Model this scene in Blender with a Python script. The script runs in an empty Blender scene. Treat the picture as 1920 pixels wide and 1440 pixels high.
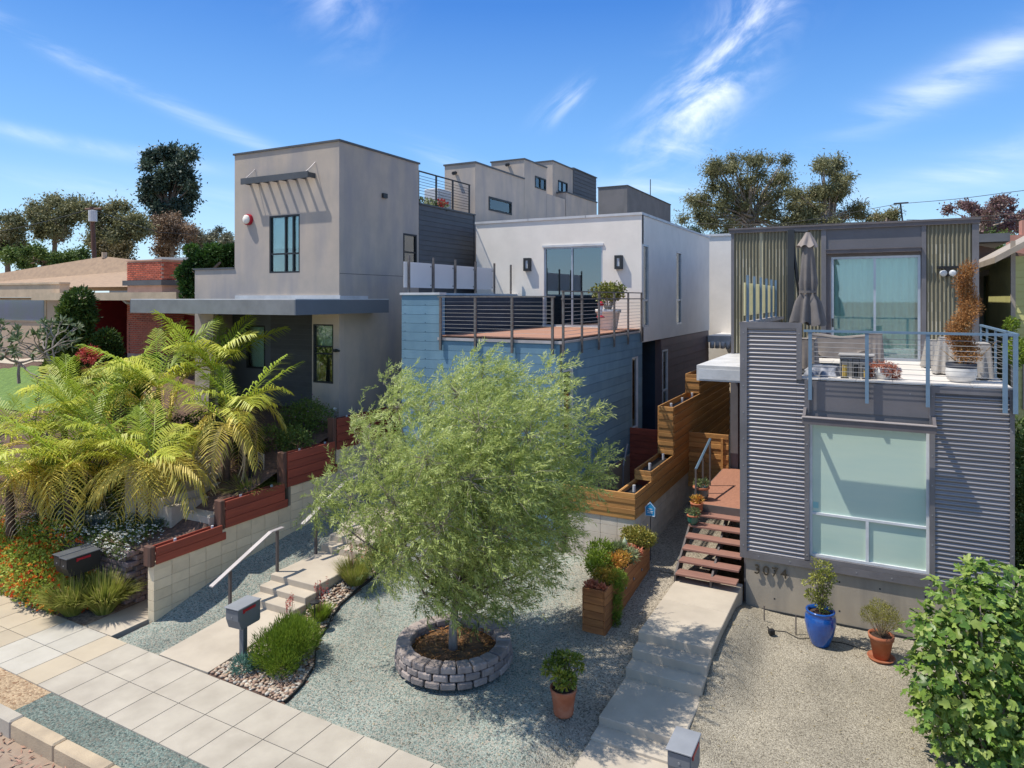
import bpy, math, random
import numpy as np
from mathutils import Vector, Matrix
random.seed(7)
R = math.radians
scene = bpy.context.scene
COL = scene.collection

# ------------------------------------------------------------------ camera
TH = 27.9
F_PX, HZ, CX, CZ = 1303.0, 560.0, 960.0, 6.5
cam_d = bpy.data.cameras.new('camera')
cam = bpy.data.objects.new('camera', cam_d)
COL.objects.link(cam)
cam.location = (0, 0, CZ)
cam.rotation_euler = (R(90), 0, R(TH))
cam_d.sensor_width = 36.0
cam_d.sensor_fit = 'HORIZONTAL'
cam_d.lens = F_PX / 1920 * 36.0
cam_d.shift_y = -(720 - HZ) / 1920
cam_d.clip_start = 0.1
cam_d.clip_end = 3000
scene.camera = cam
scene.render.resolution_x = 1024
scene.render.resolution_y = 768

# ------------------------------------------------------------------ sun, sky, exposure
SUN = Vector((0.47, 0.25, -1.0)).normalized()      # direction in which the light travels
EL = math.asin(-SUN.z)
AZ = math.atan2(-SUN.x, -SUN.y)                    # from +Y towards +X
sun_d = bpy.data.lights.new('sun', 'SUN')
sun_d.energy = 2.95
sun_d.angle = R(0.53)
sun_d.color = (1.0, 0.94, 0.83)
sun = bpy.data.objects.new('sun', sun_d)
COL.objects.link(sun)
sun.rotation_euler = SUN.to_track_quat('-Z', 'Y').to_euler()
sun.location = (-20, -10, 60)

world = bpy.data.worlds.new('World')
scene.world = world
world.use_nodes = True
wn, wl = world.node_tree.nodes, world.node_tree.links
wn.clear()
wout = wn.new('ShaderNodeOutputWorld')
bg = wn.new('ShaderNodeBackground')
bg.inputs['Strength'].default_value = 0.15
sky = wn.new('ShaderNodeTexSky')
sky.sky_type = 'NISHITA'
sky.sun_disc = False
sky.sun_elevation = EL
sky.sun_rotation = AZ
sky.altitude = 50
sky.air_density = 1.0
sky.dust_density = 0.25
sky.ozone_density = 2.6
hs = wn.new('ShaderNodeHueSaturation')
hs.inputs['Saturation'].default_value = 1.15
wl.new(sky.outputs[0], hs.inputs['Color'])
wtc = wn.new('ShaderNodeTexCoord')
sep = wn.new('ShaderNodeSeparateXYZ'); wl.new(wtc.outputs['Generated'], sep.inputs[0])
def wmath(op, a, b=None, c=None):
    n = wn.new('ShaderNodeMath'); n.operation = op
    for i, v in enumerate((a, b, c)):
        if v is None: continue
        if isinstance(v, (int, float)): n.inputs[i].default_value = v
        else: wl.new(v, n.inputs[i])
    return n.outputs[0]
def wmix(f, a, b):
    n = wn.new('ShaderNodeMix'); n.data_type = 'RGBA'; wl.new(f, n.inputs['Factor'])
    for k, v in ((6, a), (7, b)):
        if isinstance(v, tuple): n.inputs[k].default_value = (*v, 1)
        else: wl.new(v, n.inputs[k])
    return n.outputs[2]
elev = wmath('ARCSINE', sep.outputs[2]); azim = wmath('ARCTAN2', sep.outputs[0], sep.outputs[1])
# clear air: pale at the horizon all the way round, deep blue above; unseen zenith paled to lift the shade
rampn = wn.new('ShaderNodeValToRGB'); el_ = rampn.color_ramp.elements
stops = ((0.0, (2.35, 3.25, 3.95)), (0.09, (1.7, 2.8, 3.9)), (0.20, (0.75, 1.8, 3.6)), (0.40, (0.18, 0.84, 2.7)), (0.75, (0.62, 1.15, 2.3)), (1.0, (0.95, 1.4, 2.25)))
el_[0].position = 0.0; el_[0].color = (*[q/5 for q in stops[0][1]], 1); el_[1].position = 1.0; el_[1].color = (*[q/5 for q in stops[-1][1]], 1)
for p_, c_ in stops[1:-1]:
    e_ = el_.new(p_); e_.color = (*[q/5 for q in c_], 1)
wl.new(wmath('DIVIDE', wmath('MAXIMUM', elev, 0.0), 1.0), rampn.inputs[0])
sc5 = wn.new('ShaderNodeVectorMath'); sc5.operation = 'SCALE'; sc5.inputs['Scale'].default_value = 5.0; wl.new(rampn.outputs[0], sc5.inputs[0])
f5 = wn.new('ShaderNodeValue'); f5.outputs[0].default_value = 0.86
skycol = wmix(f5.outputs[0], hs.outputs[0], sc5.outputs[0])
# high cirrus: fibrous noise, gathered into drifts that lie at fixed places in the sky
cv = wn.new('ShaderNodeCombineXYZ'); wl.new(azim, cv.inputs[0]); wl.new(elev, cv.inputs[1])
def fibre_noise(rot, sx, sy, scale, seed, lo, hi):
    m1 = wn.new('ShaderNodeMapping'); m1.inputs['Rotation'].default_value = (0, 0, R(rot)); wl.new(cv.outputs[0], m1.inputs[0])
    m2 = wn.new('ShaderNodeMapping'); m2.inputs['Scale'].default_value = (sx, sy, 1); m2.inputs['Location'].default_value = (seed, seed*1.7, seed); wl.new(m1.outputs[0], m2.inputs[0])
    nn = wn.new('ShaderNodeTexNoise'); nn.inputs['Scale'].default_value = scale; nn.inputs['Detail'].default_value = 10; nn.inputs['Roughness'].default_value = 0.6; nn.inputs['Distortion'].default_value = 0.5
    wl.new(m2.outputs[0], nn.inputs['Vector'])
    r_ = wn.new('ShaderNodeMapRange'); r_.interpolation_type = 'SMOOTHSTEP'; r_.inputs[1].default_value = lo; r_.inputs[2].default_value = hi; wl.new(nn.outputs[0], r_.inputs[0])
    return r_.outputs[0]
fa = fibre_noise(-30, 4.0, 8.0, 2.0, 4.0, 0.38, 0.80)
fb_n = fibre_noise(12, 2.2, 11.0, 1.5, 9.0, 0.36, 0.80)
def drift(az, el, la, lb, rot, amp, nz):
    """az, el, half sizes in degrees; rot turns the long axis upwards"""
    dx = wmath('SUBTRACT', azim, R(az)); dy = wmath('SUBTRACT', elev, R(el)); c, sn = math.cos(R(rot)), math.sin(R(rot))
    a = wmath('DIVIDE', wmath('ADD', wmath('MULTIPLY', dx, c), wmath('MULTIPLY', dy, sn)), R(la))
    b = wmath('DIVIDE', wmath('SUBTRACT', wmath('MULTIPLY', dy, c), wmath('MULTIPLY', dx, sn)), R(lb))
    g = wmath('EXPONENT', wmath('MULTIPLY', wmath('ADD', wmath('MULTIPLY', a, a), wmath('MULTIPLY', b, b)), -1.0))
    return wmath('MULTIPLY', wmath('MULTIPLY', g, nz), amp)
total = None
for d_ in ((-10.0, 19.5, 8.5, 2.6, 50, 1.0, fa), (-13.5, 14.5, 5.0, 2.0, 40, 1.0, fa), (-14.0, 11.8, 3.2, .8, -5, 1.0, fb_n), (-23.5, 15.8, 2.2, .8, 35, 1.1, fa), (-42, 24, 3.0, 4.0, 20, .8, fa), (6, 15.5, 9.0, 1.3, 22, .75, fb_n), (10, 10.6, 5.0, .9, 12, .55, fb_n),
           (-60, 16.2, 16, .55, -20, .8, fb_n), (-59, 10.6, 8, .5, -6, .7, fb_n), (-17, 8.6, 5.5, 1.0, 4, 1.0, fb_n), (-33, 11.3, 3, .7, -20, .6, fb_n), (4, 8.3, 10, 1.0, 4, .45, fb_n), (-55, 7.5, 9, .8, -3, .45, fb_n),
           (-20, 48, 22, 5, 35, .8, fa), (40, 55, 30, 6, -20, .8, fb_n), (-90, 50, 25, 6, 15, .8, fa), (-150, 60, 30, 7, 30, .8, fb_n), (110, 42, 26, 5, 10, .8, fa), (0, 72, 60, 6, 25, .7, fa), (60, 22, 30, 4, 20, .9, fa), (130, 18, 30, 5, -15, .9, fb_n), (-120, 20, 28, 5, 18, .9, fa), (180, 30, 25, 6, 30, .9, fa)):  # out of view; the overhead drifts are added to brighten the shade
    v_ = drift(*d_); total = v_ if total is None else wmath('ADD', total, v_)
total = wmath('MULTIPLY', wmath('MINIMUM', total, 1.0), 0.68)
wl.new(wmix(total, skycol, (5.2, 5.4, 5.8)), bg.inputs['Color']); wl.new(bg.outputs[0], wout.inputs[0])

scene.view_settings.view_transform = 'Standard'
scene.view_settings.look = 'None'
scene.view_settings.gamma = 1
scene.view_settings.use_curve_mapping = False
scene.view_settings.exposure = 0.85

# ------------------------------------------------------------------ materials
MATS = {}
def mat(name, col, rough=0.8, col2=None, scale=2.0, rv=0.0, bump=0.0, bscale=60.0, metal=0.0, stretch=(1, 1, 1),
        spots=None, trans=0.0, attr=None, spec=0.4, detail=4.0, coat=0.0, fac=(0.35, 0.65), streak=None):
    """Principled material: two colours mixed by noise, optional per-object value variation, bump, leaf-to-leaf ramp."""
    if name in MATS: return MATS[name]
    m = bpy.data.materials.new(name); m.use_nodes = True
    nt = m.node_tree; N, L = nt.nodes, nt.links
    b = N['Principled BSDF']; out = N['Material Output']
    b.inputs['Roughness'].default_value = rough; b.inputs['Metallic'].default_value = metal
    b.inputs['Specular IOR Level'].default_value = spec
    if coat: b.inputs['Coat Weight'].default_value = coat; b.inputs['Coat Roughness'].default_value = 0.08
    tc = N.new('ShaderNodeTexCoord'); oi = N.new('ShaderNodeObjectInfo')
    add = N.new('ShaderNodeVectorMath'); add.operation = 'MULTIPLY_ADD'
    cb = N.new('ShaderNodeCombineXYZ')
    for i in range(3): L.new(oi.outputs['Random'], cb.inputs[i])
    add.inputs[1].default_value = (37, 53, 71)
    L.new(cb.outputs[0], add.inputs[0]); L.new(tc.outputs['Object'], add.inputs[2])
    mpn = N.new('ShaderNodeMapping'); mpn.inputs['Scale'].default_value = stretch
    L.new(add.outputs[0], mpn.inputs[0]); vec = mpn.outputs[0]
    c2 = col2 if col2 else tuple(c * 0.78 for c in col)
    if attr:
        at = N.new('ShaderNodeAttribute'); at.attribute_name = 'rnd'
        rp = N.new('ShaderNodeValToRGB'); el = rp.color_ramp.elements
        el[0].position = attr[0][0]; el[0].color = (*attr[0][1], 1)
        el[1].position = attr[-1][0]; el[1].color = (*attr[-1][1], 1)
        for p, c in attr[1:-1]:
            e = el.new(p); e.color = (*c, 1)
        L.new(at.outputs['Fac'], rp.inputs[0]); colout = rp.outputs[0]
    else:
        nz = N.new('ShaderNodeTexNoise'); nz.inputs['Scale'].default_value = scale; nz.inputs['Detail'].default_value = detail; nz.inputs['Roughness'].default_value = 0.6
        L.new(vec, nz.inputs['Vector'])
        mrr = N.new('ShaderNodeMapRange'); mrr.inputs[1].default_value = fac[0]; mrr.inputs[2].default_value = fac[1]
        L.new(nz.outputs[0], mrr.inputs[0])
        mx = N.new('ShaderNodeMix'); mx.data_type = 'RGBA'
        L.new(mrr.outputs[0], mx.inputs['Factor']); mx.inputs[6].default_value = (*col, 1); mx.inputs[7].default_value = (*c2, 1)
        colout = mx.outputs[2]
    if streak:      # (colour, amount, scale xyz): weathering runs
        n3 = N.new('ShaderNodeTexNoise'); n3.inputs['Scale'].default_value = 1.0; n3.inputs['Detail'].default_value = 5
        m3 = N.new('ShaderNodeMapping'); m3.inputs['Scale'].default_value = streak[2]
        L.new(tc.outputs['Object'], m3.inputs[0]); L.new(m3.outputs[0], n3.inputs['Vector'])
        r3 = N.new('ShaderNodeMapRange'); r3.inputs[1].default_value = 0.45; r3.inputs[2].default_value = 0.75; r3.inputs[4].default_value = streak[1]
        L.new(n3.outputs[0], r3.inputs[0])
        x3 = N.new('ShaderNodeMix'); x3.data_type = 'RGBA'
        L.new(r3.outputs[0], x3.inputs['Factor']); L.new(colout, x3.inputs[6]); x3.inputs[7].default_value = (*streak[0], 1)
        colout = x3.outputs[2]
    if rv:
        h = N.new('ShaderNodeHueSaturation')
        r = N.new('ShaderNodeMapRange'); r.inputs[3].default_value = 1 - rv; r.inputs[4].default_value = 1 + rv
        L.new(oi.outputs['Random'], r.inputs[0]); L.new(r.outputs[0], h.inputs['Value'])
        L.new(colout, h.inputs['Color']); colout = h.outputs[0]
    L.new(colout, b.inputs['Base Color'])
    if bump:
        nb = N.new('ShaderNodeTexNoise'); nb.inputs['Scale'].default_value = bscale; nb.inputs['Detail'].default_value = 5
        L.new(vec, nb.inputs['Vector'])
        bp = N.new('ShaderNodeBump'); bp.inputs['Strength'].default_value = min(1, bump); bp.inputs['Distance'].default_value = 0.01
        L.new(nb.outputs[0], bp.inputs['Height']); L.new(bp.outputs[0], b.inputs['Normal'])
    if trans:
        tr = N.new('ShaderNodeBsdfTranslucent'); L.new(colout, tr.inputs['Color'])
        ms = N.new('ShaderNodeMixShader'); ms.inputs[0].default_value = trans
        L.new(b.outputs[0], ms.inputs[1]); L.new(tr.outputs[0], ms.inputs[2]); L.new(ms.outputs[0], out.inputs[0])
    MATS[name] = m
    return m

def gravel(name, cols, size=55.0, cols2=None, split=None):
    """Loose stone: every voronoi cell is a pebble with a colour and height of its own."""
    m = bpy.data.materials.new(name); m.use_nodes = True
    nt = m.node_tree; N, L = nt.nodes, nt.links
    b = N['Principled BSDF']; b.inputs['Roughness'].default_value = 0.85; b.inputs['Specular IOR Level'].default_value = 0.25
    tc = N.new('ShaderNodeTexCoord')
    v = N.new('ShaderNodeTexVoronoi'); v.inputs['Scale'].default_value = size
    L.new(tc.outputs['Object'], v.inputs['Vector'])
    sp = N.new('ShaderNodeSeparateColor'); L.new(v.outputs['Color'], sp.inputs[0])
    def ramp(cs):
        rp = N.new('ShaderNodeValToRGB'); rp.color_ramp.interpolation = 'LINEAR'
        el = rp.color_ramp.elements
        n = len(cs)
        el[0].position = 0; el[0].color = (*cs[0], 1); el[1].position = 1; el[1].color = (*cs[-1], 1)
        for i in range(1, n - 1):
            e = el.new(i / (n - 1)); e.color = (*cs[i], 1)
        L.new(sp.outputs[0], rp.inputs[0]); return rp.outputs[0]
    c = ramp(cols)
    if cols2:
        cc = ramp(cols2)
        sx = N.new('ShaderNodeSeparateXYZ'); L.new(tc.outputs['Object'], sx.inputs[0])
        nz = N.new('ShaderNodeTexNoise'); nz.inputs['Scale'].default_value = 1.3; nz.inputs['Detail'].default_value = 4
        L.new(tc.outputs['Object'], nz.inputs['Vector'])
        # blend line x + 0.28*(y-8) ~ split
        a1 = N.new('ShaderNodeMath'); a1.operation = 'MULTIPLY_ADD'; L.new(sx.outputs[1], a1.inputs[0]); a1.inputs[1].default_value = split[1]; L.new(sx.outputs[0], a1.inputs[2])
        a2 = N.new('ShaderNodeMath'); a2.operation = 'MULTIPLY_ADD'; L.new(nz.outputs[0], a2.inputs[0]); a2.inputs[1].default_value = 2.2; L.new(a1.outputs[0], a2.inputs[2])
        r = N.new('ShaderNodeMapRange'); r.inputs[1].default_value = split[0]; r.inputs[2].default_value = split[0] + 1.6
        L.new(a2.outputs[0], r.inputs[0])
        mx = N.new('ShaderNodeMix'); mx.data_type = 'RGBA'; L.new(r.outputs[0], mx.inputs['Factor']); L.new(c, mx.inputs[6]); L.new(cc, mx.inputs[7]); c = mx.outputs[2]
    n0 = N.new('ShaderNodeTexNoise'); n0.inputs['Scale'].default_value = 0.9; n0.inputs['Detail'].default_value = 5
    L.new(tc.outputs['Object'], n0.inputs['Vector'])
    h = N.new('ShaderNodeHueSaturation'); rr = N.new('ShaderNodeMapRange'); rr.inputs[3].default_value = 0.8; rr.inputs[4].default_value = 1.2; rr.inputs[1].default_value = .3; rr.inputs[2].default_value = .7
    L.new(n0.outputs[0], rr.inputs[0]); L.new(rr.outputs[0], h.inputs['Value']); L.new(c, h.inputs['Color'])
    L.new(h.outputs[0], b.inputs['Base Color'])
    mu = N.new('ShaderNodeMath'); mu.operation = 'MULTIPLY_ADD'; L.new(v.outputs['Distance'], mu.inputs[0]); mu.inputs[1].default_value = -1.0; L.new(sp.outputs[1], mu.inputs[2])
    bp = N.new('ShaderNodeBump'); bp.inputs['Strength'].default_value = 0.9; bp.inputs['Distance'].default_value = 0.012
    L.new(mu.outputs[0], bp.inputs['Height']); L.new(bp.outputs[0], b.inputs['Normal'])
    MATS[name] = m
    return m

def glass(name, tint=(0.5, 0.62, 0.6), refl=0.35, rough=0.02):
    m = bpy.data.materials.new(name); m.use_nodes = True
    nt = m.node_tree; N, L = nt.nodes, nt.links
    out = N['Material Output']; N.remove(N['Principled BSDF'])
    t = N.new('ShaderNodeBsdfTransparent'); t.inputs[0].default_value = (*tint, 1)
    g = N.new('ShaderNodeBsdfGlossy'); g.inputs['Roughness'].default_value = rough; g.inputs['Color'].default_value = (0.92, 0.97, 1, 1)
    fr = N.new('ShaderNodeLayerWeight'); fr.inputs['Blend'].default_value = 0.25
    mr_ = N.new('ShaderNodeMapRange'); mr_.inputs[3].default_value = refl; mr_.inputs[4].default_value = 1.0
    L.new(fr.outputs['Fresnel'], mr_.inputs[0])
    ms = N.new('ShaderNodeMixShader'); L.new(mr_.outputs[0], ms.inputs[0]); L.new(t.outputs[0], ms.inputs[1]); L.new(g.outputs[0], ms.inputs[2]); L.new(ms.outputs[0], out.inputs[0])
    MATS[name] = m
    return m

# ------------------------------------------------------------------ mesh builder
class MB:
    def __init__(s): s.v = []; s.f = []
    def add(s, vs, fs):
        o = len(s.v); s.v += [tuple(p) for p in vs]; s.f += [tuple(o + i for i in q) for q in fs]; return s
    def box(s, x0, x1, y0, y1, z0, z1):
        x0, x1 = sorted((x0, x1)); y0, y1 = sorted((y0, y1)); z0, z1 = sorted((z0, z1))
        return s.add([(x0,y0,z0),(x1,y0,z0),(x1,y1,z0),(x0,y1,z0),(x0,y0,z1),(x1,y0,z1),(x1,y1,z1),(x0,y1,z1)],
                     [(0,3,2,1),(4,5,6,7),(0,1,5,4),(1,2,6,5),(2,3,7,6),(3,0,4,7)])
    def bbox(s, x0, x1, y0, y1, z0, z1, b=0.008):
        """box with chamfered edges (44 triangles)"""
        x0, x1 = sorted((x0, x1)); y0, y1 = sorted((y0, y1)); z0, z1 = sorted((z0, z1))
        b = min(b, (x1-x0)*.4, (y1-y0)*.4, (z1-z0)*.4)
        vs = []; idx = {}
        for i, (x, sx) in enumerate(((x0, 1), (x1, -1))):
            for j, (y, sy) in enumerate(((y0, 1), (y1, -1))):
                for k, (z, sz) in enumerate(((z0, 1), (z1, -1))):
                    for a in range(3):
                        p = [x + sx*b, y + sy*b, z + sz*b]; p[a] = (x, y, z)[a]
                        idx[(i, j, k, a)] = len(vs); vs.append(tuple(p))
        fs = []
        def q(*ks): fs.append(tuple(idx[k] for k in ks))
        for i in (0, 1):
            o = [(i,0,0,0),(i,1,0,0),(i,1,1,0),(i,0,1,0)]; q(*(o if i else o[::-1]))
            o = [(0,i,0,1),(1,i,0,1),(1,i,1,1),(0,i,1,1)]; q(*(o[::-1] if i else o))
            o = [(0,0,i,2),(1,0,i,2),(1,1,i,2),(0,1,i,2)]; q(*(o if i else o[::-1]))
        for i in (0, 1):
            for j in (0, 1):
                q((i,j,0,0),(i,j,1,0),(i,j,1,1),(i,j,0,1)); q((i,0,j,0),(i,1,j,0),(i,1,j,2),(i,0,j,2)); q((0,i,j,1),(1,i,j,1),(1,i,j,2),(0,i,j,2))
        for i in (0, 1):
            for j in (0, 1):
                for k in (0, 1): q((i,j,k,0),(i,j,k,1),(i,j,k,2))
        return s.add(vs, fs)
    def fb(s, face, c, s0, s1, n0, n1, t0, t1):
        """box on a facade: face 'F' looks to -Y at y=c, 'R' looks to +X at x=c; s along, n outwards, t up"""
        if face == 'F': return s.box(s0, s1, c - n1, c - n0, t0, t1)
        return s.box(c + n0, c + n1, s0, s1, t0, t1)
    def tube(s, pts, r, n=6, cap=True):
        pts = [Vector(p) for p in pts]
        rs = r if isinstance(r, (list, tuple)) else [r] * len(pts)
        rings = []; o = len(s.v)
        prev = None
        for i, p in enumerate(pts):
            d = (pts[min(i+1, len(pts)-1)] - pts[max(i-1, 0)]).normalized()
            a = d.orthogonal().normalized() if prev is None else (prev - d * prev.dot(d)).normalized()
            prev = a; bb = d.cross(a)
            for k in range(n):
                t = 2*math.pi*(k + .5)/n
                s.v.append(tuple(p + (a*math.cos(t) + bb*math.sin(t)) * rs[i]))
        for i in range(len(pts)-1):
            for k in range(n):
                s.f.append((o+i*n+k, o+i*n+(k+1) % n, o+(i+1)*n+(k+1) % n, o+(i+1)*n+k))
        if cap:
            s.f.append(tuple(o+k for k in range(n))[::-1]); e = o+(len(pts)-1)*n
            s.f.append(tuple(e+k for k in range(n)))
        return s
    def lathe(s, prof, c=(0, 0, 0), n=20, mod=None):
        o = len(s.v); m = len(prof)
        for k in range(n):
            t = 2*math.pi*k/n
            for i, (r, z) in enumerate(prof):
                rr = r * (mod(t, z) if mod else 1)
                s.v.append((c[0]+rr*math.cos(t), c[1]+rr*math.sin(t), c[2]+z))
        for k in range(n):
            for i in range(m-1):
                a = o+k*m+i; b = o+((k+1) % n)*m+i
                s.f.append((a, b, b+1, a+1))
        return s
    def prism(s, poly, y0, y1, axis='Y'):
        """polygon in (x,z) extruded along Y, or in (y,z) along X, or (x,y) along Z"""
        n = len(poly)
        f = {'Y': lambda p, q: (p[0], q, p[1]), 'X': lambda p, q: (q, p[0], p[1]), 'Z': lambda p, q: (p[0], p[1], q)}[axis]
        vs = [f(p, y0) for p in poly] + [f(p, y1) for p in poly]
        fs = [tuple(range(n)), tuple(range(2*n-1, n-1, -1))] + [(i, i+n, (i+1) % n+n, (i+1) % n) for i in range(n)]
        return s.add(vs, fs)

def recalc(me):
    import bmesh
    bm = bmesh.new(); bm.from_mesh(me); bmesh.ops.recalc_face_normals(bm, faces=bm.faces); bm.to_mesh(me); bm.free()

def mesh_of(name, mb, material, smooth=False, fix=True):
    me = bpy.data.meshes.new(name)
    me.from_pydata(mb.v, [], mb.f)
    if fix: recalc(me)
    if material: me.materials.append(material)
    if smooth:
        me.polygons.foreach_set('use_smooth', [True]*len(me.polygons))
    me.update()
    return me

def link(name, me, parent=None, kind=None, loc=None, rot=None, label=None):
    o = bpy.data.objects.new(name, me); COL.objects.link(o)
    if parent: o.parent = parent
    if kind: o['kind'] = kind
    if label: o['label'] = label
    if loc is not None: o.location = loc
    if rot is not None: o.rotation_euler = rot
    return o

def tag(o, label, cat, group=None):
    o['label'] = label; o['category'] = cat
    if group: o['group'] = group
    return o

def struct(name, mb, material, parent=None, smooth=False):
    return link(name, mesh_of(name, mb, material, smooth), parent, None if parent else 'structure')

class Thing:
    """top-level Empty at the base; part() takes meshes in world coordinates unless local=True"""
    def __init__(s, name, label, cat, loc=(0, 0, 0), rotz=0, group=None, local=False):
        s.o = bpy.data.objects.new(name, None); COL.objects.link(s.o)
        s.o.location = loc; s.o.rotation_euler = (0, 0, rotz); s.o.empty_display_size = 0.2
        tag(s.o, label, cat, group); s.loc = Vector(loc); s.local = local
    def part(s, name, mb, material, parent=None, smooth=False, kind=None, label=None, fix=True):
        if not s.local:
            lx, ly, lz = s.loc
            mb.v = [(x-lx, y-ly, z-lz) for x, y, z in mb.v]
        me = mesh_of(name, mb, material, smooth, fix)
        return link(name, me, parent or s.o, kind, label=label)
    def piece(s, name, me, loc, rot=None, parent=None):
        return link(name, me, parent or s.o, None, Vector(loc) - (Vector((0, 0, 0)) if s.local else s.loc), rot)

def copy_tree(o, parent=None):
    c = o.copy(); COL.objects.link(c); c.parent = parent
    for ch in o.children: copy_tree(ch, c)
    return c

def at(u, v, d):
    """point seen at photo pixel (u, v) at depth d metres, used for irregular plant shapes"""
    t = R(TH); a = (u-CX)/F_PX; b = (HZ-v)/F_PX
    return np.array([d*(-math.sin(t) + a*math.cos(t)), d*(math.cos(t) + a*math.sin(t)), CZ + d*b])

# ------------------------------------------------------------------ foliage builders (numpy)
rng = np.random.default_rng(11)
def unit(a): return a / np.maximum(np.linalg.norm(a, axis=-1, keepdims=True), 1e-9)
def leaf_quads(P, D, N, L, W):
    D = unit(D); P = np.broadcast_to(P, D.shape); S = unit(np.cross(D, N)); L = np.asarray(L).reshape(-1, 1); W = np.asarray(W).reshape(-1, 1)
    mid = P + D*L*0.42
    return np.stack([P, mid + S*W*.5, P + D*L, mid - S*W*.5], axis=1)
def quads_mesh(name, Q, rnd, material):
    n = len(Q); me = bpy.data.meshes.new(name)
    me.vertices.add(n*4); me.vertices.foreach_set('co', Q.reshape(-1).astype(np.float32))
    me.loops.add(n*4); me.loops.foreach_set('vertex_index', np.arange(n*4, dtype=np.int32))
    me.polygons.add(n); me.polygons.foreach_set('loop_start', np.arange(0, n*4, 4, dtype=np.int32)); me.polygons.foreach_set('loop_total', np.full(n, 4, dtype=np.int32))
    a = me.attributes.new('rnd', 'FLOAT', 'FACE'); a.data.foreach_set('value', np.asarray(rnd, dtype=np.float32))
    if material: me.materials.append(material)
    me.update(); me.validate()
    return me
def blob_leaves(blobs, n, L, W, up=0.3, inner=0.55, droop=0.0, jit=0.6, wind=(0, 0, 0), fuzz=0.12):
    """leaves through ellipsoid clumps: blobs = [(centre, (rx,ry,rz))]; returns quads and per-leaf value"""
    C = np.array([b[0] for b in blobs]); RR = np.array([b[1] for b in blobs], dtype=float)
    w = RR.prod(axis=1)**(2/3.); idx = rng.choice(len(blobs), n, p=w/w.sum())
    d = unit(rng.normal(size=(n, 3))); rad = inner + (1-inner)*rng.random((n, 1))**0.6
    rad *= 1 + fuzz*rng.normal(size=(n, 1))
    P = C[idx] + d*rad*RR[idx]
    D = unit(d + rng.normal(size=(n, 3))*jit + np.array([0, 0, up-droop]) + np.array(wind))
    Nn = unit(d*0.7 + rng.normal(size=(n, 3))*0.6 + np.array([0, 0, .5]))
    LL = L*(0.7+0.6*rng.random(n)); WW = W*(0.7+0.6*rng.random(n))
    cl = rng.random(len(blobs))*0.5
    return leaf_quads(P, D, Nn, LL, WW), np.clip(cl[idx] + 0.5*rng.random(n), 0, 1)
def join(*qs): return np.concatenate([q[0] for q in qs]), np.concatenate([q[1] for q in qs])

def leaf_part(t, name, q, material, kind=None):
    Q = q[0] - (0 if t.local else np.array(t.loc))
    return link(name, quads_mesh(name, Q, q[1], material), t.o, kind)

# ------------------------------------------------------------------ material library
stucco_grey = mat('stucco_grey', (0.51, 0.425, 0.355), 0.95, (0.41, 0.355, 0.305), 1.1, bump=0.35, bscale=90, detail=8, fac=(.3, .7), streak=((0.30, 0.285, 0.295), 0.8, (1.6, 1.6, 0.4)))
stucco_white = mat('stucco_white', (0.86, 0.80, 0.725), 0.92, (0.79, 0.735, 0.665), 1.5, bump=0.4, bscale=45, detail=8)
coping_grey = mat('coping_grey', (0.10, 0.105, 0.115), 0.55, metal=0.2)
coping_white = mat('coping_white', (0.62, 0.63, 0.65), 0.5)
siding_blue = mat('siding_blue', (0.15, 0.27, 0.36), 0.72, (0.12, 0.225, 0.31), 1.6, rv=0.1, bump=0.12, bscale=30, detail=7, streak=((0.22, 0.34, 0.42), .4, (2.5, 2.5, .5)))
fastener = mat('fastener', (0.03, 0.07, 0.11), 0.6)
siding_dark = mat('siding_dark', (0.10, 0.107, 0.118), 0.7, (0.085, 0.09, 0.10), 2, rv=0.08)
siding_maroon = mat('siding_maroon', (0.17, 0.12, 0.12), 0.6, (0.14, 0.11, 0.115), 2, rv=0.08)
fascia = mat('fascia', (0.13, 0.145, 0.17), 0.6, (0.115, 0.13, 0.15), 1.5)
fascia_lit = mat('fascia_lit', (0.22, 0.225, 0.235), 0.6)  # canopy front: fascia colour lightened for the side that catches more light
flash_white = mat('flash_white', (0.66, 0.65, 0.64), 0.5)
navy = mat('navy', (0.02, 0.045, 0.075), 0.7)
metal_dark = mat('metal_dark', (0.05, 0.055, 0.06), 0.5, metal=0.4)
metal_rail = mat('metal_rail', (0.20, 0.19, 0.185), 0.5, (0.16, 0.13, 0.115), 12, metal=0.5)
rail_pale = mat('rail_pale', (0.50, 0.46, 0.46), 0.45, metal=0.3)
rail_brown = mat('rail_brown', (0.12, 0.10, 0.095), 0.6)
rail_blue = mat('rail_blue', (0.15, 0.235, 0.32), 0.5, (0.13, 0.20, 0.28), 5)
cable = mat('cable', (0.30, 0.30, 0.31), 0.6)
alu = mat('alu', (0.52, 0.56, 0.62), 0.4, metal=0.5)
alu_white = mat('alu_white', (0.66, 0.68, 0.70), 0.45)
frame_black = mat('frame_black', (0.025, 0.03, 0.035), 0.5)
g_teal = glass('g_teal', (0.16, 0.34, 0.42), 0.20)
g_green = glass('g_green', (0.82, 0.93, 0.90), 0.12)
g_dark = glass('g_dark', (0.25, 0.3, 0.32), 0.22)
g_pale = glass('g_pale', (0.90, 0.97, 0.94), 0.10)
frosted_mint = mat('frosted_mint', (0.50, 0.62, 0.52), 0.12, (0.44, 0.58, 0.51), .8, spec=.55, stretch=(.5, .5, 3))
curtain = mat('curtain', (0.80, 0.88, 0.83), 0.9, (0.72, 0.80, 0.77), 1.2, stretch=(4, 4, .15))
shade_green = mat('shade_green', (0.74, 0.88, 0.80), 0.6, (0.68, 0.84, 0.78), 1.0)
blind_white = mat('blind_white', (0.62, 0.62, 0.60), 0.8)
interior = mat('interior', (0.10, 0.09, 0.085), 0.9)
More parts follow.
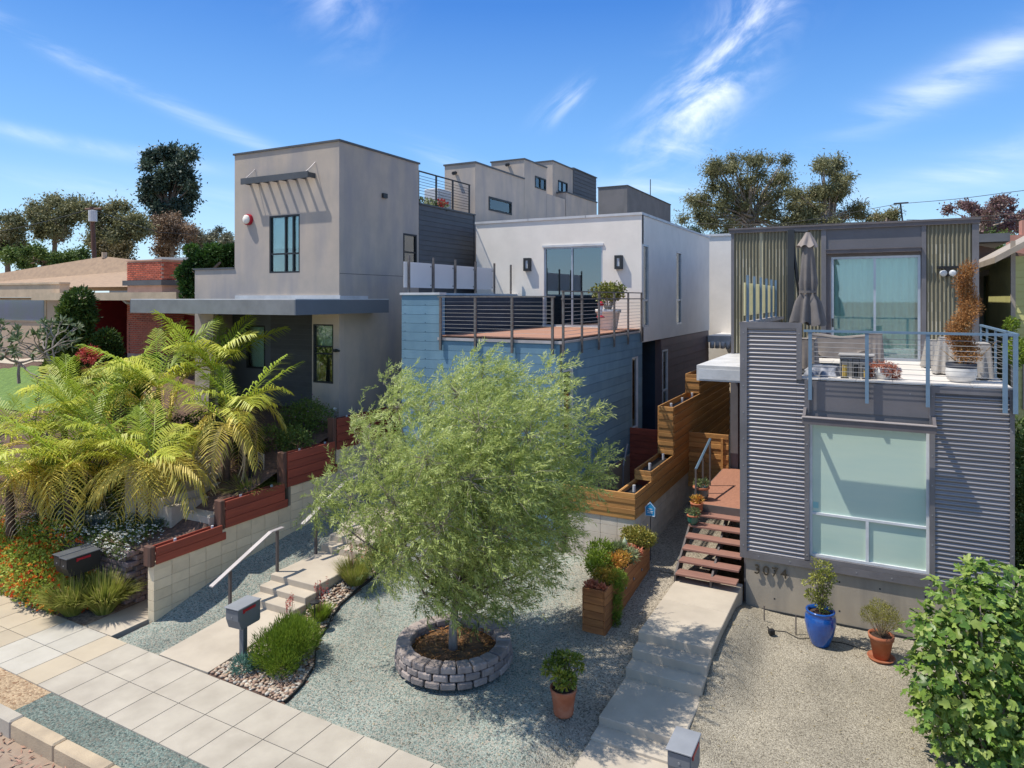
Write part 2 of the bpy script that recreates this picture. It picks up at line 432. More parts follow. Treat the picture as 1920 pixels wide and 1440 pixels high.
frosted = mat('frosted', (0.72, 0.73, 0.76), 0.5, (0.68, 0.69, 0.73), .8, trans=0.35)
frosted_cream = mat('frosted_cream', (0.90, 0.84, 0.58), 0.5, (0.84, 0.79, 0.55), 2, trans=0.5)
deck_wood = mat('deck_wood', (0.42, 0.22, 0.145), 0.75, (0.33, 0.165, 0.11), 3, rv=0.15, stretch=(.6, 6, 6))
corr_metal = mat('corr_metal', (0.30, 0.285, 0.295), 0.42, (0.25, 0.24, 0.25), 1.5, metal=0.55, stretch=(.4, .4, 3))
panel_metal = mat('panel_metal', (0.175, 0.165, 0.175), 0.55, (0.14, 0.135, 0.142), 1.3, metal=0.25, detail=8, fac=(.3, .7))
trim_metal = mat('trim_metal', (0.20, 0.19, 0.20), 0.55, metal=0.25)
trim_brown = mat('trim_brown', (0.15, 0.132, 0.135), 0.6)
sill_pale = mat('sill_pale', (0.36, 0.32, 0.31), 0.6)
fibre = mat('fibre', (0, 0, 0), 0.6, attr=[(0, (0.175, 0.16, 0.11)), (.3, (0.215, 0.195, 0.135)), (.55, (0.31, 0.29, 0.20)), (.8, (0.52, 0.48, 0.38)), (1, (0.40, 0.38, 0.17))], trans=0.12)
concrete_base = mat('concrete_base', (0.42, 0.36, 0.28), 0.9, (0.31, 0.27, 0.22), 1.2, bump=.3, bscale=40, detail=8, fac=(.3, .7), stretch=(1.5, 1.5, .5), streak=((0.12, 0.12, 0.115), .7, (2.2, 2.2, .35)))
concrete = mat('concrete', (0.52, 0.45, 0.36), 0.9, (0.43, 0.37, 0.295), 1.3, bump=.25, bscale=120, detail=9, fac=(.3, .7), streak=((0.32, 0.27, 0.22), .5, (1.3, 1.3, 1.3)))
concrete_tan = mat('concrete_tan', (0.50, 0.42, 0.31), 0.9, (0.42, 0.35, 0.26), 1.3, bump=.25, bscale=120, detail=9, fac=(.3, .7), rv=.06)
concrete_pale = mat('concrete_pale', (0.48, 0.43, 0.355), 0.9, (0.40, 0.355, 0.295), 1.8, bump=.25, bscale=120, detail=9, fac=(.3, .7), rv=.05, streak=((0.30, 0.26, 0.21), .55, (1.7, 1.7, 1)))
concrete_blue = mat('concrete_blue', (0.49, 0.455, 0.395), 0.9, (0.43, 0.395, 0.335), 1.8, bump=.25, bscale=120, detail=9, rv=.05)
joint = mat('joint', (0.20, 0.175, 0.15), 0.95)
curb_tan = mat('curb_tan', (0.52, 0.41, 0.28), 0.9, (0.42, 0.33, 0.23), 2, bump=.5, bscale=50, detail=8, streak=((0.25, 0.20, 0.15), .4, (3, 3, 3)))
road_mat = mat('road_mat', (0.36, 0.27, 0.20), 0.95, (0.27, 0.20, 0.15), 2.5, bump=.6, bscale=140, detail=8, fac=(.3, .7))
bark_litter = mat('bark_litter', (0.50, 0.29, 0.21), 0.9, (0.30, 0.17, 0.12), 5)
cmu_tan = mat('cmu_tan', (0.74, 0.61, 0.42), 0.92, (0.66, 0.54, 0.37), 3, rv=.07, bump=.4, bscale=70)
cmu_grey = mat('cmu_grey', (0.62, 0.56, 0.475), 0.92, (0.53, 0.48, 0.41), 3, rv=.08, bump=.4, bscale=70)
mortar = mat('mortar', (0.24, 0.21, 0.165), 0.95)
wood_red = mat('wood_red', (0.36, 0.075, 0.04), 0.65, (0.19, 0.045, 0.028), 2.2, rv=.18, stretch=(1, .35, 5), bump=.4, bscale=30, detail=7, fac=(.25, .75))
wood_post = mat('wood_post', (0.16, 0.075, 0.05), 0.75, (0.08, 0.045, 0.035), 3, stretch=(4, 4, .5), bump=.4, bscale=25, detail=7)
wood_amber = mat('wood_amber', (0.52, 0.27, 0.085), 0.7, (0.33, 0.155, 0.05), 2.0, rv=.2, stretch=(.6, .45, 6), bump=.35, bscale=25, detail=7, fac=(.25, .75))
wood_planter = mat('wood_planter', (0.42, 0.17, 0.055), 0.7, (0.27, 0.10, 0.035), 2.0, rv=.15, stretch=(.6, .45, 6), bump=.35, bscale=25, detail=7)
tread_wood = mat('tread_wood', (0.30, 0.155, 0.115), 0.7, (0.23, 0.115, 0.09), 4, rv=.08, stretch=(.5, 6, 6))
porch_wood = mat('porch_wood', (0.36, 0.17, 0.11), 0.7, (0.30, 0.14, 0.09), 4, stretch=(6, .5, 6))
stone_wall = mat('stone_wall', (0.25, 0.185, 0.175), 0.95, (0.15, 0.115, 0.115), 4, rv=.22, bump=1, bscale=35, detail=8)
stone_ring = mat('stone_ring', (0.36, 0.30, 0.27), 0.95, (0.23, 0.195, 0.185), 5, rv=.18, bump=1, bscale=35, detail=8)
soil = mat('soil', (0.22, 0.115, 0.05), 0.95, (0.09, 0.055, 0.032), 7, bump=1, bscale=50, detail=8, fac=(.35, .6))
mulch = mat('mulch', (0.17, 0.10, 0.075), 0.95, (0.07, 0.045, 0.035), 14, bump=1, bscale=60, detail=8)
lawn_mat = mat('lawn_mat', (0.15, 0.24, 0.055), 0.9, (0.10, 0.17, 0.04), 6, bump=1, bscale=90)
cobble = mat('cobble', (0, 0, 0), 0.7, attr=[(0, (0.24, 0.15, 0.11)), (.3, (0.40, 0.27, 0.19)), (.55, (0.50, 0.40, 0.30)), (.8, (0.34, 0.31, 0.27)), (1, (0.60, 0.53, 0.44))])
gravel_mid = gravel('gravel_mid', [(0.10, 0.11, 0.10), (0.21, 0.255, 0.225), (0.33, 0.375, 0.33), (0.38, 0.33, 0.27), (0.18, 0.225, 0.20)], 46,
                    [(0.11, 0.095, 0.07), (0.30, 0.26, 0.205), (0.45, 0.39, 0.31), (0.24, 0.205, 0.16), (0.38, 0.33, 0.26)], (-1.15, 0.30))
gravel_verge = gravel('gravel_verge', [(0.06, 0.075, 0.07), (0.14, 0.185, 0.165), (0.22, 0.27, 0.235), (0.19, 0.18, 0.15), (0.10, 0.14, 0.13)], 40)
gravel_tan = gravel('gravel_tan', [(0.14, 0.12, 0.09), (0.32, 0.28, 0.215), (0.49, 0.435, 0.34), (0.23, 0.20, 0.15), (0.41, 0.365, 0.285)], 66)
gravel_bark = gravel('gravel_bark', [(0.24, 0.13, 0.07), (0.45, 0.33, 0.21), (0.52, 0.38, 0.24), (0.28, 0.19, 0.12)], 30)
terracotta = mat('terracotta', (0.40, 0.13, 0.06), 0.8, (0.30, 0.095, 0.045), 4, bump=.2, streak=((0.5, 0.3, 0.2), .35, (6, 6, 6)))
blue_glaze = mat('blue_glaze', (0.006, 0.10, 0.42), 0.18, (0.008, 0.07, 0.32), 6, coat=.6, spec=.6)
teal_glaze = mat('teal_glaze', (0.03, 0.13, 0.17), 0.25, (0.10, 0.07, 0.04), 6, coat=.5)
white_pot = mat('white_pot', (0.72, 0.70, 0.67), 0.7)
pot_rim_dark = mat('pot_rim_dark', (0.03, 0.035, 0.05), 0.6)
cover_fabric = mat('cover_fabric', (0.27, 0.235, 0.215), 0.9, (0.21, 0.185, 0.17), 3, bump=.6, bscale=12)
cover_grey = mat('cover_grey', (0.37, 0.345, 0.32), 0.9, (0.30, 0.28, 0.26), 4, bump=.6, bscale=12)
umbrella_cloth = mat('umbrella_cloth', (0.17, 0.155, 0.15), 0.9, (0.14, 0.125, 0.12), 4)
umbrella_cap = mat('umbrella_cap', (0.34, 0.29, 0.265), 0.9)
tarp = mat('tarp', (0.10, 0.12, 0.17), 0.7, (0.35, 0.36, 0.40), 9)
tile_pale = mat('tile_pale', (0.66, 0.62, 0.57), 0.7, (0.60, 0.56, 0.52), 2, rv=.04)
mail_grey = mat('mail_grey', (0.155, 0.165, 0.185), 0.55, (0.14, 0.15, 0.165), 3)
mail_top = mat('mail_top', (0.27, 0.28, 0.30), 0.5)
mail_black = mat('mail_black', (0.02, 0.021, 0.024), 0.5)
mail_black_top = mat('mail_black_top', (0.10, 0.105, 0.115), 0.45)
flag_red = mat('flag_red', (0.45, 0.012, 0.03), 0.45)
plastic_black = mat('plastic_black', (0.015, 0.015, 0.016), 0.6)
edging_mat = mat('edging_mat', (0.02, 0.022, 0.022), 0.7)
sign_blue = mat('sign_blue', (0.03, 0.30, 0.62), 0.5)
sign_white = mat('sign_white', (0.8, 0.85, 0.9), 0.5)
number_metal = mat('number_metal', (0.07, 0.06, 0.045), 0.5, metal=.4)
number_pale = mat('number_pale', (0.42, 0.38, 0.33), 0.6)
brick_mat = mat('brick_mat', (0.52, 0.125, 0.07), 0.9, (0.38, 0.09, 0.055), 3, rv=.25, bump=.4, bscale=60)
brick_mortar = mat('brick_mortar', (0.55, 0.36, 0.28), 0.95)
stucco_tan = mat('stucco_tan', (0.50, 0.37, 0.26), 0.9, (0.45, 0.33, 0.235), 2)
ranch_trim = mat('ranch_trim', (0.60, 0.46, 0.32), 0.8)
ranch_red = mat('ranch_red', (0.24, 0.018, 0.022), 0.7)
roof_tan = mat('roof_tan', (0.40, 0.275, 0.18), 0.9, (0.32, 0.22, 0.15), 5)
roof_grey = mat('roof_grey', (0.13, 0.14, 0.155), 0.8)
green_siding = mat('green_siding', (0.56, 0.54, 0.22), 0.75, (0.50, 0.48, 0.19), 2, rv=.05)
green_shade_wall = mat('green_shaded_siding', (0.16, 0.19, 0.085), 0.75, rv=.05)  # siding green with shade put into the colour, for the rear wall
brown_wall = mat('brown_wall', (0.30, 0.17, 0.12), 0.85)
eave_pale = mat('eave_pale', (0.42, 0.36, 0.29), 0.7)
bark = mat('bark', (0.24, 0.185, 0.15), 0.95, (0.13, 0.10, 0.085), 6, stretch=(3, 3, .5), bump=.8, bscale=30)
bark_pale = mat('bark_pale', (0.40, 0.345, 0.30), 0.9, (0.22, 0.18, 0.155), 5, stretch=(2, 2, .4))
palm_bark = mat('palm_bark', (0.16, 0.105, 0.08), 0.95, (0.07, 0.05, 0.04), 4, stretch=(1, 1, 14), bump=.8, bscale=20)
palm_shaft = mat('palm_shaft', (0.30, 0.30, 0.09), 0.6, (0.24, 0.19, 0.07), 3)

# leaves: ramps run over a random value stored on every leaf
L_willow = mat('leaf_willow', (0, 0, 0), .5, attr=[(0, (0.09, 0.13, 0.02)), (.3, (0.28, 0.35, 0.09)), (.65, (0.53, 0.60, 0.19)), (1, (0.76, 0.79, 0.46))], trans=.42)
L_dark = mat('leaf_dark', (0, 0, 0), .55, attr=[(0, (0.025, 0.045, 0.035)), (.6, (0.06, 0.095, 0.065)), (1, (0.12, 0.16, 0.09))], trans=.2)
L_euc = mat('leaf_euc', (0, 0, 0), .6, attr=[(0, (0.08, 0.09, 0.04)), (.45, (0.18, 0.18, 0.08)), (.8, (0.26, 0.25, 0.12)), (1, (0.34, 0.26, 0.14))], trans=.3)
L_euc2 = mat('leaf_euc2', (0, 0, 0), .6, attr=[(0, (0.12, 0.12, 0.08)), (.5, (0.24, 0.24, 0.15)), (.8, (0.32, 0.29, 0.20)), (1, (0.38, 0.25, 0.20))], trans=.25)
L_purple = mat('leaf_purple', (0, 0, 0), .6, attr=[(0, (0.11, 0.06, 0.065)), (.5, (0.22, 0.12, 0.125)), (.7, (0.20, 0.16, 0.12)), (1, (0.36, 0.23, 0.21))], trans=.2)
L_bush = mat('leaf_bush', (0, 0, 0), .6, attr=[(0, (0.045, 0.08, 0.018)), (.5, (0.10, 0.16, 0.03)), (1, (0.20, 0.26, 0.055))], trans=.25)
L_conifer = mat('leaf_conifer', (0, 0, 0), .65, attr=[(0, (0.02, 0.045, 0.01)), (.5, (0.055, 0.105, 0.015)), (1, (0.14, 0.20, 0.03))], trans=.2)
L_grass = mat('leaf_grass', (0, 0, 0), .6, attr=[(0, (0.14, 0.18, 0.03)), (.5, (0.30, 0.33, 0.06)), (.8, (0.45, 0.43, 0.12)), (1, (0.52, 0.38, 0.22))], trans=.3)
L_lime = mat('leaf_lime', (0, 0, 0), .55, attr=[(0, (0.07, 0.12, 0.012)), (.5, (0.16, 0.24, 0.02)), (1, (0.30, 0.36, 0.05))], trans=.3)
L_ground = mat('leaf_ground', (0, 0, 0), .6, attr=[(0, (0.03, 0.06, 0.01)), (.5, (0.08, 0.14, 0.02)), (1, (0.20, 0.25, 0.05))], trans=.3)
L_lantana = mat('leaf_lantana', (0, 0, 0), .6, attr=[(0, (0.12, 0.18, 0.025)), (.5, (0.30, 0.40, 0.05)), (.85, (0.50, 0.55, 0.10)), (1, (0.62, 0.58, 0.16))], trans=.35)
P_orange = mat('petal_orange', (0, 0, 0), .6, attr=[(0, (0.62, 0.05, 0.01)), (.6, (0.80, 0.17, 0.02)), (1, (0.85, 0.42, 0.05))], trans=.2)
P_white = mat('petal_white', (0, 0, 0), .6, attr=[(0, (0.70, 0.68, 0.60)), (1, (0.85, 0.85, 0.80))], trans=.2)
P_red = mat('petal_red', (0, 0, 0), .6, attr=[(0, (0.45, 0.03, 0.03)), (1, (0.62, 0.12, 0.10))], trans=.2)
L_fescue = mat('leaf_fescue', (0, 0, 0), .6, attr=[(0, (0.09, 0.13, 0.15)), (1, (0.22, 0.29, 0.32))], trans=.2)
L_rosemary = mat('leaf_rosemary', (0, 0, 0), .6, attr=[(0, (0.08, 0.13, 0.015)), (.5, (0.19, 0.28, 0.025)), (1, (0.34, 0.43, 0.06))], trans=.3)
L_teal = mat('leaf_teal', (0, 0, 0), .6, attr=[(0, (0.05, 0.13, 0.10)), (1, (0.14, 0.27, 0.22))], trans=.2)
L_jade = mat('leaf_jade', (0, 0, 0), .5, attr=[(0, (0.07, 0.09, 0.02)), (.5, (0.20, 0.22, 0.04)), (1, (0.42, 0.33, 0.07))], trans=.15)
L_orange = mat('leaf_orange', (0, 0, 0), .55, attr=[(0, (0.22, 0.20, 0.03)), (.5, (0.48, 0.30, 0.04)), (1, (0.60, 0.22, 0.06))], trans=.2)
L_coral = mat('leaf_coral', (0, 0, 0), .55, attr=[(0, (0.35, 0.09, 0.05)), (.6, (0.55, 0.20, 0.11)), (1, (0.66, 0.38, 0.22))], trans=.2)
L_sedum = mat('leaf_sedum', (0, 0, 0), .55, attr=[(0, (0.10, 0.14, 0.06)), (.5, (0.22, 0.27, 0.11)), (1, (0.38, 0.40, 0.22))], trans=.2)
L_dead = mat('leaf_dead', (0, 0, 0), .8, attr=[(0, (0.16, 0.06, 0.018)), (.5, (0.36, 0.16, 0.045)), (1, (0.52, 0.28, 0.10))], trans=.15)
L_deadred = mat('leaf_deadred', (0, 0, 0), .8, attr=[(0, (0.20, 0.05, 0.03)), (1, (0.48, 0.17, 0.10))], trans=.1)
L_plumeria = mat('leaf_plumeria', (0, 0, 0), .55, attr=[(0, (0.06, 0.10, 0.04)), (.6, (0.15, 0.21, 0.09)), (1, (0.40, 0.43, 0.28))], trans=.25)
fig_leaf = mat('fig_leaf', (0.24, 0.36, 0.05), .5, (0.15, 0.25, 0.04), 3, rv=.35, trans=.3)
frond_green = mat('frond_green', (0.42, 0.50, 0.06), .5, (0.24, 0.34, 0.035), 2, rv=.2, trans=.35)
frond_lime = mat('frond_lime', (0.68, 0.66, 0.10), .5, (0.44, 0.50, 0.06), 2, rv=.2, trans=.35)
frond_yellow = mat('frond_yellow', (0.82, 0.64, 0.14), .55, (0.52, 0.45, 0.08), 1.5, rv=.15, trans=.3)
frond_dry = mat('frond_dry', (0.68, 0.53, 0.38), .8, (0.60, 0.47, 0.16), 1.2, rv=.15, trans=.25)
banana_leaf = mat('banana_leaf', (0.13, 0.26, 0.025), .4, (0.09, 0.19, 0.02), 2, rv=.15, trans=.35)

# ------------------------------------------------------------------ ground heights
def ip(x, xs, ys): return float(np.interp(x, xs, ys))
def z_sw(x): return 0.06 - 0.018*(x + 9.5)*0.7
def z_mid(x, y):
    z = z_mid0(x, y)
    if x > -3.7 and y < 15: return -.4
    if x > -4.5 and y < 15:
        q = min(1, (x+4.5)/.55); q = q*q*(3-2*q)
        z = z*(1-q) + q*min(z, ip(y, [8, 9.7, 9.8, 10.05, 10.2, 11.3, 11.4, 11.7, 11.8, 12.05, 12.2, 15], [-.14, -.13, -.10, -.08, .03, .05, .13, .20, .28, .36, .42, .5]))
    return z
def z_mid0(x, y):
    zb = ip(y, [8.0, 10.5, 12.2, 15, 17, 20], [0.0, 0.13, 0.25, 0.52, 0.6, 0.7]) + (z_sw(x) - 0.03)*max(0, 1-(y-8)/2)
    if x < -9.2:
        zw = ip(y, [8.0, 8.9, 10.7, 12.5, 14.3, 20], [0.07, 0.10, 0.56, 0.78, 0.95, 1.6])
        zp = ip(y, [8.0, 9.5, 10.3, 10.75, 12.2, 12.9, 14.3, 20], [.04, .10, .17, .42, .57, .80, 1.05, 1.5])
        q = min(1, max(0, (-11.45 - x)/1.2)); zl = zw*q + zp*(1-q)
        w = min(1, (-9.2 - x)/1.3); w = w*w*(3-2*w)
        return zb*(1-w) + zl*w
    return zb
def z_right(x, y):
    if -3.75 < x < -2.6 and y < 15.06: return -.35
    near = max(0.0, min(1.0, (-1.75 - x)/.75)); near = near*near*(3-2*near)
    return ip(y, [8, 10, 15, 20], [-0.12, -0.07, 0.10, 0.15]) + near*ip(y, [8, 9.7, 10, 11.3, 12, 13, 14.3, 15], [0, -.02, .08, .12, .34, .36, .28, .05])
def z_left(x, y):
    w = min(1, max(0, (-18.5 - x)/5))
    a = ip(y, [9.2, 10, 11, 14.5, 18, 30], [1.28, 1.45, 1.9 if x > -15 else 2.4, 3.0, 3.1, 4.0]); b = ip(y, [9.2, 12.0, 16, 30], [1.28, 2.6, 3.9, 4.3])
    return a*(1-w) + b*w
def terrain(x, y):
    if y < 5.73: return -0.14
    if x < -12.85:
        return z_left(x, y) if y > 9.1 else 0.05
    return z_mid(x, y) if x < -3 else z_right(x, y)

def sheet(name, fn, x0, x1, y0, y1, nx, ny, material, kind='structure', dz=0.0, noise=0.0, mask=None):
    xs = np.linspace(x0, x1, nx); ys = np.linspace(y0, y1, ny); mb = MB()
    for y in ys:
        for x in xs: mb.v.append((x, y, fn(x, y) + dz + random.uniform(-noise, noise)))
    for j in range(ny-1):
        for i in range(nx-1):
            if mask and not mask((xs[i]+xs[i+1])/2, (ys[j]+ys[j+1])/2): continue
            a = j*nx+i; mb.f.append((a, a+1, a+nx+1, a+nx))
    return link(name, mesh_of(name, mb, material, True, False), None, kind)

# one sheet under everything, out to the horizon; land rises behind the houses
def far(x, y):
    if -12.7 < x < 30 and y < 26: return -0.5
    if y < 9.3: return -0.5
    return min(2.4 + max(0, y-24)*.07 if y < 45 else 3.9, -0.5 + (y-9.3)*0.42) if x < -12.7 else min(3.4, -0.5 + max(0, y-26)*0.4)
gx = sorted(set(list(np.linspace(-45, 30, 40)) + [-12.72, -12.68] + [-1500, -600, -300, -150, -80, 60, 120, 300, 700, 1500]))
gy = sorted(set(list(np.linspace(0, 40, 41)) + [-1500, -500, -150, -40, 60, 100, 200, 400, 900, 1800]))
mb = MB()
for y in gy:
    for x in gx: mb.v.append((x, y, far(x, y)))
for j in range(len(gy)-1):
    for i in range(len(gx)-1):
        a = j*len(gx)+i; mb.f.append((a, a+1, a+len(gx)+1, a+len(gx)))
link('ground', mesh_of('ground', mb, mat('dry_ground', (0.36, 0.30, 0.22), .95, (0.28, 0.23, 0.15), .2), True, False), None, 'structure')

# road and gutter with curled bark
sheet('road', lambda x, y: -0.15 + 0.01*math.sin(x), -60, 60, -6, 5.74, 40, 8, road_mat)
n = 520
Px = rng.uniform(-16, -6, n); Py = 5.72 - np.abs(rng.normal(size=n))*0.35
P = np.stack([Px, Py, np.full(n, -0.125)+rng.random(n)*.02], 1)
a = rng.uniform(0, 6.28, n); D = np.stack([np.cos(a), np.sin(a), rng.normal(size=n)*.15], 1)
Q = leaf_quads(P, D, np.tile([0, 0, 1.], (n, 1)) + rng.normal(size=(n, 3))*.4, .07+.08*rng.random(n), .018+.02*rng.random(n))
tag(link('bark_litter', quads_mesh('bark_litter', Q, rng.random(n), bark_litter), None, 'stuff'), 'curled pinkish bark and dry leaves in the gutter below the kerb', 'leaf litter')

# kerb: separate cast lengths
kerb = Thing('kerb', 'kerb', 'kerb', (-10, 5.83, 0)); del kerb.o['label'], kerb.o['category']; kerb.o['kind'] = 'structure'
xk = [-16.2, -15.0, -13.85, -12.72, -11.6, -10.47, -9.34, -8.2, -7.05, -5.9, -4.7, -3.5]
for i in range(len(xk)-1):
    zt = z_sw(xk[i]) + 0.02
    kerb.part('kerb_block', MB().bbox(xk[i]+.004, xk[i+1]-.004, 5.72, 5.93, -.3, zt, .025), concrete_pale if i < 4 else curb_tan)

# verge between kerb and pavement
sheet('verge', lambda x, y: z_sw(x)-0.02, -11.95, -2, 5.92, 6.52, 40, 5, gravel_verge, noise=.006)
sheet('verge_chips', lambda x, y: z_sw(x)-0.02, -22, -11.95, 5.92, 6.52, 40, 5, gravel_bark, noise=.006)

# pavement slabs
pave = Thing('pavement', '', '', (-9, 7.3, 0)); del pave.o['label'], pave.o['category']; pave.o['kind'] = 'structure'
jm = MB()
for k in range(40):
    x0 = -24 + k*.7; x1 = x0+.7
    jm.add([(x0, 6.505, z_sw(x0)-.014), (x1, 6.505, z_sw(x1)-.014), (x1, 8.075, z_sw(x1)-.014), (x0, 8.075, z_sw(x0)-.014)], [(0, 1, 2, 3)])
pave.part('slab_bed', jm, joint, fix=False)
k = 0
x = -12.98
xs = [-12.98 + .6235*i for i in range(-12, 20)]
for xa in xs:
    for r in (0, 1):
        y0 = 6.5 + r*.79; xb = xa + .6235
        if xa < -14.3: m_ = concrete_tan
        elif xa < -13.2 + (0): m_ = concrete_blue
        elif xa < -12.4: m_ = concrete_tan
        else: m_ = concrete_pale
        if -13.7 < xa < -13.5: m_ = concrete_blue
        g = .0035
        za, zb_ = z_sw(xa), z_sw(xb)
        mb = MB().add([(xa+g, y0+g, za-.05), (xb-g, y0+g, zb_-.05), (xb-g, y0+.79-g, zb_-.05), (xa+g, y0+.79-g, za-.05),
                       (xa+g+.004, y0+g+.004, za), (xb-g-.004, y0+g+.004, zb_), (xb-g-.004, y0+.79-g-.004, zb_), (xa+g+.004, y0+.79-g-.004, za)],
                      [(4, 5, 6, 7), (0, 1, 5, 4), (1, 2, 6, 5), (2, 3, 7, 6), (3, 0, 4, 7)])
        pave.part('slab', mb, m_, fix=False)

# gravel yards
sheet('gravel_yard', z_mid, -12.72, -3.3, 8.09, 17, 90, 90, gravel_mid, noise=.004, mask=lambda x, y: True)
sheet('pea_gravel_yard', z_right, -3.35, 6, 8.09, 15.2, 60, 60, gravel_tan, noise=.004)
sheet('side_passage', lambda x, y: z_mid(x, y)+.004, -4.86, -3.3, 15, 22, 20, 30, gravel_mid)
# planted bank of the left lot
sheet('planting_bank', z_left, -40, -12.93, 9.12, 30, 90, 70, mulch, noise=.01)
sheet('flower_bank', lambda x, y: ip(y, [8.08, 8.3, 9.2], [0.075, .10, .14]) + min(1, max(0, (-14.0-x)/.8))*ip(y, [8.08, 8.3, 9.2], [0, .06, .12]), -40, -13.72, 8.08, 9.2, 60, 6, mat('mulch_litter', (0.44, 0.31, 0.22), .95, (0.17, 0.11, 0.08), 16, bump=1, bscale=60, detail=8), noise=.01)
sheet('lawn', lambda x, y: z_left(x, y)+.03, -34, -21.5, 12.6, 16.2, 30, 20, lawn_mat, noise=.01, mask=lambda x, y: ((x+27)/5.2)**2 + ((y-14.2)/1.7)**2 < 1)
sheet('garden_path', lambda x, y: z_left(x, y)+.02, -36, -24, 15.3, 17.2, 24, 6, concrete, mask=lambda x, y: abs(y-(16.9+(x+28)*.18)) < .55)

# left walkway: slab, steps, landing
path = Thing('walkway', '', '', (-10.85, 8.1, 0)); del path.o['label'], path.o['category']; path.o['kind'] = 'structure'
def ramp_slab(t, x0, x1, y0, y1, z0, z1, m_, th=.35, name='slab'):
    mb = MB().add([(x0, y0, z0-th), (x1, y0, z0-th), (x1, y1, z1-th), (x0, y1, z1-th), (x0, y0, z0), (x1, y0, z0), (x1, y1, z1), (x0, y1, z1)],
                  [(0,3,2,1),(4,5,6,7),(0,1,5,4),(1,2,6,5),(2,3,7,6),(3,0,4,7)])
    return t.part(name, mb, m_, fix=False)
ramp_slab(path, -11.5, -10.2, 8.10, 10.12, .085, .215, concrete, .3)
for y0, y1, z in ((10.10, 10.42, .36), (10.40, 10.72, .49)): path.part('step', MB().bbox(-11.5, -10.2, y0, y1+.02, -.1, z, .012), concrete)
path.part('landing', MB().bbox(-11.5, -10.2, 10.70, 12.24, -.1, .625, .012), concrete)
for y0, y1, z in ((12.22, 12.53, .78), (12.5, 12.83, .93), (12.8, 13.2, 1.08)): path.part('step', MB().bbox(-11.5, -10.2, y0, y1+.02, .1, z, .012), concrete)
path.part('landing', MB().bbox(-11.5, -10.2, 13.17, 15.2, .1, 1.23, .012), concrete)
# right walkway
path = Thing('walkway', '', '', (-3.2, 8.1, 0)); del path.o['label'], path.o['category']; path.o['kind'] = 'structure'
path.part('landing', MB().bbox(-3.82, -2.53, 12.03, 13.55, -.2, .55, .012), concrete)
path.part('landing', MB().bbox(-3.82, -2.53, 13.56, 15.06, -.2, .55, .012), concrete)
path.part('step', MB().bbox(-3.82, -2.53, 11.68, 12.05, -.3, .40, .012), concrete)
path.part('step', MB().bbox(-3.82, -2.53, 11.32, 11.70, -.3, .245, .012), concrete)
path.part('landing', MB().bbox(-3.82, -2.53, 10.06, 11.34, -.3, .085, .012), concrete)
path.part('step', MB().bbox(-3.82, -2.53, 9.72, 10.08, -.4, -.04, .012), concrete)
ramp_slab(path, -3.82, -2.53, 8.09, 9.74, -.10, -.09, concrete, .3)
# pad and steps of the left lot
path = Thing('stairway', '', '', (-13.4, 8.1, 0)); del path.o['label'], path.o['category']; path.o['kind'] = 'structure'
ramp_slab(path, -13.74, -12.88, 8.09, 9.65, .105, .13, concrete, .3)
for k in range(9): path.part('step', MB().bbox(-13.74, -12.92, 9.62+k*.12, 9.62+(k+1)*.12+.02, -.1, .32+k*.16, .01), concrete)
path.part('landing', MB().bbox(-13.80, -12.92, 10.3, 12.4, .5, 1.73, .012), concrete)
for k in range(6): path.part('step', MB().bbox(-14.08-.27*k, -13.78-.27*k, 10.0, 11.75, .9, 1.90+.165*k, .012), concrete)
path.part('landing', MB().bbox(-16.6, -15.38, 10.6, 11.75, 2.3, 2.86, .012), concrete)

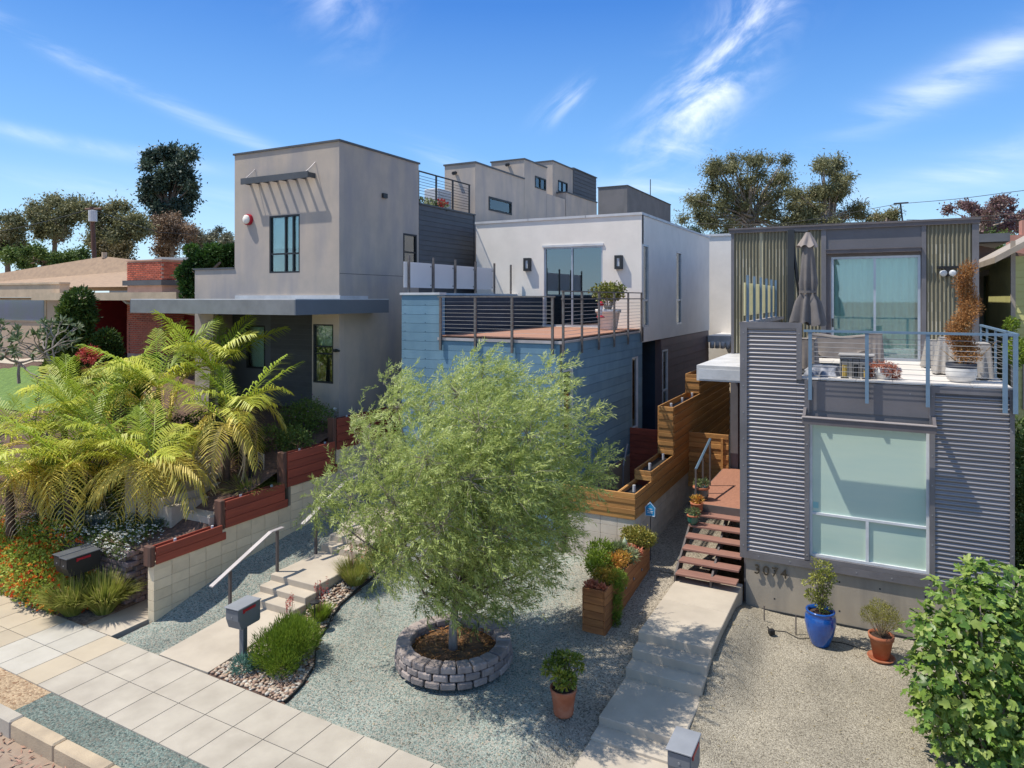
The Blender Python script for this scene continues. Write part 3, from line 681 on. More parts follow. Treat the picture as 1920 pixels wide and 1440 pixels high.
# ------------------------------------------------------------------ wall, window and board helpers
def wall(face, c, s0, s1, z0, z1, holes=(), th=.2):
    """facade with rectangular openings, thickness going inwards"""
    S = sorted({s0, s1, *[h[0] for h in holes], *[h[1] for h in holes]}); T = sorted({z0, z1, *[h[2] for h in holes], *[h[3] for h in holes]})
    mb = MB()
    for i in range(len(S)-1):
        j = 0
        while j < len(T)-1:
            def solid(j): return not any(h[0] < (S[i]+S[i+1])/2 < h[1] and h[2] < (T[j]+T[j+1])/2 < h[3] for h in holes)
            if not solid(j): j += 1; continue
            k = j
            while k+1 < len(T)-1 and solid(k+1): k += 1
            mb.fb(face, c, S[i], S[i+1], -th, 0, T[j], T[k+1]); j = k+1
    return mb
def window(t, face, c, s0, s1, z0, z1, fm, gm, mv=(), mh=(), fw=.045, set_in=.06, blind=None, blind_z=None, proud=False, name='window', blind_off=.12, wavy=False):
    n1 = .012 if proud else -set_in + .045; n0 = -set_in - .03
    mb = MB()
    mb.fb(face, c, s0, s0+fw, n0, n1, z0, z1); mb.fb(face, c, s1-fw, s1, n0, n1, z0, z1)
    mb.fb(face, c, s0+fw, s1-fw, n0, n1, z0, z0+fw); mb.fb(face, c, s0+fw, s1-fw, n0, n1, z1-fw, z1)
    for m_ in mv: mb.fb(face, c, m_-fw*.45, m_+fw*.45, n0+.01, n1-.004, z0+fw, z1-fw)
    for h in mh:
        z, a, b_ = h if isinstance(h, tuple) else (h, s0+fw, s1-fw)
        mb.fb(face, c, a, b_, n0+.012, n1-.006, z-fw*.45, z+fw*.45)
    w = t.part(name, mb, fm)
    ss = [s0+fw*.5] + list(mv) + [s1-fw*.5]
    for i in range(len(ss)-1):
        t.part('pane', MB().fb(face, c, ss[i]+.01, ss[i+1]-.01, -set_in-.012, -set_in-.004, z0+fw*.5, z1-fw*.5), gm, w)
    if blind:
        bz = blind_z or (z0, z1); a = -set_in-blind_off
        if wavy:
            mb = MB(); N_ = 60
            for i in range(N_+1):
                s = s0+.03+(s1-s0-.06)*i/N_; nn = a + .03*math.sin(i*1.35) + .012*math.sin(i*.4)
                for z in bz: mb.v.append((s, c-nn, z) if face == 'F' else (c+nn, s, z))
            for i in range(N_): mb.f.append((2*i, 2*i+2, 2*i+3, 2*i+1))
            t.part('curtain', mb, blind, w, smooth=True, fix=False)
        else:
            t.part('blind', MB().fb(face, c, s0+.02, s1-.02, a-.01, a, bz[0], bz[1]), blind, w)
    return w
def boards(t, name, face, c, s0, s1, z0, z1, h, m_, holes=(), gap=.008, th=.014, joints=(), parent=None, lap=0.0, off=0.0, stagger=None):
    z = z1
    row = 0
    while z - h*.6 > z0:
        a, b_ = max(z0, z-h+gap), z
        cuts = [s0, s1] + [j for j in joints if s0 < j < s1]
        if stagger: cuts += [s for s in (stagger(row)) if s0 < s < s1]
        cuts = sorted(set(cuts))
        segs = []
        for i in range(len(cuts)-1): segs.append((cuts[i]+(gap/2 if i else 0), cuts[i+1]-(gap/2 if i < len(cuts)-2 else 0), a, b_))
        for hh in holes:
            new = []
            for (p, q, u, v) in segs:
                if hh[1] <= p or hh[0] >= q or hh[3] <= u or hh[2] >= v: new.append((p, q, u, v)); continue
                if hh[0] > p: new.append((p, hh[0], u, v))
                if hh[1] < q: new.append((hh[1], q, u, v))
                pp, qq = max(p, hh[0]), min(q, hh[1])
                if u < hh[2]-.01: new.append((pp, qq, u, hh[2]))
                if v > hh[3]+.01: new.append((pp, qq, hh[3], v))
            segs = new
        for (p, q, u, v) in segs:
            if q-p < .02: continue
            o_ = off + random.uniform(0, .0015)
            mb = MB()
            if lap:
                poly = [(o_, u), (o_+th, u), (o_+th*.35, v), (o_, v)]
                if face == 'F': mb.add([(p, c-n_, z_) for n_, z_ in poly] + [(q, c-n_, z_) for n_, z_ in poly], [(0,1,2,3),(7,6,5,4),(0,4,5,1),(1,5,6,2),(2,6,7,3),(3,7,4,0)])
                else: mb.add([(c+n_, p, z_) for n_, z_ in poly] + [(c+n_, q, z_) for n_, z_ in poly], [(0,1,2,3),(7,6,5,4),(0,4,5,1),(1,5,6,2),(2,6,7,3),(3,7,4,0)])
            else: mb.fb(face, c, p, q, o_, o_+th, u, v)
            t.part(name, mb, m_, parent)
        z -= h; row += 1
def corrugated(face, c, s0, s1, z0, z1, period=.085, amp=.017, across='h', seg=8, off=.02):
    """sheet metal with rounded ridges; across='h' ridges run horizontally"""
    mb = MB()
    if across == 'h':
        n = int((z1-z0)/period*seg)
        for i in range(n+1):
            z = z0+(z1-z0)*i/n; nn = off + amp*math.sin(2*math.pi*z/period)
            for s in (s0, s1): mb.v.append((s, c-nn, z) if face == 'F' else (c+nn, s, z))
    else:
        n = int((s1-s0)/period*seg)
        for i in range(n+1):
            s = s0+(s1-s0)*i/n; nn = off + amp*math.sin(2*math.pi*s/period)
            for z in (z0, z1): mb.v.append((s, c-nn, z) if face == 'F' else (c+nn, s, z))
    for i in range(n): mb.f.append((2*i, 2*i+1, 2*i+3, 2*i+2) if across == 'h' else (2*i, 2*i+2, 2*i+3, 2*i+1))
    return mb
def rivets(t, pts, face, c, m_, r=.012):
    mb = MB()
    for s, z in pts:
        mb.fb(face, c, s-r, s+r, 0, .008, z-r, z+r)
    t.part('rivets', mb, m_, kind='stuff')

# ================================================================== HOUSE 1: grey stucco tower
H1 = Thing('stucco_house', 'grey stucco tower house with a slatted window awning and slate canopy over its porch', 'house', (-15.5, 17, 2.6))
hF = [(-16.17, -14.94, 7.26, 8.97)]
H1.part('wall', wall('F', 15.0, -17.66, -13.44, 6.2, 10.93, hF), stucco_grey)
H1.part('wall', wall('F', 15.0, -19.5, -17.66, 6.2, 7.42), stucco_grey)
hR = [(17.97, 18.69, 7.25, 8.59)]
H1.part('wall', wall('R', -13.44, 15.2, 18.81, 2.2, 10.93, hR), stucco_grey)
hL = [(-14.42, -13.66, 4.09, 5.77)]
H1.part('wall', wall('F', 15.0, -14.46, -13.44, 2.2, 6.198, hL), stucco_grey)
H1.part('wall', MB().box(-19.5, -18.63, 15.0, 15.2, 2.4, 6.198), stucco_grey)
H1.part('wall', MB().box(-14.46, -14.36, 15.2, 16.3, 2.4, 6.2), siding_dark)
hP = [(-18.63, -17.76, 4.2, 5.62)]
H1.part('wall', wall('F', 16.3, -19.5, -14.46, 2.4, 6.2, hP), fascia)
boards(H1, 'siding_board', 'F', 16.3, -17.5, -14.47, 2.6, 6.19, .165, siding_dark, lap=1, th=.016)
H1.part('soffit', MB().box(-19.5, -14.46, 15.2, 16.3, 6.2, 6.25), stucco_grey)
H1.part('roof', MB().box(-19.5, -17.66, 15.2, 21, 7.2, 7.3).box(-17.66, -13.64, 15.2, 18.81, 10.7, 10.8), coping_grey)
H1.part('wall', MB().box(-17.66, -17.46, 15.2, 18.81, 7.3, 10.93), stucco_grey, label='west wall of the tower')
H1.part('wall', MB().box(-17.46, -13.64, 18.65, 18.81, 9.3, 10.93), stucco_grey)
H1.part('wall', MB().box(-19.5, -19.3, 15.2, 22, 2.4, 7.42), stucco_grey)
H1.part('wall', MB().box(-19.3, -13.64, 22.2, 22.4, 2.4, 9.3), stucco_grey)
mb = MB().box(-17.70, -13.40, 14.96, 15.22, 10.93, 10.985).box(-13.62, -13.40, 15.22, 18.85, 10.93, 10.985).box(-17.70, -17.46, 15.22, 18.85, 10.93, 10.985).box(-17.46, -13.62, 18.6, 18.85, 10.93, 10.985)
H1.part('coping', mb, coping_grey)
H1.part('coping', MB().box(-19.54, -17.663, 14.96, 15.22, 7.42, 7.47), coping_grey)
window(H1, 'F', 15.0, *hF[0], frame_black, g_green, mv=(-15.53, -15.22), mh=((7.83, -16.1, -15.0),), fw=.05, set_in=.05, blind=blind_white, blind_z=(8.0, 8.9))
window(H1, 'R', -13.44, *hR[0], frame_black, g_dark, mh=(8.0,), fw=.05, set_in=.03, blind=blind_white, blind_z=(8.02, 8.56), blind_off=.03)
window(H1, 'F', 15.0, *hL[0], frame_black, g_green, mh=(4.93, 5.13), fw=.045, set_in=.05, blind=blind_white, blind_z=(5.15, 5.75))
window(H1, 'F', 16.3, *hP[0], frame_black, g_pale, fw=.05, set_in=.04, blind=shade_green, blind_z=(4.25, 5.6), blind_off=.04)
# canopy
cp = H1.part('canopy', MB().box(-19.35, -12.87, 12.78, 14.99, 6.40, 6.44).box(-13.42, -12.87, 15.01, 16.45, 6.40, 6.44), fascia)
H1.part('fascia_board', MB().box(-19.35, -12.87, 12.74, 12.78, 6.09, 6.47), fascia_lit, cp)
H1.part('fascia_board', MB().box(-12.87, -12.83, 12.74, 16.45, 6.09, 6.47), fascia, cp)
H1.part('fascia_board', MB().box(-13.42, -12.87, 16.45, 16.49, 6.09, 6.47), fascia, cp)
H1.part('fascia_board', MB().box(-19.39, -19.35, 12.74, 14.99, 6.09, 6.47), fascia, cp)
H1.part('canopy_soffit', MB().box(-19.34, -12.88, 12.79, 14.99, 6.10, 6.13).box(-13.42, -12.88, 15.01, 16.44, 6.10, 6.13), stucco_white, cp)
H1.part('flashing', MB().box(-17.6, -13.38, 14.955, 14.998, 6.445, 6.60).box(-13.438, -13.40, 14.96, 16.2, 6.445, 6.58), flash_white, cp)
H1.part('gravel_stop', MB().box(-19.37, -12.85, 12.755, 12.80, 6.47, 6.495).box(-12.895, -12.85, 12.80, 16.47, 6.47, 6.495), flash_white, cp)
# slatted awning held by two cables
aw = H1.part('awning', MB().box(-17.03, -14.32, 14.68, 14.72, 9.94, 10.12), coping_grey)
for k in range(8):
    x = -16.98 + k*.376
    H1.part('awning_slat', MB().box(x-.02, x+.02, 14.722, 14.999, 9.96, 10.10), coping_grey, aw)
for x in (-16.85, -14.42):
    H1.part('cable', MB().tube([(x, 14.72, 10.12), (x+.04, 14.86, 10.26), (x+.09, 14.99, 10.42)], .012, 5), rail_pale, aw)
# joints in the render of the side wall
H1.part('control_joint', MB().box(-13.441, -13.436, 15.02, 17.95, 7.205, 7.22), coping_grey)
H1.part('vent', MB().box(-13.438, -13.36, 16.88, 17.08, 9.58, 9.72), frame_black)
H1.part('spigot', MB().box(-13.60, -13.5, 14.9, 14.999, 5.0, 5.08).tube([(-13.52, 14.95, 5.04), (-13.35, 14.9, 5.04)], .03), frame_black)
H1.part('standpipe', MB().tube([(-13.55, 14.85, 2.6), (-13.55, 14.85, 3.35), (-13.50, 14.85, 3.42), (-13.42, 14.85, 3.40)], .05, 8), flash_white)
# dark lap siding block with the roof terrace above
H1.part('wall', MB().box(-13.66, -13.46, 18.811, 22.4, 2.2, 9.62), siding_dark, label='dark side wall under the roof terrace')
boards(H1, 'siding_board', 'R', -13.46, 18.83, 22.33, 4.6, 9.60, .165, siding_dark, lap=1, th=.018)
H1.part('corner_board', MB().box(-13.46, -13.425, 22.33, 22.40, 4.6, 9.62), coping_grey)
H1.part('coping', MB().box(-13.70, -13.41, 18.83, 22.42, 9.62, 9.67), coping_grey)
H1.part('terrace_floor', MB().box(-19.3, -13.66, 18.85, 22.2, 9.2, 9.3), coping_grey)
rl = H1.part('railing', MB().tube([(-13.50, 18.83, 10.73), (-13.50, 22.15, 10.73)], .028, 4), metal_dark)
for y in (18.87, 19.92, 20.97, 22.10): H1.part('post', MB().box(-13.525, -13.475, y-.025, y+.025, 9.67, 10.72), metal_dark, rl)
for k in range(9): H1.part('rail_bar', MB().tube([(-13.50, 18.85, 9.80+k*.098), (-13.50, 22.1, 9.80+k*.098)], .008, 4), metal_dark, rl)
H1.part('railing', MB().tube([(-13.9, 18.9, 10.17), (-13.9, 19.4, 10.15), (-13.9, 19.4, 9.3)], .022, 4), metal_dark)

bell = Thing('alarm_bell', 'round red and white alarm bell on the upper front of the grey stucco tower', 'alarm', (-17.02, 14.95, 8.91))
mb = MB().lathe([(0, 0), (.17, 0), (.17, .09), (0, .09)], n=20); mb.v = [(x-17.02, 15.0-.002-z, y+8.91) for x, y, z in mb.v]
bell.part('backplate', mb, flag_red, smooth=False)
mb = MB().lathe([(0, .092), (.135, .092), (.14, .13), (.11, .16), (0, .17)], n=20); mb.v = [(x-17.02, 15.0-z, y+8.91) for x, y, z in mb.v]
bell.part('dome', mb, stucco_white, smooth=True)

ac = Thing('air_conditioner', 'white outdoor air conditioner behind the black railing of the roof terrace', 'air conditioner', (-14.5, 21.7, 9.3))
ac.part('casing', MB().bbox(-14.9, -14.28, 21.2, 22.1, 9.4, 10.55, .02), alu_white)
for k in range(11): ac.part('louvre', MB().box(-14.28, -14.262, 21.26, 22.04, 9.5+k*.09, 9.55+k*.09), coping_white)
ac.part('feet', MB().box(-14.85, -14.33, 21.3, 21.36, 9.3, 9.4).box(-14.85, -14.33, 21.9, 21.96, 9.3, 9.4), metal_dark)
fl = Thing('terrace_planter', 'planter of pale leaves and red flowers on the grey tower house roof terrace', 'planter', (-13.8, 19.6, 9.3))
fl.part('trough', MB().bbox(-14.0, -13.7, 18.95, 20.6, 9.3, 9.62), coping_grey)
leaf_part(fl, 'foliage', blob_leaves([((-13.62, 19.0+.25*i, 9.72+.03*(i % 2)), (.2, .2, .13)) for i in range(7)], 500, .11, .05), L_sedum)
leaf_part(fl, 'flower', blob_leaves([((-13.55, 20.25, 9.83), (.14, .2, .1)), ((-13.6, 20.6, 9.85), (.1, .14, .08))], 120, .1, .07), P_red)

# rear blocks of the same grey group, stepping up and back
RB = Thing('rear_stucco_building', 'stepped grey stucco blocks rising behind the white house', 'building', (-15, 32, 3))
def block(x0, x1, y0, y1, z, holes=(), z0=3.0, m_=stucco_grey, cop=coping_grey):
    RB.part('wall', wall('R', x1, y0, y1, z0, z-.05, holes), m_)
    RB.part('wall', MB().box(x0, x1-.2, y0, y0+.2, z0, z-.05), m_)
    RB.part('wall', MB().box(x0, x0+.2, y0+.2, y1, z0, z-.05), m_)
    RB.part('roof', MB().box(x0+.2, x1-.2, y0+.2, y1, z-.5, z-.4), cop)
    RB.part('coping', MB().box(x0-.04, x1+.04, y0-.04, y0+.24, z-.05, z+.01).box(x1-.24, x1+.04, y0+.24, y1+.02, z-.05, z+.01), cop)
wb = (23.44, 25.34, 9.94, 10.48)
block(-14.81, -13.44, 22.43, 26.48, 11.65, [wb])
window(RB, 'R', -13.44, *wb, frame_black, g_green, fw=.07, set_in=.02, blind=shade_green, blind_off=.03)
wc = (27.54, 28.66, 11.40, 11.92)
block(-15.06, -13.44, 26.5, 28.75, 12.50, [wc])
window(RB, 'R', -13.44, *wc, frame_black, g_green, mv=(28.1,), fw=.05, set_in=.02, blind=shade_green, blind_off=.04)
RB.part('wall', MB().box(-14.5, -13.44, 28.77, 30.88, 3, 11.3), stucco_grey)
wd = (31.05, 32.2, 11.75, 12.3)
block(-14.8, -13.9, 30.42, 32.9, 13.15, [(31.05, 32.2, 11.75, 12.3)])
window(RB, 'R', -13.9, *wd, frame_black, g_dark, mv=(31.6,), fw=.05, set_in=.02, blind=coping_white, blind_off=.04)
RB.part('wall', MB().box(-14.8, -13.9, 32.92, 36.2, 3, 13.16), siding_dark)
boards(RB, 'siding_board', 'R', -13.9, 32.95, 36.2, 11.0, 13.16, .2, siding_dark, lap=1, th=.02)
RB.part('coping', MB().box(-14.84, -13.84, 32.9, 36.25, 13.165, 13.22), coping_grey)
RB.part('wall', MB().box(-14.41, -13.40, 30.9, 35.0, 3, 11.62), stucco_grey)
RB.part('coping', MB().box(-14.45, -13.36, 30.86, 35.04, 11.62, 11.68), coping_grey)
block(-15.3, -13.44, 40.2, 50.0, 13.34, m_=mat('stucco_dark', (0.20, 0.19, 0.19), .95, (0.16, 0.155, 0.155), 1))
RB.part('wall_light', MB().bbox(-13.88, -13.72, 29.1, 29.35, 11.7, 11.95), coping_grey)
for (x, y, z) in ((-14.3, 22.36, 11.3), (-14.2, 26.43, 12.3)): RB.part('spotlight', MB().tube([(x, y+.05, z), (x, y-.12, z-.05)], .07, 8), metal_dark)
RB.part('antenna', MB().tube([(-13.6, 45.5, 13.3), (-13.6, 45.5, 14.5)], .03, 5), metal_dark)

# ================================================================== HOUSE 2: blue boards below, white box above
H2 = Thing('blue_and_white_house', 'house with blue board siding below and a white stucco box set back above its deck', 'house', (-9, 18, .6))
boards(H2, 'siding_board', 'F', 15.0, -11.26, -10.05, .8, 6.55, .234, siding_blue, th=.014)
boards(H2, 'siding_board', 'F', 15.0, -10.05, -6.63, .8, 5.40, .234, siding_blue, th=.014, stagger=lambda r: (-9.1 + 1.3*(r % 2),))
H2.part('wall', MB().box(-11.26, -10.06, 15.003, 15.25, .5, 6.60), siding_blue, label='solid blue parapet beside the deck')
H2.part('wall', MB().box(-10.06, -6.65, 15.003, 15.2, .5, 5.44), siding_blue)
hs2 = [(15.10, 15.72, 2.4, 4.80), (20.27, 20.90, 1.75, 4.72)]
H2.part('wall', wall('R', -6.645, 15.2, 21.3, .5, 5.44, hs2, th=.15), siding_blue)
boards(H2, 'siding_board', 'R', -6.643, 15.02, 21.3, 1.85, 5.44, .234, siding_blue, hs2, joints=(16.0, 20.05), th=.014)
H2.part('corner_trim', MB().box(-6.66, -6.62, 14.98, 15.02, 1.8, 5.44), coping_grey)
H2.part('foundation', MB().box(-6.80, -6.61, 15.0, 31, -.4, 1.84), concrete_base)
mb = MB()
for r_ in range(20):
    z = 6.55 - r_*.234 - .117
    for x in (-11.15, -10.5): mb.fb('F', 15.0, x-.012, x+.012, .014, .018, z-.1, z-.08)
H2.part('fasteners', mb, fastener, kind='stuff')
for a in hs2: window(H2, 'R', -6.63, *a, alu_white, g_dark, mh=((a[2]+.8),), fw=.05, set_in=.05, blind=brown_wall if a[0] < 16 else None, blind_off=.08)
H2.part('coping', MB().box(-11.30, -10.03, 14.95, 15.27, 6.60, 6.66).box(-11.30, -11.02, 15.27, 21.2, 6.60, 6.66), coping_white)
H2.part('wall', MB().box(-11.28, -11.04, 15.25, 21.2, .5, 6.60), siding_blue)
boards(H2, 'siding_board', 'R', -10.06, 15.27, 21.18, 5.58, 6.58, .234, navy, th=.014)
H2.part('wall', MB().box(-11.04, -10.07, 15.25, 21.19, 5.4, 6.59), navy)
# deck
for k in range(44):
    y = 15.02 + k*.1405
    if y < 21.1: H2.part('deck_board', MB().bbox(-10.04, -6.66, y, y+.134, 5.53, 5.56, .003), deck_wood)
H2.part('deck_frame', MB().box(-10.04, -6.67, 15.2, 21.2, 5.3, 5.52), coping_grey)
H2.part('deck_edge', MB().box(-10.10, -6.60, 14.955, 15.015, 5.43, 5.50), rail_pale)
H2.part('deck_edge', MB().box(-6.66, -6.60, 15.016, 21.15, 5.44, 5.49), rail_pale)
# front railing
rl = H2.part('railing', MB().box(-10.06, -6.75, 14.89, 14.95, 6.53, 6.565), metal_rail)
for x in (-9.98, -8.94, -7.90, -6.82): H2.part('post', MB().box(x-.028, x+.028, 14.895, 14.945, 5.18, 6.53), metal_rail, rl)
for k in range(9): H2.part('cable', MB().tube([(-9.98, 14.92, 5.66+k*.095), (-6.82, 14.92, 5.66+k*.095)], .0035, 4), cable, rl)
rl = H2.part('railing', MB().box(-6.57, -6.52, 14.85, 21.0, 6.66, 6.69).box(-6.57, -6.52, 14.85, 21.1, 6.48, 6.51), metal_rail, label='side railing with a second higher handrail')
for y in (14.93, 16.09, 17.27, 18.47, 19.68, 20.97): H2.part('post', MB().box(-6.575, -6.525, y-.022, y+.022, 5.15, 6.66), metal_rail, rl)
for k in range(9): H2.part('cable', MB().tube([(-6.55, 14.93, 5.64+k*.092), (-6.55, 20.97, 5.64+k*.092)], .005, 4), cable, rl)
# white box
hw = [(-10.01, -7.92, 5.58, 8.22)]
H2.part('upper_wall', wall('F', 21.21, -12.67, -6.62, 5.15, 9.14, hw), stucco_white)
hr = [(21.27, 22.0, 5.60, 8.23), (25.41, 26.2, 5.55, 8.25)]
H2.part('upper_wall', wall('R', -6.62, 21.41, 31.02, 5.12, 9.14, hr), stucco_white)
H2.part('upper_wall', MB().box(-12.67, -12.47, 21.41, 31.02, 5.15, 9.14).box(-12.47, -6.82, 30.82, 31.02, 5.15, 9.14), stucco_white, label='rear and west walls of the white box')
H2.part('roof', MB().box(-12.47, -6.82, 21.41, 30.82, 8.95, 9.05), flash_white)
H2.part('upper_floor', MB().box(-12.47, -6.82, 21.41, 30.82, 5.15, 5.4), interior)
H2.part('coping', MB().box(-12.70, -6.59, 21.17, 21.47, 9.14, 9.22).box(-6.87, -6.59, 21.47, 31.05, 9.14, 9.22).box(-12.70, -12.42, 21.47, 31.05, 9.14, 9.22), coping_white)
for x in (-10.6, -8.5): H2.part('coping_seam', MB().box(x, x+.01, 21.165, 21.17, 9.14, 9.222), coping_grey)
d = window(H2, 'F', 21.21, *hw[0], alu, g_teal, mv=(-9.0,), fw=.055, set_in=.07, name='sliding_door')
H2.part('lintel', MB().box(-10.06, -7.88, 21.17, 21.208, 8.22, 8.29), alu_white)
for a in hr: window(H2, 'R', -6.62, *a, alu, g_dark, mh=(6.45,), fw=.06, set_in=.05, blind=brown_wall, blind_off=.3)
H2.part('interior_bed', MB().bbox(-9.9, -8.2, 22.2, 24, 5.4, 6.0, .1), curtain)
# lower side beyond the blue wall
H2.part('recess_wall', MB().box(-7.6, -7.5, 21.3, 23.5, .5, 5.12).box(-7.5, -6.65, 21.3, 21.35, .5, 5.12), navy)
hm = [(23.64, 24.3, 2.6, 4.72)]
H2.part('lower_wall', wall('R', -6.66, 23.5, 31.0, 1.84, 5.10, hm), siding_maroon)
H2.part('lower_wall', MB().box(-7.5, -6.86, 23.5, 23.6, 1.84, 5.10), navy)
H2.part('lower_wall', MB().box(-11.0, -6.86, 30.8, 31, 1.84, 5.1), navy)
boards(H2, 'siding_board', 'R', -6.655, 23.52, 31.0, 2.2, 5.10, .26, siding_maroon, hm, lap=1, th=.016)
for a in hm: window(H2, 'R', -6.64, *a, alu_white, g_pale, mh=(3.3,), fw=.06, set_in=.03, blind=brown_wall, blind_off=.1)
H2.part('faucet', MB().tube([(-10.46, 21.2, 5.95), (-10.46, 21.1, 5.95), (-10.46, 21.1, 5.85)], .03, 6).box(-10.56, -10.36, 21.08, 21.12, 5.93, 6.02), rail_pale)

for (x0, x1, lab) in ((-10.72, -10.48, 'dark wall lantern left of the sliding door on the white stucco wall'), (-7.47, -7.23, 'dark wall lantern right of the sliding door above the jade plant')):
    t = Thing('wall_lantern', lab, 'wall light', ((x0+x1)/2, 21.15, 7.6), group='lanterns beside the sliding door')
    mb = MB()
    for a, b_, z0, z1 in ((x0, x0+.07, 7.44, 7.88), (x1-.07, x1, 7.44, 7.88), (x0+.07, x1-.07, 7.80, 7.88), (x0+.07, x1-.07, 7.44, 7.53)): mb.box(a, b_, 21.06, 21.21, z0, z1)
    t.part('frame', mb, metal_dark)
    t.part('glass', MB().box(x0+.07, x1-.07, 21.09, 21.15, 7.53, 7.80), alu_white)

# frosted privacy screen: posts with clamped panels
scr = Thing('privacy_screen', 'white frosted panels on steel posts along the left edge of the blue house deck', 'screen', (-11.2, 18, 6.66))
ys = [15.18, 16.34, 17.49, 18.66, 19.85, 21.0]
for i, y in enumerate(ys):
    scr.part('post', MB().box(-11.19, -11.14, y-.025, y+.025, 6.66, 7.66), metal_rail)
for i in range(4):
    scr.part('panel', MB().box(-11.225, -11.205, (ys[i]+.03) if i else 15.02, ys[i+1]-.03, 6.80, 7.49), frosted)
mb = MB()
for y in ys[1:5]:
    for z in (6.87, 7.4):
        for s in (-.08, .08): mb.box(-11.204, -11.195, y+s-.015, y+s+.015, z-.015, z+.015)
scr.part('clamps', mb, metal_dark)

jp = Thing('potted_jade', 'round jade plant in a white plastic pot on the deck of the blue house', 'potted plant', (-7.25, 19.9, 5.56), local=True)
jp.part('pot', MB().lathe([(0, 0), (.24, 0), (.27, .04), (.35, .52), (.39, .53), (.39, .62), (.34, .62), (.32, .55), (0, .55)], n=24), white_pot, smooth=True)
mb = MB()
for k in range(9):
    a = k*.7; mb.tube([(0, 0, .5), (.12*math.cos(a), .12*math.sin(a), .75), (.33*math.cos(a), .33*math.sin(a), 1.0+.1*(k % 3))], [.045, .03, .015], 6)
jp.part('stem', mb, bark_pale, smooth=True)
bl = [((.36*math.cos(a)*s, .36*math.sin(a)*s, 1.0 + z), (.2, .2, .17)) for a, s, z in [(i*.9, .5+.5*(i % 3)/2, .28*((i*7) % 5)/4) for i in range(16)]]
leaf_part(jp, 'foliage', blob_leaves(bl, 1700, .075, .055, jit=.8, inner=.3), L_jade)

hf = Thing('hummingbird_feeder', 'red and clear hummingbird feeder hanging above the blue house deck', 'bird feeder', (-6.55, 17.0, 6.2), local=True)
hf.o.location = (-6.7, 17.8, 5.98)
hf.part('base', MB().lathe([(0, 0), (.11, 0), (.115, .03), (.06, .06), (0, .07)], n=16), flag_red, smooth=True)
hf.part('bottle', MB().lathe([(.035, .07), (.05, .2), (.065, .33), (.0, .34)], n=14), frosted, smooth=True)
hf.part('cap', MB().lathe([(0, .33), (.075, .33), (.09, .38), (.04, .44), (0, .45)], n=14), flag_red, smooth=True)
hf.part('wire', MB().tube([(0, 0, .45), (0, 0, .66), (.13, 0, .69)], .006, 4), metal_dark)

# neighbour's white wall seen between the houses, with a corrugated awning over a dark yard
nb = Thing('white_back_building', 'plain white wall between the white house and the fibreglass clad house', 'building', (-4.5, 34, 3))
nb.part('wall', MB().box(-7.5, -2.5, 33.5, 34, 3.4, 9.45), stucco_white)
nb.part('coping', MB().box(-7.5, -2.5, 33.44, 34.05, 9.45, 9.55), coping_white)
nb.part('lower_wall', MB().box(-7.5, -2.5, 33.6, 34, 0, 3.4), brown_wall)
nb.part('awning_roof', MB().prism([(-6.6, 4.62), (-3.4, 4.62), (-3.4, 4.9), (-6.6, 4.9)], 30.6, 33.5), flash_white)
for k in range(12): nb.part('scallop', MB().lathe([(0, 0), (.1, .02), (.1, .3), (0, .3)], (-6.4+k*.22, 30.55, 4.35), 8), flash_white, smooth=True)

# ================================================================== HOUSE 3: corrugated metal front, deck, fibreglass upper storey
H3 = Thing('corrugated_house', 'house clad in grey corrugated metal with a big pale green window and a roof deck', 'house', (0, 17, .1))
YF = 15.0
H3.part('foundation', MB().box(-2.46, 2.10, YF+.03, 20, -.5, 1.17), concrete_base, label='board-marked concrete base of the front')
mb = MB()
for x in (-1.9, -.7, .0, .75): 
    for z in (.38, .95): mb.fb('F', YF+.03, x-.015, x+.015, 0, .002, z-.015, z+.015)
H3.part('tie_holes', mb, frame_black, kind='stuff')
H3.part('base_strip', MB().box(-2.46, 2.1, YF+.01, YF+.028, -.3, .14), frame_black)
hb = [(-1.24, .81, 1.38, 4.08)]
H3.part('wall', wall('F', YF+.02, -2.50, 2.10, 1.17, 4.87, hb, th=.15), panel_metal)
H3.part('wall', MB().box(-2.52, -1.42, YF+.02, YF+.17, 4.871, 5.98), panel_metal)
H3.part('corrugated_sheet', corrugated('F', YF+.018, -2.43, -1.48, 1.24, 5.90), corr_metal, smooth=True, fix=False)
H3.part('corrugated_sheet', corrugated('F', YF+.018, -1.478, -1.33, 1.24, 4.80, off=.021), corr_metal, smooth=True, fix=False)
H3.part('corrugated_sheet', corrugated('F', YF+.018, .90, 2.03, 1.26, 4.74), corr_metal, smooth=True, fix=False)
tr = MB()
for (a, b_, z0, z1) in ((-2.57, -2.43, 1.14, 6.02), (-1.48, -1.38, 4.88, 5.90), (-2.43, -1.38, 5.90, 6.02), (-1.33, -1.24, 1.30, 4.88), (.81, .90, 1.30, 4.88), (2.03, 2.10, 1.14, 4.88), (-2.43, 2.03, 1.14, 1.30-.02), (.90, 2.03, 4.76, 4.88)):
    tr.fb('F', YF+.018, a, b_, .0, .052, z0, z1)
H3.part('trim', tr, trim_metal)
H3.part('trim', MB().fb('F', YF+.018, -1.24, .81, .0, .045, 1.285, 1.375), trim_metal)
H3.part('spandrel', MB().fb('F', YF+.018, -1.24, .81, .0, .012, 4.28, 4.86), panel_metal)
pts = []
for z in np.arange(1.4, 5.9, .55): pts += [(-2.5, z), (-1.285 if z < 4.8 else -1.43, z)]
for z in np.arange(1.4, 4.8, .55): pts += [(.855, z), (2.065, z)]
for x in np.arange(-2.2, 2.0, .6): pts.append((x, 1.21))
mb = MB()
for s, z in pts: mb.fb('F', YF+.018, s-.012, s+.012, .052, .058, z-.012, z+.012)
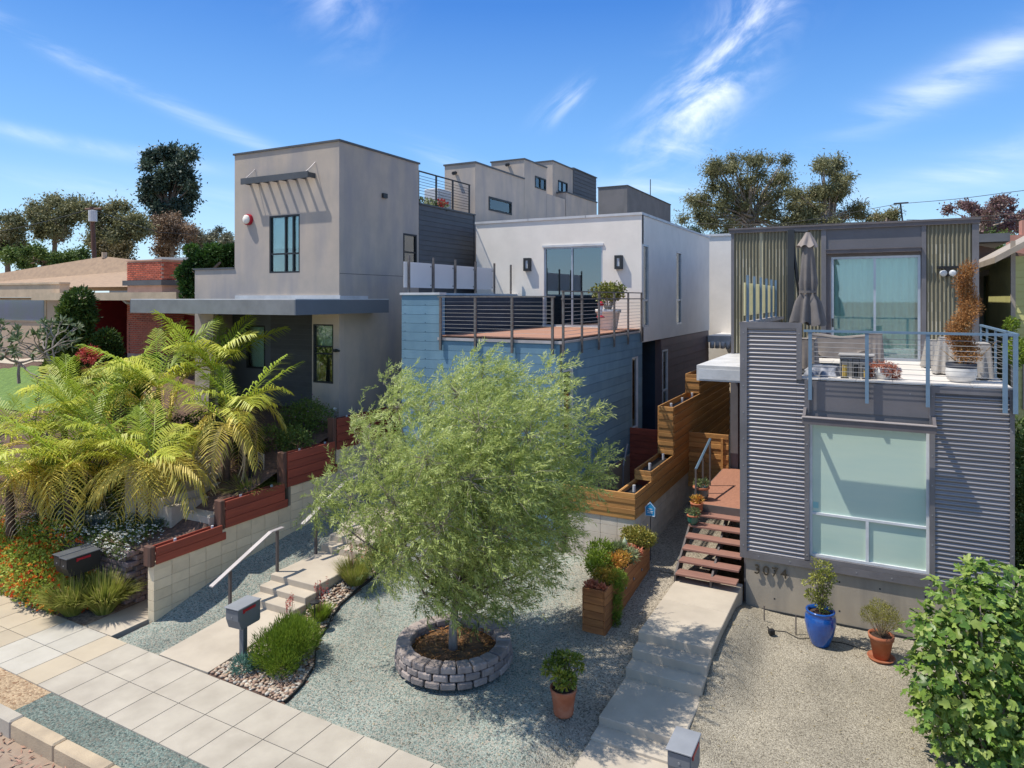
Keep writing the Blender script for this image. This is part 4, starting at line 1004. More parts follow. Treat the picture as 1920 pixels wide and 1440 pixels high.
for x in (-.9, -.2, .5): mb.fb('F', YF+.018, x-.012, x+.012, .012, .018, 4.7, 4.724)
H3.part('rivets', mb, cable, kind='stuff')
window(H3, 'F', YF+.02, *hb[0], alu_white, frosted_mint, mh=((2.23, -1.2, .77),), fw=.05, set_in=.05)
w = H3.part('window_mullion', MB().fb('F', YF+.02, -.245, -.19, -.07, -.012, 1.42, 2.21), alu_white)
H3.part('window_sticker', MB().fb('F', YF+.02, -1.18, -1.08, -.05, -.048, 2.33, 2.45), mat('sticker_teal', (0.30, 0.58, 0.60), .5))
aw = H3.part('window_hood', MB().box(-1.34, .90, 14.62, 14.68, 4.06, 4.17).box(-1.34, .90, 14.62, 14.70, 4.17, 4.185), trim_brown)
H3.part('hood_top', MB().box(-1.35, .91, 14.60, 14.76, 4.186, 4.20), sill_pale, aw)
H3.part('hood_arm', MB().prism([(14.68, 4.06), (14.965, 4.20), (14.965, 4.34), (14.68, 4.19)], -1.345, -1.29, 'X'), trim_brown, aw)
H3.part('hood_arm', MB().prism([(14.68, 4.06), (14.965, 4.20), (14.965, 4.34), (14.68, 4.19)], .85, .905, 'X'), trim_brown, aw)
H3.part('wall', MB().box(2.0, 2.10, YF+.17, 20.2, 0, 4.80).box(-2.52, -2.40, YF+.17, 20.2, 0, 5.95), panel_metal, label='side walls below the deck')
H3.part('parapet_cap', MB().box(-2.60, -2.30, YF+.06, 20.15, 5.951, 6.01), sill_pale)
# deck tiles
for i in range(7):
    for j in range(9):
        x0, y0 = -2.3+.63*i, 15.0+.6*j
        x1 = min(x0+.625, 2.08)
        if j == 8: continue
        z = 4.92
        xx0 = x0
        if y0 < 15.05: y0 = 15.02
        H3.part('deck_tile', MB().bbox(xx0, x1, y0, 15.0+.6*(j+1)-.004, 4.885, z, .003), tile_pale)
H3.part('deck_slab', MB().box(-2.38, 2.08, 15.18, 20.15, 4.5, 4.884), coping_grey)
H3.part('deck_tile', MB().bbox(-2.3, 2.08, 19.8, 20.2, 4.885, 4.92, .003), tile_pale)
rl = H3.part('railing', MB().box(-1.34, 2.10, 14.87, 14.93, 5.84, 5.885), rail_blue)
for x in (-1.22, -.22, .78): H3.part('post', MB().box(x-.032, x+.032, 14.88, 14.93, 4.50, 5.84), rail_blue, rl)
for x in (1.95, 2.10): H3.part('post', MB().box(x-.035, x+.035, 14.86, 14.93, 4.48, 5.87), rail_blue, rl)
for k in range(9): H3.part('cable', MB().tube([(-1.22, 14.905, 4.99+k*.093), (1.95, 14.905, 4.99+k*.093)], .005, 4), cable, rl)
rl = H3.part('railing', MB().box(2.11, 2.16, 14.93, 20.0, 5.84, 5.885), rail_blue, label='side railing running back along the deck')
for y in (16.3, 17.6, 18.9, 20.0): H3.part('post', MB().box(2.12, 2.16, y-.02, y+.02, 4.5, 5.84), rail_blue, rl)
for k in range(9): H3.part('cable', MB().tube([(2.135, 14.95, 4.99+k*.093), (2.135, 20.0, 4.99+k*.093)], .004, 3), cable, rl)
# upper storey
YU = 20.2
hd = [(-1.14, .90, 4.92, 7.60)]
H3.part('upper_wall', wall('F', YU, -3.68, 2.10, 4.92, 8.36, hd, th=.15), trim_brown)
H3.part('upper_wall', MB().box(1.95, 2.10, YU+.15, 30, 0, 8.36).box(-3.68, -3.53, YU+.15, 30, 4.9, 8.36).box(-3.5, 1.95, 29.8, 30, 0, 8.36), panel_metal, label='side and rear walls of the upper storey')
H3.part('roof', MB().box(-3.6, 2.0, YU+.15, 29.9, 8.2, 8.3), coping_grey)
H3.part('parapet_trim', MB().box(-3.74, 2.14, YU-.09, YU+.2, 8.33, 8.42).box(-3.76, 2.16, YU-.11, YU+.2, 8.42, 8.47), trim_brown)
H3.part('upper_floor', MB().box(-3.5, 1.95, YU+.15, 29.8, 4.8, 4.9), interior)
def fibre_sheet(s0, s1, z0, z1):
    mb = corrugated('F', YU-.004, s0, s1, z0, z1, .087, .017, 'v', 6, .018)
    mb2 = MB(); n = len(mb.v)//2
    zs = [z0 + (z1-z0)*k/14 for k in range(15)]
    for i in range(n):
        for z in zs: mb2.v.append((mb.v[2*i][0], mb.v[2*i][1], z))
    rnd = []
    for i in range(n-1):
        ridge = (YU - (mb.v[2*i][1]+mb.v[2*i+2][1])/2 - .022)/.017
        s = mb.v[2*i][0]
        for k in range(14):
            a = i*15+k; mb2.f.append((a, a+15, a+16, a+1))
            worn = .5+.5*math.sin(s*5.1+k*.7)+random.uniform(-.6, .6)
            v = .25 + .2*ridge + (0.3*max(0, worn) if ridge > .6 and k < 12 else 0) + random.uniform(-.07, .07)
            if abs((s+3.0)%1.9-.1) < .035: v = .85
            rnd.append(min(1, max(0, v)))
    me = bpy.data.meshes.new('fibreglass_sheet'); lx, ly, lz = H3.loc
    me.from_pydata([(x-lx, y-ly, z-lz) for x, y, z in mb2.v], [], mb2.f)
    at_ = me.attributes.new('rnd', 'FLOAT', 'FACE'); at_.data.foreach_set('value', rnd); me.materials.append(fibre); me.update()
    link('fibreglass_sheet', me, H3.o)
fibre_sheet(-3.62, -2.26, 4.98, 8.33); fibre_sheet(-2.24, -1.38, 4.98, 8.33); fibre_sheet(1.02, 1.98, 4.98, 8.33)
for a_, b_ in ((-3.70, -3.62), (1.98, 2.12), (-1.38, -1.26), (.92, 1.02)): H3.part('corner_trim', MB().box(a_, b_, YU-.05, YU, 4.95, 8.33), trim_metal)
H3.part('header_panel', MB().box(-1.26, .92, YU-.02, YU, 7.80, 8.33), panel_metal)
H3.part('door_hood', MB().box(-1.24, .90, YU-.22, YU-.02, 7.68, 7.77).box(-1.26, .92, YU-.24, YU-.02, 7.77, 7.79), trim_brown)
window(H3, 'F', YU, *hd[0], alu, g_teal if False else g_green, mv=(-.12,), fw=.06, set_in=.06, name='sliding_door', blind=curtain, wavy=True, blind_off=.2)
H3.part('door_handle', MB().box(-1.12, -1.08, YU-.10, YU-.02, 5.75, 5.98), metal_dark)
H3.part('fascia_band', MB().box(-3.72, -2.54, YU-.03, YU+.1, 4.55, 4.97), flash_white)
# entry wall below, canopy, gate
H3.part('entry_wall', MB().box(-3.68, -2.40, YU, YU+.15, 1.0, 4.55), panel_metal)
H3.part('entry_post', MB().box(-3.70, -3.50, YU-.14, YU, 1.4, 4.55), trim_metal)
H3.part('door_lock', MB().box(-3.30, -3.24, YU-.03, YU, 3.0, 3.2), frame_black)
H3.part('side_canopy', MB().box(-3.77, -2.60, 16.3, 20.14, 4.90, 4.955).box(-3.77, -2.60, 16.3, 16.34, 4.60, 4.90).box(-3.77, -3.73, 16.34, 20.14, 4.60, 4.90), flash_white, label='small white canopy over the side entrance')
H3.part('canopy_fascia', MB().box(-3.72, -2.60, 16.285, 16.30, 4.64, 4.87), coping_white)
H3.part('canopy_soffit', MB().box(-3.73, -2.60, 16.34, 20.14, 4.60, 4.62), coping_white)

lamp = Thing('floodlight', 'twin headed floodlight on the fibreglass wall right of the sliding door', 'floodlight', (1.47, 20.1, 7.2))
lamp.part('bracket', MB().box(1.25, 1.70, 20.06, 20.17, 7.24, 7.30).box(1.43, 1.52, 20.0, 20.17, 7.05, 7.24), plastic_black)
for s in (-1, 1):
    mb = MB().lathe([(0, 0), (.05, .0), (.08, .12), (0, .1)], n=12); mt = Matrix.Rotation(R(100), 3, 'X') @ Matrix.Rotation(R(-18*s), 3, 'Y')
    mb.v = [tuple(mt @ Vector(p) + Vector((1.47+s*.13, 20.05, 7.14))) for p in mb.v]
    lamp.part('lamp_head', mb, alu_white, smooth=True)

# house number 3074, cut metal figures standing off the concrete
def text_obj(body, size, extrude, material, M4, parent=None, name='digit'):
    cu = bpy.data.curves.new(name, 'FONT'); cu.body = body; cu.size = size; cu.extrude = extrude; cu.align_x = 'CENTER'
    tmp = bpy.data.objects.new('tmp', cu); COL.objects.link(tmp)
    dg = bpy.context.evaluated_depsgraph_get(); me = bpy.data.meshes.new_from_object(tmp.evaluated_get(dg))
    bpy.data.objects.remove(tmp); bpy.data.curves.remove(cu)
    me.name = name; me.materials.clear(); me.materials.append(material)
    o = link(name, me, parent); o.matrix_local = M4
    return o
num = Thing('house_number', 'metal house number 3074 on the concrete base beside the steps', 'house number', (-1.97, 14.99, .93), local=True)
for i, ch in enumerate('3074'):
    text_obj(ch, .27, .012, number_metal, Matrix.Translation((-.26+.172*i, -.01, -.08)) @ Matrix.Rotation(R(90), 4, 'X'), num.o)

# frosted cream screen on the left parapet
scr = Thing('privacy_screen', 'cream frosted screen panels on blue posts atop the corrugated column', 'screen', (-2.5, 17.5, 6.01))
ys = [15.45, 16.35, 17.3, 18.25, 19.15, 20.0]
for y in ys: scr.part('post', MB().box(-2.52, -2.47, y-.03, y+.03, 6.01, 7.0), rail_blue)
for i in range(5): scr.part('panel', MB().box(-2.555, -2.535, ys[i]-.12 if i == 0 else ys[i]+.01, ys[i+1]-.02, 6.14, 6.84), frosted_cream)

# ---------------- stairs and porch of house 3
ST = Thing('wooden_stairs', 'open wooden steps climbing to the side porch of the corrugated house', 'stairs', (-3.2, 15.5, .55))
for n_ in range(6):
    y0 = 14.50+.285*n_; z = .74+.172*n_
    ST.part('tread', MB().bbox(-3.80, -2.56, y0, y0+.30, z-.045, z, .006), tread_wood)
ST.part('stringer', MB().prism([(14.55, .5), (14.85, .5), (16.5, 1.5), (16.5, 1.75), (14.55, .68)], -3.84, -3.80, 'X'), rail_brown)
ST.part('stringer', MB().prism([(14.55, .5), (14.85, .5), (16.5, 1.5), (16.5, 1.75), (14.55, .68)], -3.1, -3.06, 'X'), rail_brown)
for k in range(26):
    y = 16.22+k*.1445
    if y < 19.9: ST.part('porch_board', MB().bbox(-3.86, -2.56, y, y+.14, 1.735, 1.77, .003), porch_wood)
ST.part('porch_fascia', MB().box(-3.86, -2.56, 16.19, 16.215, 1.60, 1.77), rail_brown)
ST.part('porch_fascia', MB().box(-3.89, -3.865, 16.19, 19.9, 1.55, 1.75), rail_brown)
hr_ = ST.part('handrail', MB().tube([(-3.8, 16.35, 2.52), (-3.8, 17.9, 2.95)], .03, 4), rail_blue)
ST.part('baluster', MB().box(-3.82, -3.78, 16.33, 16.37, 1.75, 2.52), rail_brown, hr_)
ST.part('baluster', MB().box(-3.82, -3.78, 17.07, 17.11, 1.75, 2.72), rail_brown, hr_)
ST.part('baluster', MB().box(-3.82, -3.78, 17.86, 17.90, 1.75, 2.94), rail_brown, hr_)
gt = Thing('wooden_gate', 'amber slatted gate at the end of the side porch', 'gate', (-4.2, 19.9, 1.2))
z = 1.15; k = 0
while z < 2.6:
    gt.part('slat', MB().bbox(-4.84, -3.72, 19.88 + .02*(k % 2), 19.93+.02*(k % 2), z, z+.135, .005), wood_amber); z += .142; k += 1
gt.part('gate_frame', MB().box(-3.92, -3.86, 19.84, 19.875, 1.15, 2.6), wood_amber)

# ---------------- walls and fences
W1 = Thing('block_wall', 'cream concrete block wall topped by stepped red boards between the left lots', 'wall', (-12.8, 12, 0))
shared = {}
def block_mesh(key, dx, dy, dz, m_, b=.004):
    if key not in shared: shared[key] = mesh_of('block', MB().bbox(-dx/2, dx/2, -dy/2, dy/2, -dz/2, dz/2, b), m_)
    return shared[key]
tops = [(8.84, 10.48, 1.22), (10.48, 12.38, 1.46), (12.38, 14.0, 1.93), (14.0, 18.0, 2.52)]
for (y0, y1, zt) in tops:
    W1.part('wall_core', MB().box(-12.885, -12.715, y0+.02, y1+.02, -.2, zt-.01), mortar)
row = 0
z = 2.52
while z > -.1:
    y = 8.84 - (.2 if row % 2 and False else 0)
    while y < 17.6:
        ty = max([t_[2] for t_ in tops if t_[0] <= y+.21 < t_[1]] or [2.52])
        if z <= ty+.09 and z - .2 < ty and z > z_mid(-12.7, y)-.05:
            W1.piece('block', block_mesh('w1', .19, .395, .1975, cmu_tan), (-12.798, y+.2, min(z, ty)-.1))
        y += .4025
    z -= .2025; row += 1
# stepped boards: red fence fixed on the wall
F1 = Thing('red_board_fence', 'weathered red board fence stepping uphill on the cream block wall', 'fence', (-12.75, 12, 1.2))
secs = [(8.88, 10.44, 1.22, .172, 2), (10.54, 12.24, 1.46, .197, 3), (12.34, 13.98, 1.93, .205, 4), (14.08, 17.4, 2.50, .205, 4)]
for (y0, y1, zb, h, n_) in secs:
    for k in range(n_):
        F1.part('board', MB().bbox(-12.712+.006*(k % 2), -12.672+.006*(k % 2), y0, y1 + (0.1 if k == 0 else 0), zb+k*h+.003, zb+(k+1)*h-.004, .006), wood_red)
        if k == n_-1: F1.part('board', MB().bbox(-12.92, -12.885, y0, y1, zb+k*h, zb+(k+1)*h-.02, .006), wood_red)
    F1.part('post', MB().bbox(-12.93, -12.70, y0-.115, y0-.004, zb-.03, zb+n_*h+.03, .015), wood_post)
    F1.part('post', MB().bbox(-12.88, -12.73, y1-.08, y1, zb, zb+n_*h-.05, .01), wood_post)
    for y in np.arange(y0+.5, y1, .9): F1.part('bolt', MB().tube([(-12.80, y, zb+n_*h-.06), (-12.80, y, zb+n_*h+.015)], .028, 8), coping_white)

RW = Thing('retaining_wall', 'low retaining wall of split purple brown stones under the white flowers', 'retaining wall', (-15, 9.2, 0))
RW.part('wall_core', MB().box(-30, -13.86, 9.16, 9.3, -.1, 1.2).box(-14.0, -13.86, 9.3, 10.4, -.1, 1.2), mortar)
sm = []
for v in range(4):
    mb = MB().bbox(-.108, .108, -.09, .09, -.053, .053, .018)
    mb.v = [(x+random.uniform(-.008, .008), y+random.uniform(-.008, .008)-(.012 if y < 0 else 0)*random.random(), z+random.uniform(-.004, .004)) for x, y, z in mb.v]
    sm.append(mesh_of('stone', mb, stone_wall))
for r_ in range(11):
    z = .06+.1125*r_; x = -13.87 - (.11 if r_ % 2 else 0)
    while x > -23:
        if x > -15.4 or r_ >= 8:
            RW.piece('stone', sm[random.randrange(4)], (x, 9.09+random.uniform(-.012, .012), z), (0, 0, R(random.uniform(-2.5, 2.5))))
        x -= .224
    for k in range(6):
        RW.piece('stone', sm[random.randrange(4)], (-13.84+random.uniform(-.012, .012), 9.16+k*.224+(.11 if r_ % 2 else 0), z), (0, 0, R(90+random.uniform(-2.5, 2.5))))

W2 = Thing('block_wall', 'pale grey concrete block wall carrying amber slats beside the corrugated house', 'wall', (-5, 17, .5))
W2.part('wall_core', MB().box(-6.5, -4.865, 15.015, 15.18, .2, 1.54).box(-5.03, -4.865, 15.18, 26, .2, 1.54), mortar)
z = 1.55; row = 0
while z > .35:
    x = -4.85
    while x > -6.45:
        W2.piece('block', block_mesh('w2', .397, .19, .198, cmu_grey), (x-.2, 15.095, z-.1)); x -= .4025
    y = 15.2
    while y < 22.5:
        if z > z_mid(-4.8, y)-.1: W2.piece('block', block_mesh('w2b', .19, .395, .198, cmu_grey), (-4.945, y+.2, z-.1))
        y += .4025
    z -= .2025; row += 1
F2 = Thing('slatted_fence', 'amber slatted planter fence stepping up between the blue house and the corrugated house', 'fence', (-5, 18, 1.55))
k = 0
for i in range(5):
    z = 1.56+.118*i; o_ = .014*(i % 2)
    F2.part('slat', MB().bbox(-6.6, -4.83+o_, 14.97-o_, 15.01-o_, z, z+.112, .004), wood_amber)
def runs(i, z):
    segs = []
    if z < 2.13: return [(15.02, 26)]
    if z < 2.36: return [(16.3, 26)]
    if z < 3.62: return [(18.3, 26)]
    if z < 4.1: return [(21.3, 26)]
    return []
z = 1.56; i = 0
while z < 4.1:
    for (a, b_) in runs(i, z):
        o_ = .016*(i % 2)
        F2.part('slat', MB().bbox(-4.86+o_, -4.825+o_, a, b_, z, z+.109, .004), wood_amber)
        if a > 15.1:
            F2.part('slat', MB().bbox(-5.24, -4.845+o_, a-.04-o_, a-.002, z, z+.109, .004), wood_amber)
        F2.part('slat', MB().bbox(-5.27, -5.235, a, b_, z, z+.109, .004), wood_amber) if z > 2.0 else None
    z += .115; i += 1
for (a, b_, z) in ((15.1, 16.25, 2.05), (16.35, 18.25, 2.30), (18.35, 21.3, 3.52)):
    F2.part('planter_liner', MB().box(-5.23, -4.87, a, b_, z-.06, z-.04), plastic_black)
    for y in np.arange(a+.5, b_, 1.2): F2.part('bolt', MB().tube([(-5.05, y, z-.05), (-5.05, y, z+.12)], .035, 8), coping_white)
F2.part('cap_rail', MB().box(-5.235, -5.215, 15.1, 26, 2.08, 2.12), wood_amber)
rg = Thing('red_gate', 'dark red board gate at the end of the passage beside the blue house', 'gate', (-5.9, 20, 1))
for k in range(9): rg.part('board', MB().bbox(-6.6, -5.28, 19.98, 20.02, .95+k*.19, .95+k*.19+.184, .005), wood_red)
rg.part('post', MB().box(-6.2, -6.1, 20.02, 20.1, .9, 2.6), wood_post)
struct('patio', MB().box(-6.6, -5.05, 15.2, 26, .3, .9), concrete_base)
st = Thing('patio_handrail', 'short sloping steel handrail against the blue wall beside the red gate', 'handrail', (-6.4, 18.6, .9))
st.part('rail', MB().tube([(-6.45, 19.3, 2.3), (-6.3, 18.5, 1.85)], .025, 6), cable)
st.part('post', MB().tube([(-6.3, 18.5, .9), (-6.3, 18.5, 1.85)], .02, 6), cable)

# ================================================================== front yard things
def handrail(label, pts, posts, name='handrail'):
    t = Thing(name, label, 'handrail', (-11.48, posts[0][0], posts[0][1]), group='pale steel handrails of the left walkway')
    mb = MB()
    for (y0, z0), (y1, z1) in zip(pts[:-1], pts[1:]):
        mb.add([(-11.52, y0, z0), (-11.42, y0, z0), (-11.42, y1, z1), (-11.52, y1, z1), (-11.52, y0, z0+.022), (-11.42, y0, z0+.022), (-11.42, y1, z1+.022), (-11.52, y1, z1+.022)],
               [(0,3,2,1),(4,5,6,7),(0,1,5,4),(1,2,6,5),(2,3,7,6),(3,0,4,7)])
    t.part('rail', mb, rail_pale, fix=False)
    for (y, z0, z1) in posts: t.part('post', MB().box(-11.495, -11.445, y-.025, y+.025, z0, z1), rail_brown)
handrail('first steel handrail rising beside the lower walkway steps', [(9.18, .90), (10.67, 1.52), (11.02, 1.52)], [(9.63, .15, 1.08), (10.86, .5, 1.52)])
handrail('second steel handrail higher up, partly behind the willowy tree', [(11.6, 1.42), (13.1, 2.08), (13.5, 2.08)], [(12.02, .55, 1.59), (13.2, .9, 2.08)])

# tree ring of wedge stones
RG = Thing('tree_ring', 'round raised bed of grey wedge stones around the willowy tree', 'planter ring', (-6.65, 10.37, .15))
rs = []
for v in range(4):
    mb = MB().bbox(-.125, .125, -.13, .13, -.058, .058, .02)
    mb.v = [(x*(1 if y < 0 else .80)+random.uniform(-.006, .006), y+random.uniform(-.006, .006), z+random.uniform(-.004, .004)) for x, y, z in mb.v]
    rs.append(mesh_of('stone', mb, stone_ring))
for r_ in range(3):
    for k in range(23):
        a = 2*math.pi*(k+.5*(r_ % 2))/23
        rr = .90 - .012*r_
        RG.piece('stone', rs[random.randrange(4)], (-6.65+rr*math.cos(a)+random.uniform(-.008, .008), 10.37+rr*math.sin(a)+random.uniform(-.008, .008), .205+.118*r_), (random.uniform(-.02, .02), 0, a+math.pi/2+random.uniform(-.03, .03)))
mb = MB(); N_ = 40
for j in range(9):
    for k in range(N_):
        r0 = .80*j/8; a = 2*math.pi*k/N_
        mb.v.append((-6.65+r0*math.cos(a), 10.37+r0*math.sin(a), .30+.09*math.exp(-((r0-.35)**2)*8)+random.uniform(-.012, .012)))
for j in range(8):
    for k in range(N_): mb.f.append((j*N_+k, j*N_+(k+1) % N_, (j+1)*N_+(k+1) % N_, (j+1)*N_+k))
RG.part('soil', mb, soil, smooth=True, fix=False)
n = 900
a = rng.uniform(0, 6.28, n); r0 = .78*np.sqrt(rng.random(n)); P = np.stack([-6.65+r0*np.cos(a), 10.37+r0*np.sin(a), .37+.03*rng.random(n)], 1)
D = rng.normal(size=(n, 3))*np.array([1, 1, .25])
leaf_part(RG, 'dry_leaves', (leaf_quads(P, D, np.tile([0, 0, 1.], (n, 1))+rng.normal(size=(n, 3))*.3, .05+.05*rng.random(n), .012+.014*rng.random(n)), rng.random(n)), L_dead, kind='stuff')

# the willowy tree
TR = Thing('willow_leaved_tree', 'airy light green tree with narrow drooping leaves in the ring of stones', 'tree', (-6.6, 10.26, .35))
D0 = 12.15
cl = [  # photo outline: u, v, radius px, depth offset
    (905, 700, 48, 0.1), (860, 740, 62, -.2), (955, 738, 60, .3), (1035, 705, 34, .2), (1015, 765, 55, -.4), (742, 720, 34, .2), (745, 765, 44, -.3), (800, 770, 62, .5), (900, 800, 80, -1.0), (990, 820, 70, -.9),
    (1080, 800, 22, .1), (1105, 780, 14, .2), (1050, 850, 44, -.2), (1120, 872, 24, .1), (1090, 900, 36, -.4), (690, 800, 30, .1), (665, 812, 20, .2), (715, 850, 55, -.4), (800, 860, 80, -1.3), (880, 900, 85, -1.5), (960, 900, 80, -1.4), (1040, 920, 60, -.6),
    (640, 880, 30, .2), (610, 925, 36, .1), (600, 955, 26, 0), (660, 940, 52, -.2), (740, 940, 70, -.9), (830, 980, 85, -1.4), (920, 1000, 85, -1.4), (1010, 985, 68, -.8), (1050, 990, 30, -.2),
    (690, 1010, 48, .1), (760, 1040, 66, -.5), (850, 1070, 70, -.9), (930, 1080, 62, -.7), (1000, 1060, 46, -.2), (800, 1110, 42, -.2), (865, 1120, 44, -.4), (905, 1140, 30, -.3), (720, 1075, 32, 0), (960, 1120, 30, 0),
    (850, 850, 90, .9), (930, 860, 90, 1.0), (820, 950, 90, 1.0), (960, 960, 90, 1.0), (880, 1040, 80, .7), (760, 900, 70, .9), (1020, 880, 60, .9), (890, 760, 60, .9)]
cen = [(at(u, v, D0+o), r/F_PX*D0) for u, v, r, o in cl]
base = np.array([-6.6, 10.26, .33])
fork = base + np.array([.05, .02, .95])
mb = MB().tube([base, base+[.0, .0, .4], fork], [.085, .07, .06], 8)
mb2 = MB()
for i, (c, r) in enumerate(cen):
    if i % 2 == 0:
        m1 = fork*.45 + c*.55 + np.array([0, 0, -.25]) + rng.normal(size=3)*.12
        mb2.tube([fork + rng.normal(size=3)*.03, m1, c], [.032, .018, .006], 5)
TR.part('trunk', mb, bark_pale, smooth=True)
TR.part('limbs', mb2, bark, smooth=True)
Qs, rn = [], []
tw = MB()
tot = sum(r*r for c, r in cen)*.865
for ci, (c, r) in enumerate(cen):
    r = r*.92; nt = int(6300*r*r/tot)+8
    d = unit(rng.normal(size=(nt, 3))); p0 = c + d*(r*(.25+.75*rng.random((nt, 1))))
    wind = np.array([.34, .1, .25 if cl[ci][1] < 900 else .05])
    td = unit(d*.55 + wind*1.3 + rng.normal(size=(nt, 3))*.35)
    Lt = .20+.22*rng.random(nt)
    m = 22; tt = np.linspace(.05, 1, m)
    bend = np.array([.12, .03, -.14 if cl[ci][1] < 1050 else -.04])
    pos = p0[:, None, :] + td[:, None, :]*(Lt[:, None, None]*tt[None, :, None]) + bend*(tt**2)[None, :, None]*Lt[:, None, None]
    tang = unit(td[:, None, :] + 2*bend*tt[None, :, None])
    side = unit(np.cross(tang, rng.normal(size=(nt, m, 3))))
    ld = unit(tang*.9 + side*.75 + np.array([.05, 0, -.12]))
    nn = unit(np.cross(ld, side) + rng.normal(size=(nt, m, 3))*.35)
    q = leaf_quads(pos.reshape(-1, 3), ld.reshape(-1, 3), nn.reshape(-1, 3), (.055+.055*rng.random(nt*m)), (.010+.008*rng.random(nt*m)))
    Qs.append(q)
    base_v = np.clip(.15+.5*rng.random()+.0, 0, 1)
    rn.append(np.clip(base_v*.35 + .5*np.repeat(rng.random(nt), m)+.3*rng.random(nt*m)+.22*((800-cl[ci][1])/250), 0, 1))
    for j in range(0, nt, 6): tw.tube([c, p0[j], p0[j]+td[j]*Lt[j]*.7], [.007, .004, .002], 3, cap=False)
TR.part('twigs', tw, bark_pale, fix=False)
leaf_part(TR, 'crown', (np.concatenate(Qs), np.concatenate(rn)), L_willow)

# bed of river cobbles along the left walkway, with black edging
edge = [(-8.42, 8.12), (-8.5, 8.6), (-8.72, 9.1), (-9.02, 9.45), (-9.30, 9.8), (-9.42, 10.1), (-9.58, 10.5), (-9.72, 10.9), (-9.75, 11.3), (-9.8, 11.9), (-9.9, 12.6), (-9.95, 13.4)]
ex = [p[0] for p in edge]; ey = [p[1] for p in edge]
mb = MB()
pts = []
for y in np.arange(8.12, 13.4, .12):
    x = float(np.interp(y, ey, ex)) + .012*math.sin(y*7); pts.append((x, y, z_mid(x, y)+.0))
for i, p in enumerate(pts):
    mb.v += [(p[0]-.008, p[1], p[2]-.05), (p[0]+.008, p[1], p[2]-.05), (p[0]+.008, p[1], p[2]+.055), (p[0]-.008, p[1], p[2]+.055)]
for i in range(len(pts)-1):
    for k in range(4): mb.f.append((i*4+k, i*4+(k+1) % 4, i*4+4+(k+1) % 4, i*4+4+k))
struct('garden_edging', mb, edging_mat)
import bmesh
ico = bmesh.new(); bmesh.ops.create_icosphere(ico, subdivisions=2, radius=1); iv = np.array([v.co for v in ico.verts]); if_ = [[v.index for v in f.verts] for f in ico.faces]; ico.free()
ico1 = bmesh.new(); bmesh.ops.create_icosphere(ico1, subdivisions=1, radius=1); iv1 = np.array([v.co for v in ico1.verts]); if1 = [[v.index for v in f.verts] for f in ico1.faces]; ico1.free()
V, Fc, rv = [], [], []
cnt = 0; cells = {}
for k in range(26000):
    y = random.uniform(8.12, 13.3); x1 = float(np.interp(y, ey, ex))-.03
    x = random.uniform(-10.19 if y > 8.1 else -10, x1); s = random.uniform(.026, .052)
    key = (int(x/.052), int(y/.052))
    if key in cells: continue
    cells[key] = 1
    Mx = np.array(Matrix.Rotation(random.uniform(0, 6.28), 3, 'Z') @ Matrix.Rotation(random.uniform(-.3, .3), 3, 'X'))
    p = (iv1*np.array([s*random.uniform(.9, 1.35), s*random.uniform(.65, .9), s*.55])) @ Mx.T + np.array([x, y, z_mid(x, y)+.012+random.uniform(0, .02)])
    o_ = cnt*len(iv1); V.append(p); Fc += [[a+o_ for a in f] for f in if1]; rv += [random.random()]*len(if1); cnt += 1
me = bpy.data.meshes.new('river_cobbles'); me.from_pydata(np.concatenate(V).tolist(), [], Fc)
a_ = me.attributes.new('rnd', 'FLOAT', 'FACE'); a_.data.foreach_set('value', rv); me.materials.append(cobble); me.polygons.foreach_set('use_smooth', [True]*len(me.polygons)); me.update()
tag(link('river_cobbles', me, None, 'stuff'), 'bed of rounded tan river cobbles between the walkway and the black edging', 'cobbles')
sheet('cobble_bed', lambda x, y: z_mid(x, y)+.006, -10.2, -8.4, 8.1, 13.4, 20, 50, mulch, mask=lambda x, y: x < float(np.interp(y, ey, ex)))

# ---------------- plant builders
def blade_tuft(n, spread, h, w, lean=.8, droop=.5, seg=3, up=1.0):
    """long narrow curved blades from one root; returns quads"""
    a = rng.uniform(0, 6.28, n); l = lean*np.sqrt(rng.random(n)); H = h*(.6+.5*rng.random(n))
    root = np.stack([spread*np.sqrt(rng.random(n))*np.cos(a), spread*np.sqrt(rng.random(n))*np.sin(a), np.zeros(n)], 1)
    dirh = np.stack([np.cos(a), np.sin(a), np.zeros(n)], 1); side = np.stack([-np.sin(a), np.cos(a), np.zeros(n)], 1)
    def pt(t): return root + dirh*(l*H*t)[:, None] + np.array([0, 0, 1.])*(up*H*t - droop*l*H*t*t)[:, None]
    W = w*(.7+.6*rng.random(n)); Q = []
    rnd = rng.random(n); R_ = []
    for k in range(seg):
        t0, t1 = k/seg, (k+1)/seg
        w0, w1 = W*(1-.85*t0**2)*.5, W*(1-.95*t1**2)*.5
        p0, p1 = pt(np.full(n, t0)), pt(np.full(n, t1))
        Q.append(np.stack([p0-side*w0[:, None], p0+side*w0[:, None], p1+side*w1[:, None], p1-side*w1[:, None]], 1)); R_.append(rnd*.8+.2*t1*rng.random(n))
    return np.concatenate(Q), np.concatenate(R_)
def plant(name, label, cat, loc, q, m_, group=None, part='foliage', extra=None):
    t = Thing(name, label, cat, loc, group=group, local=True)
    leaf_part(t, part, q, m_)
    if extra:
        for nm, qq, mm in extra: leaf_part(t, nm, qq, mm)
    return t
def shift(q, off): return q[0] + np.array(off), q[1]

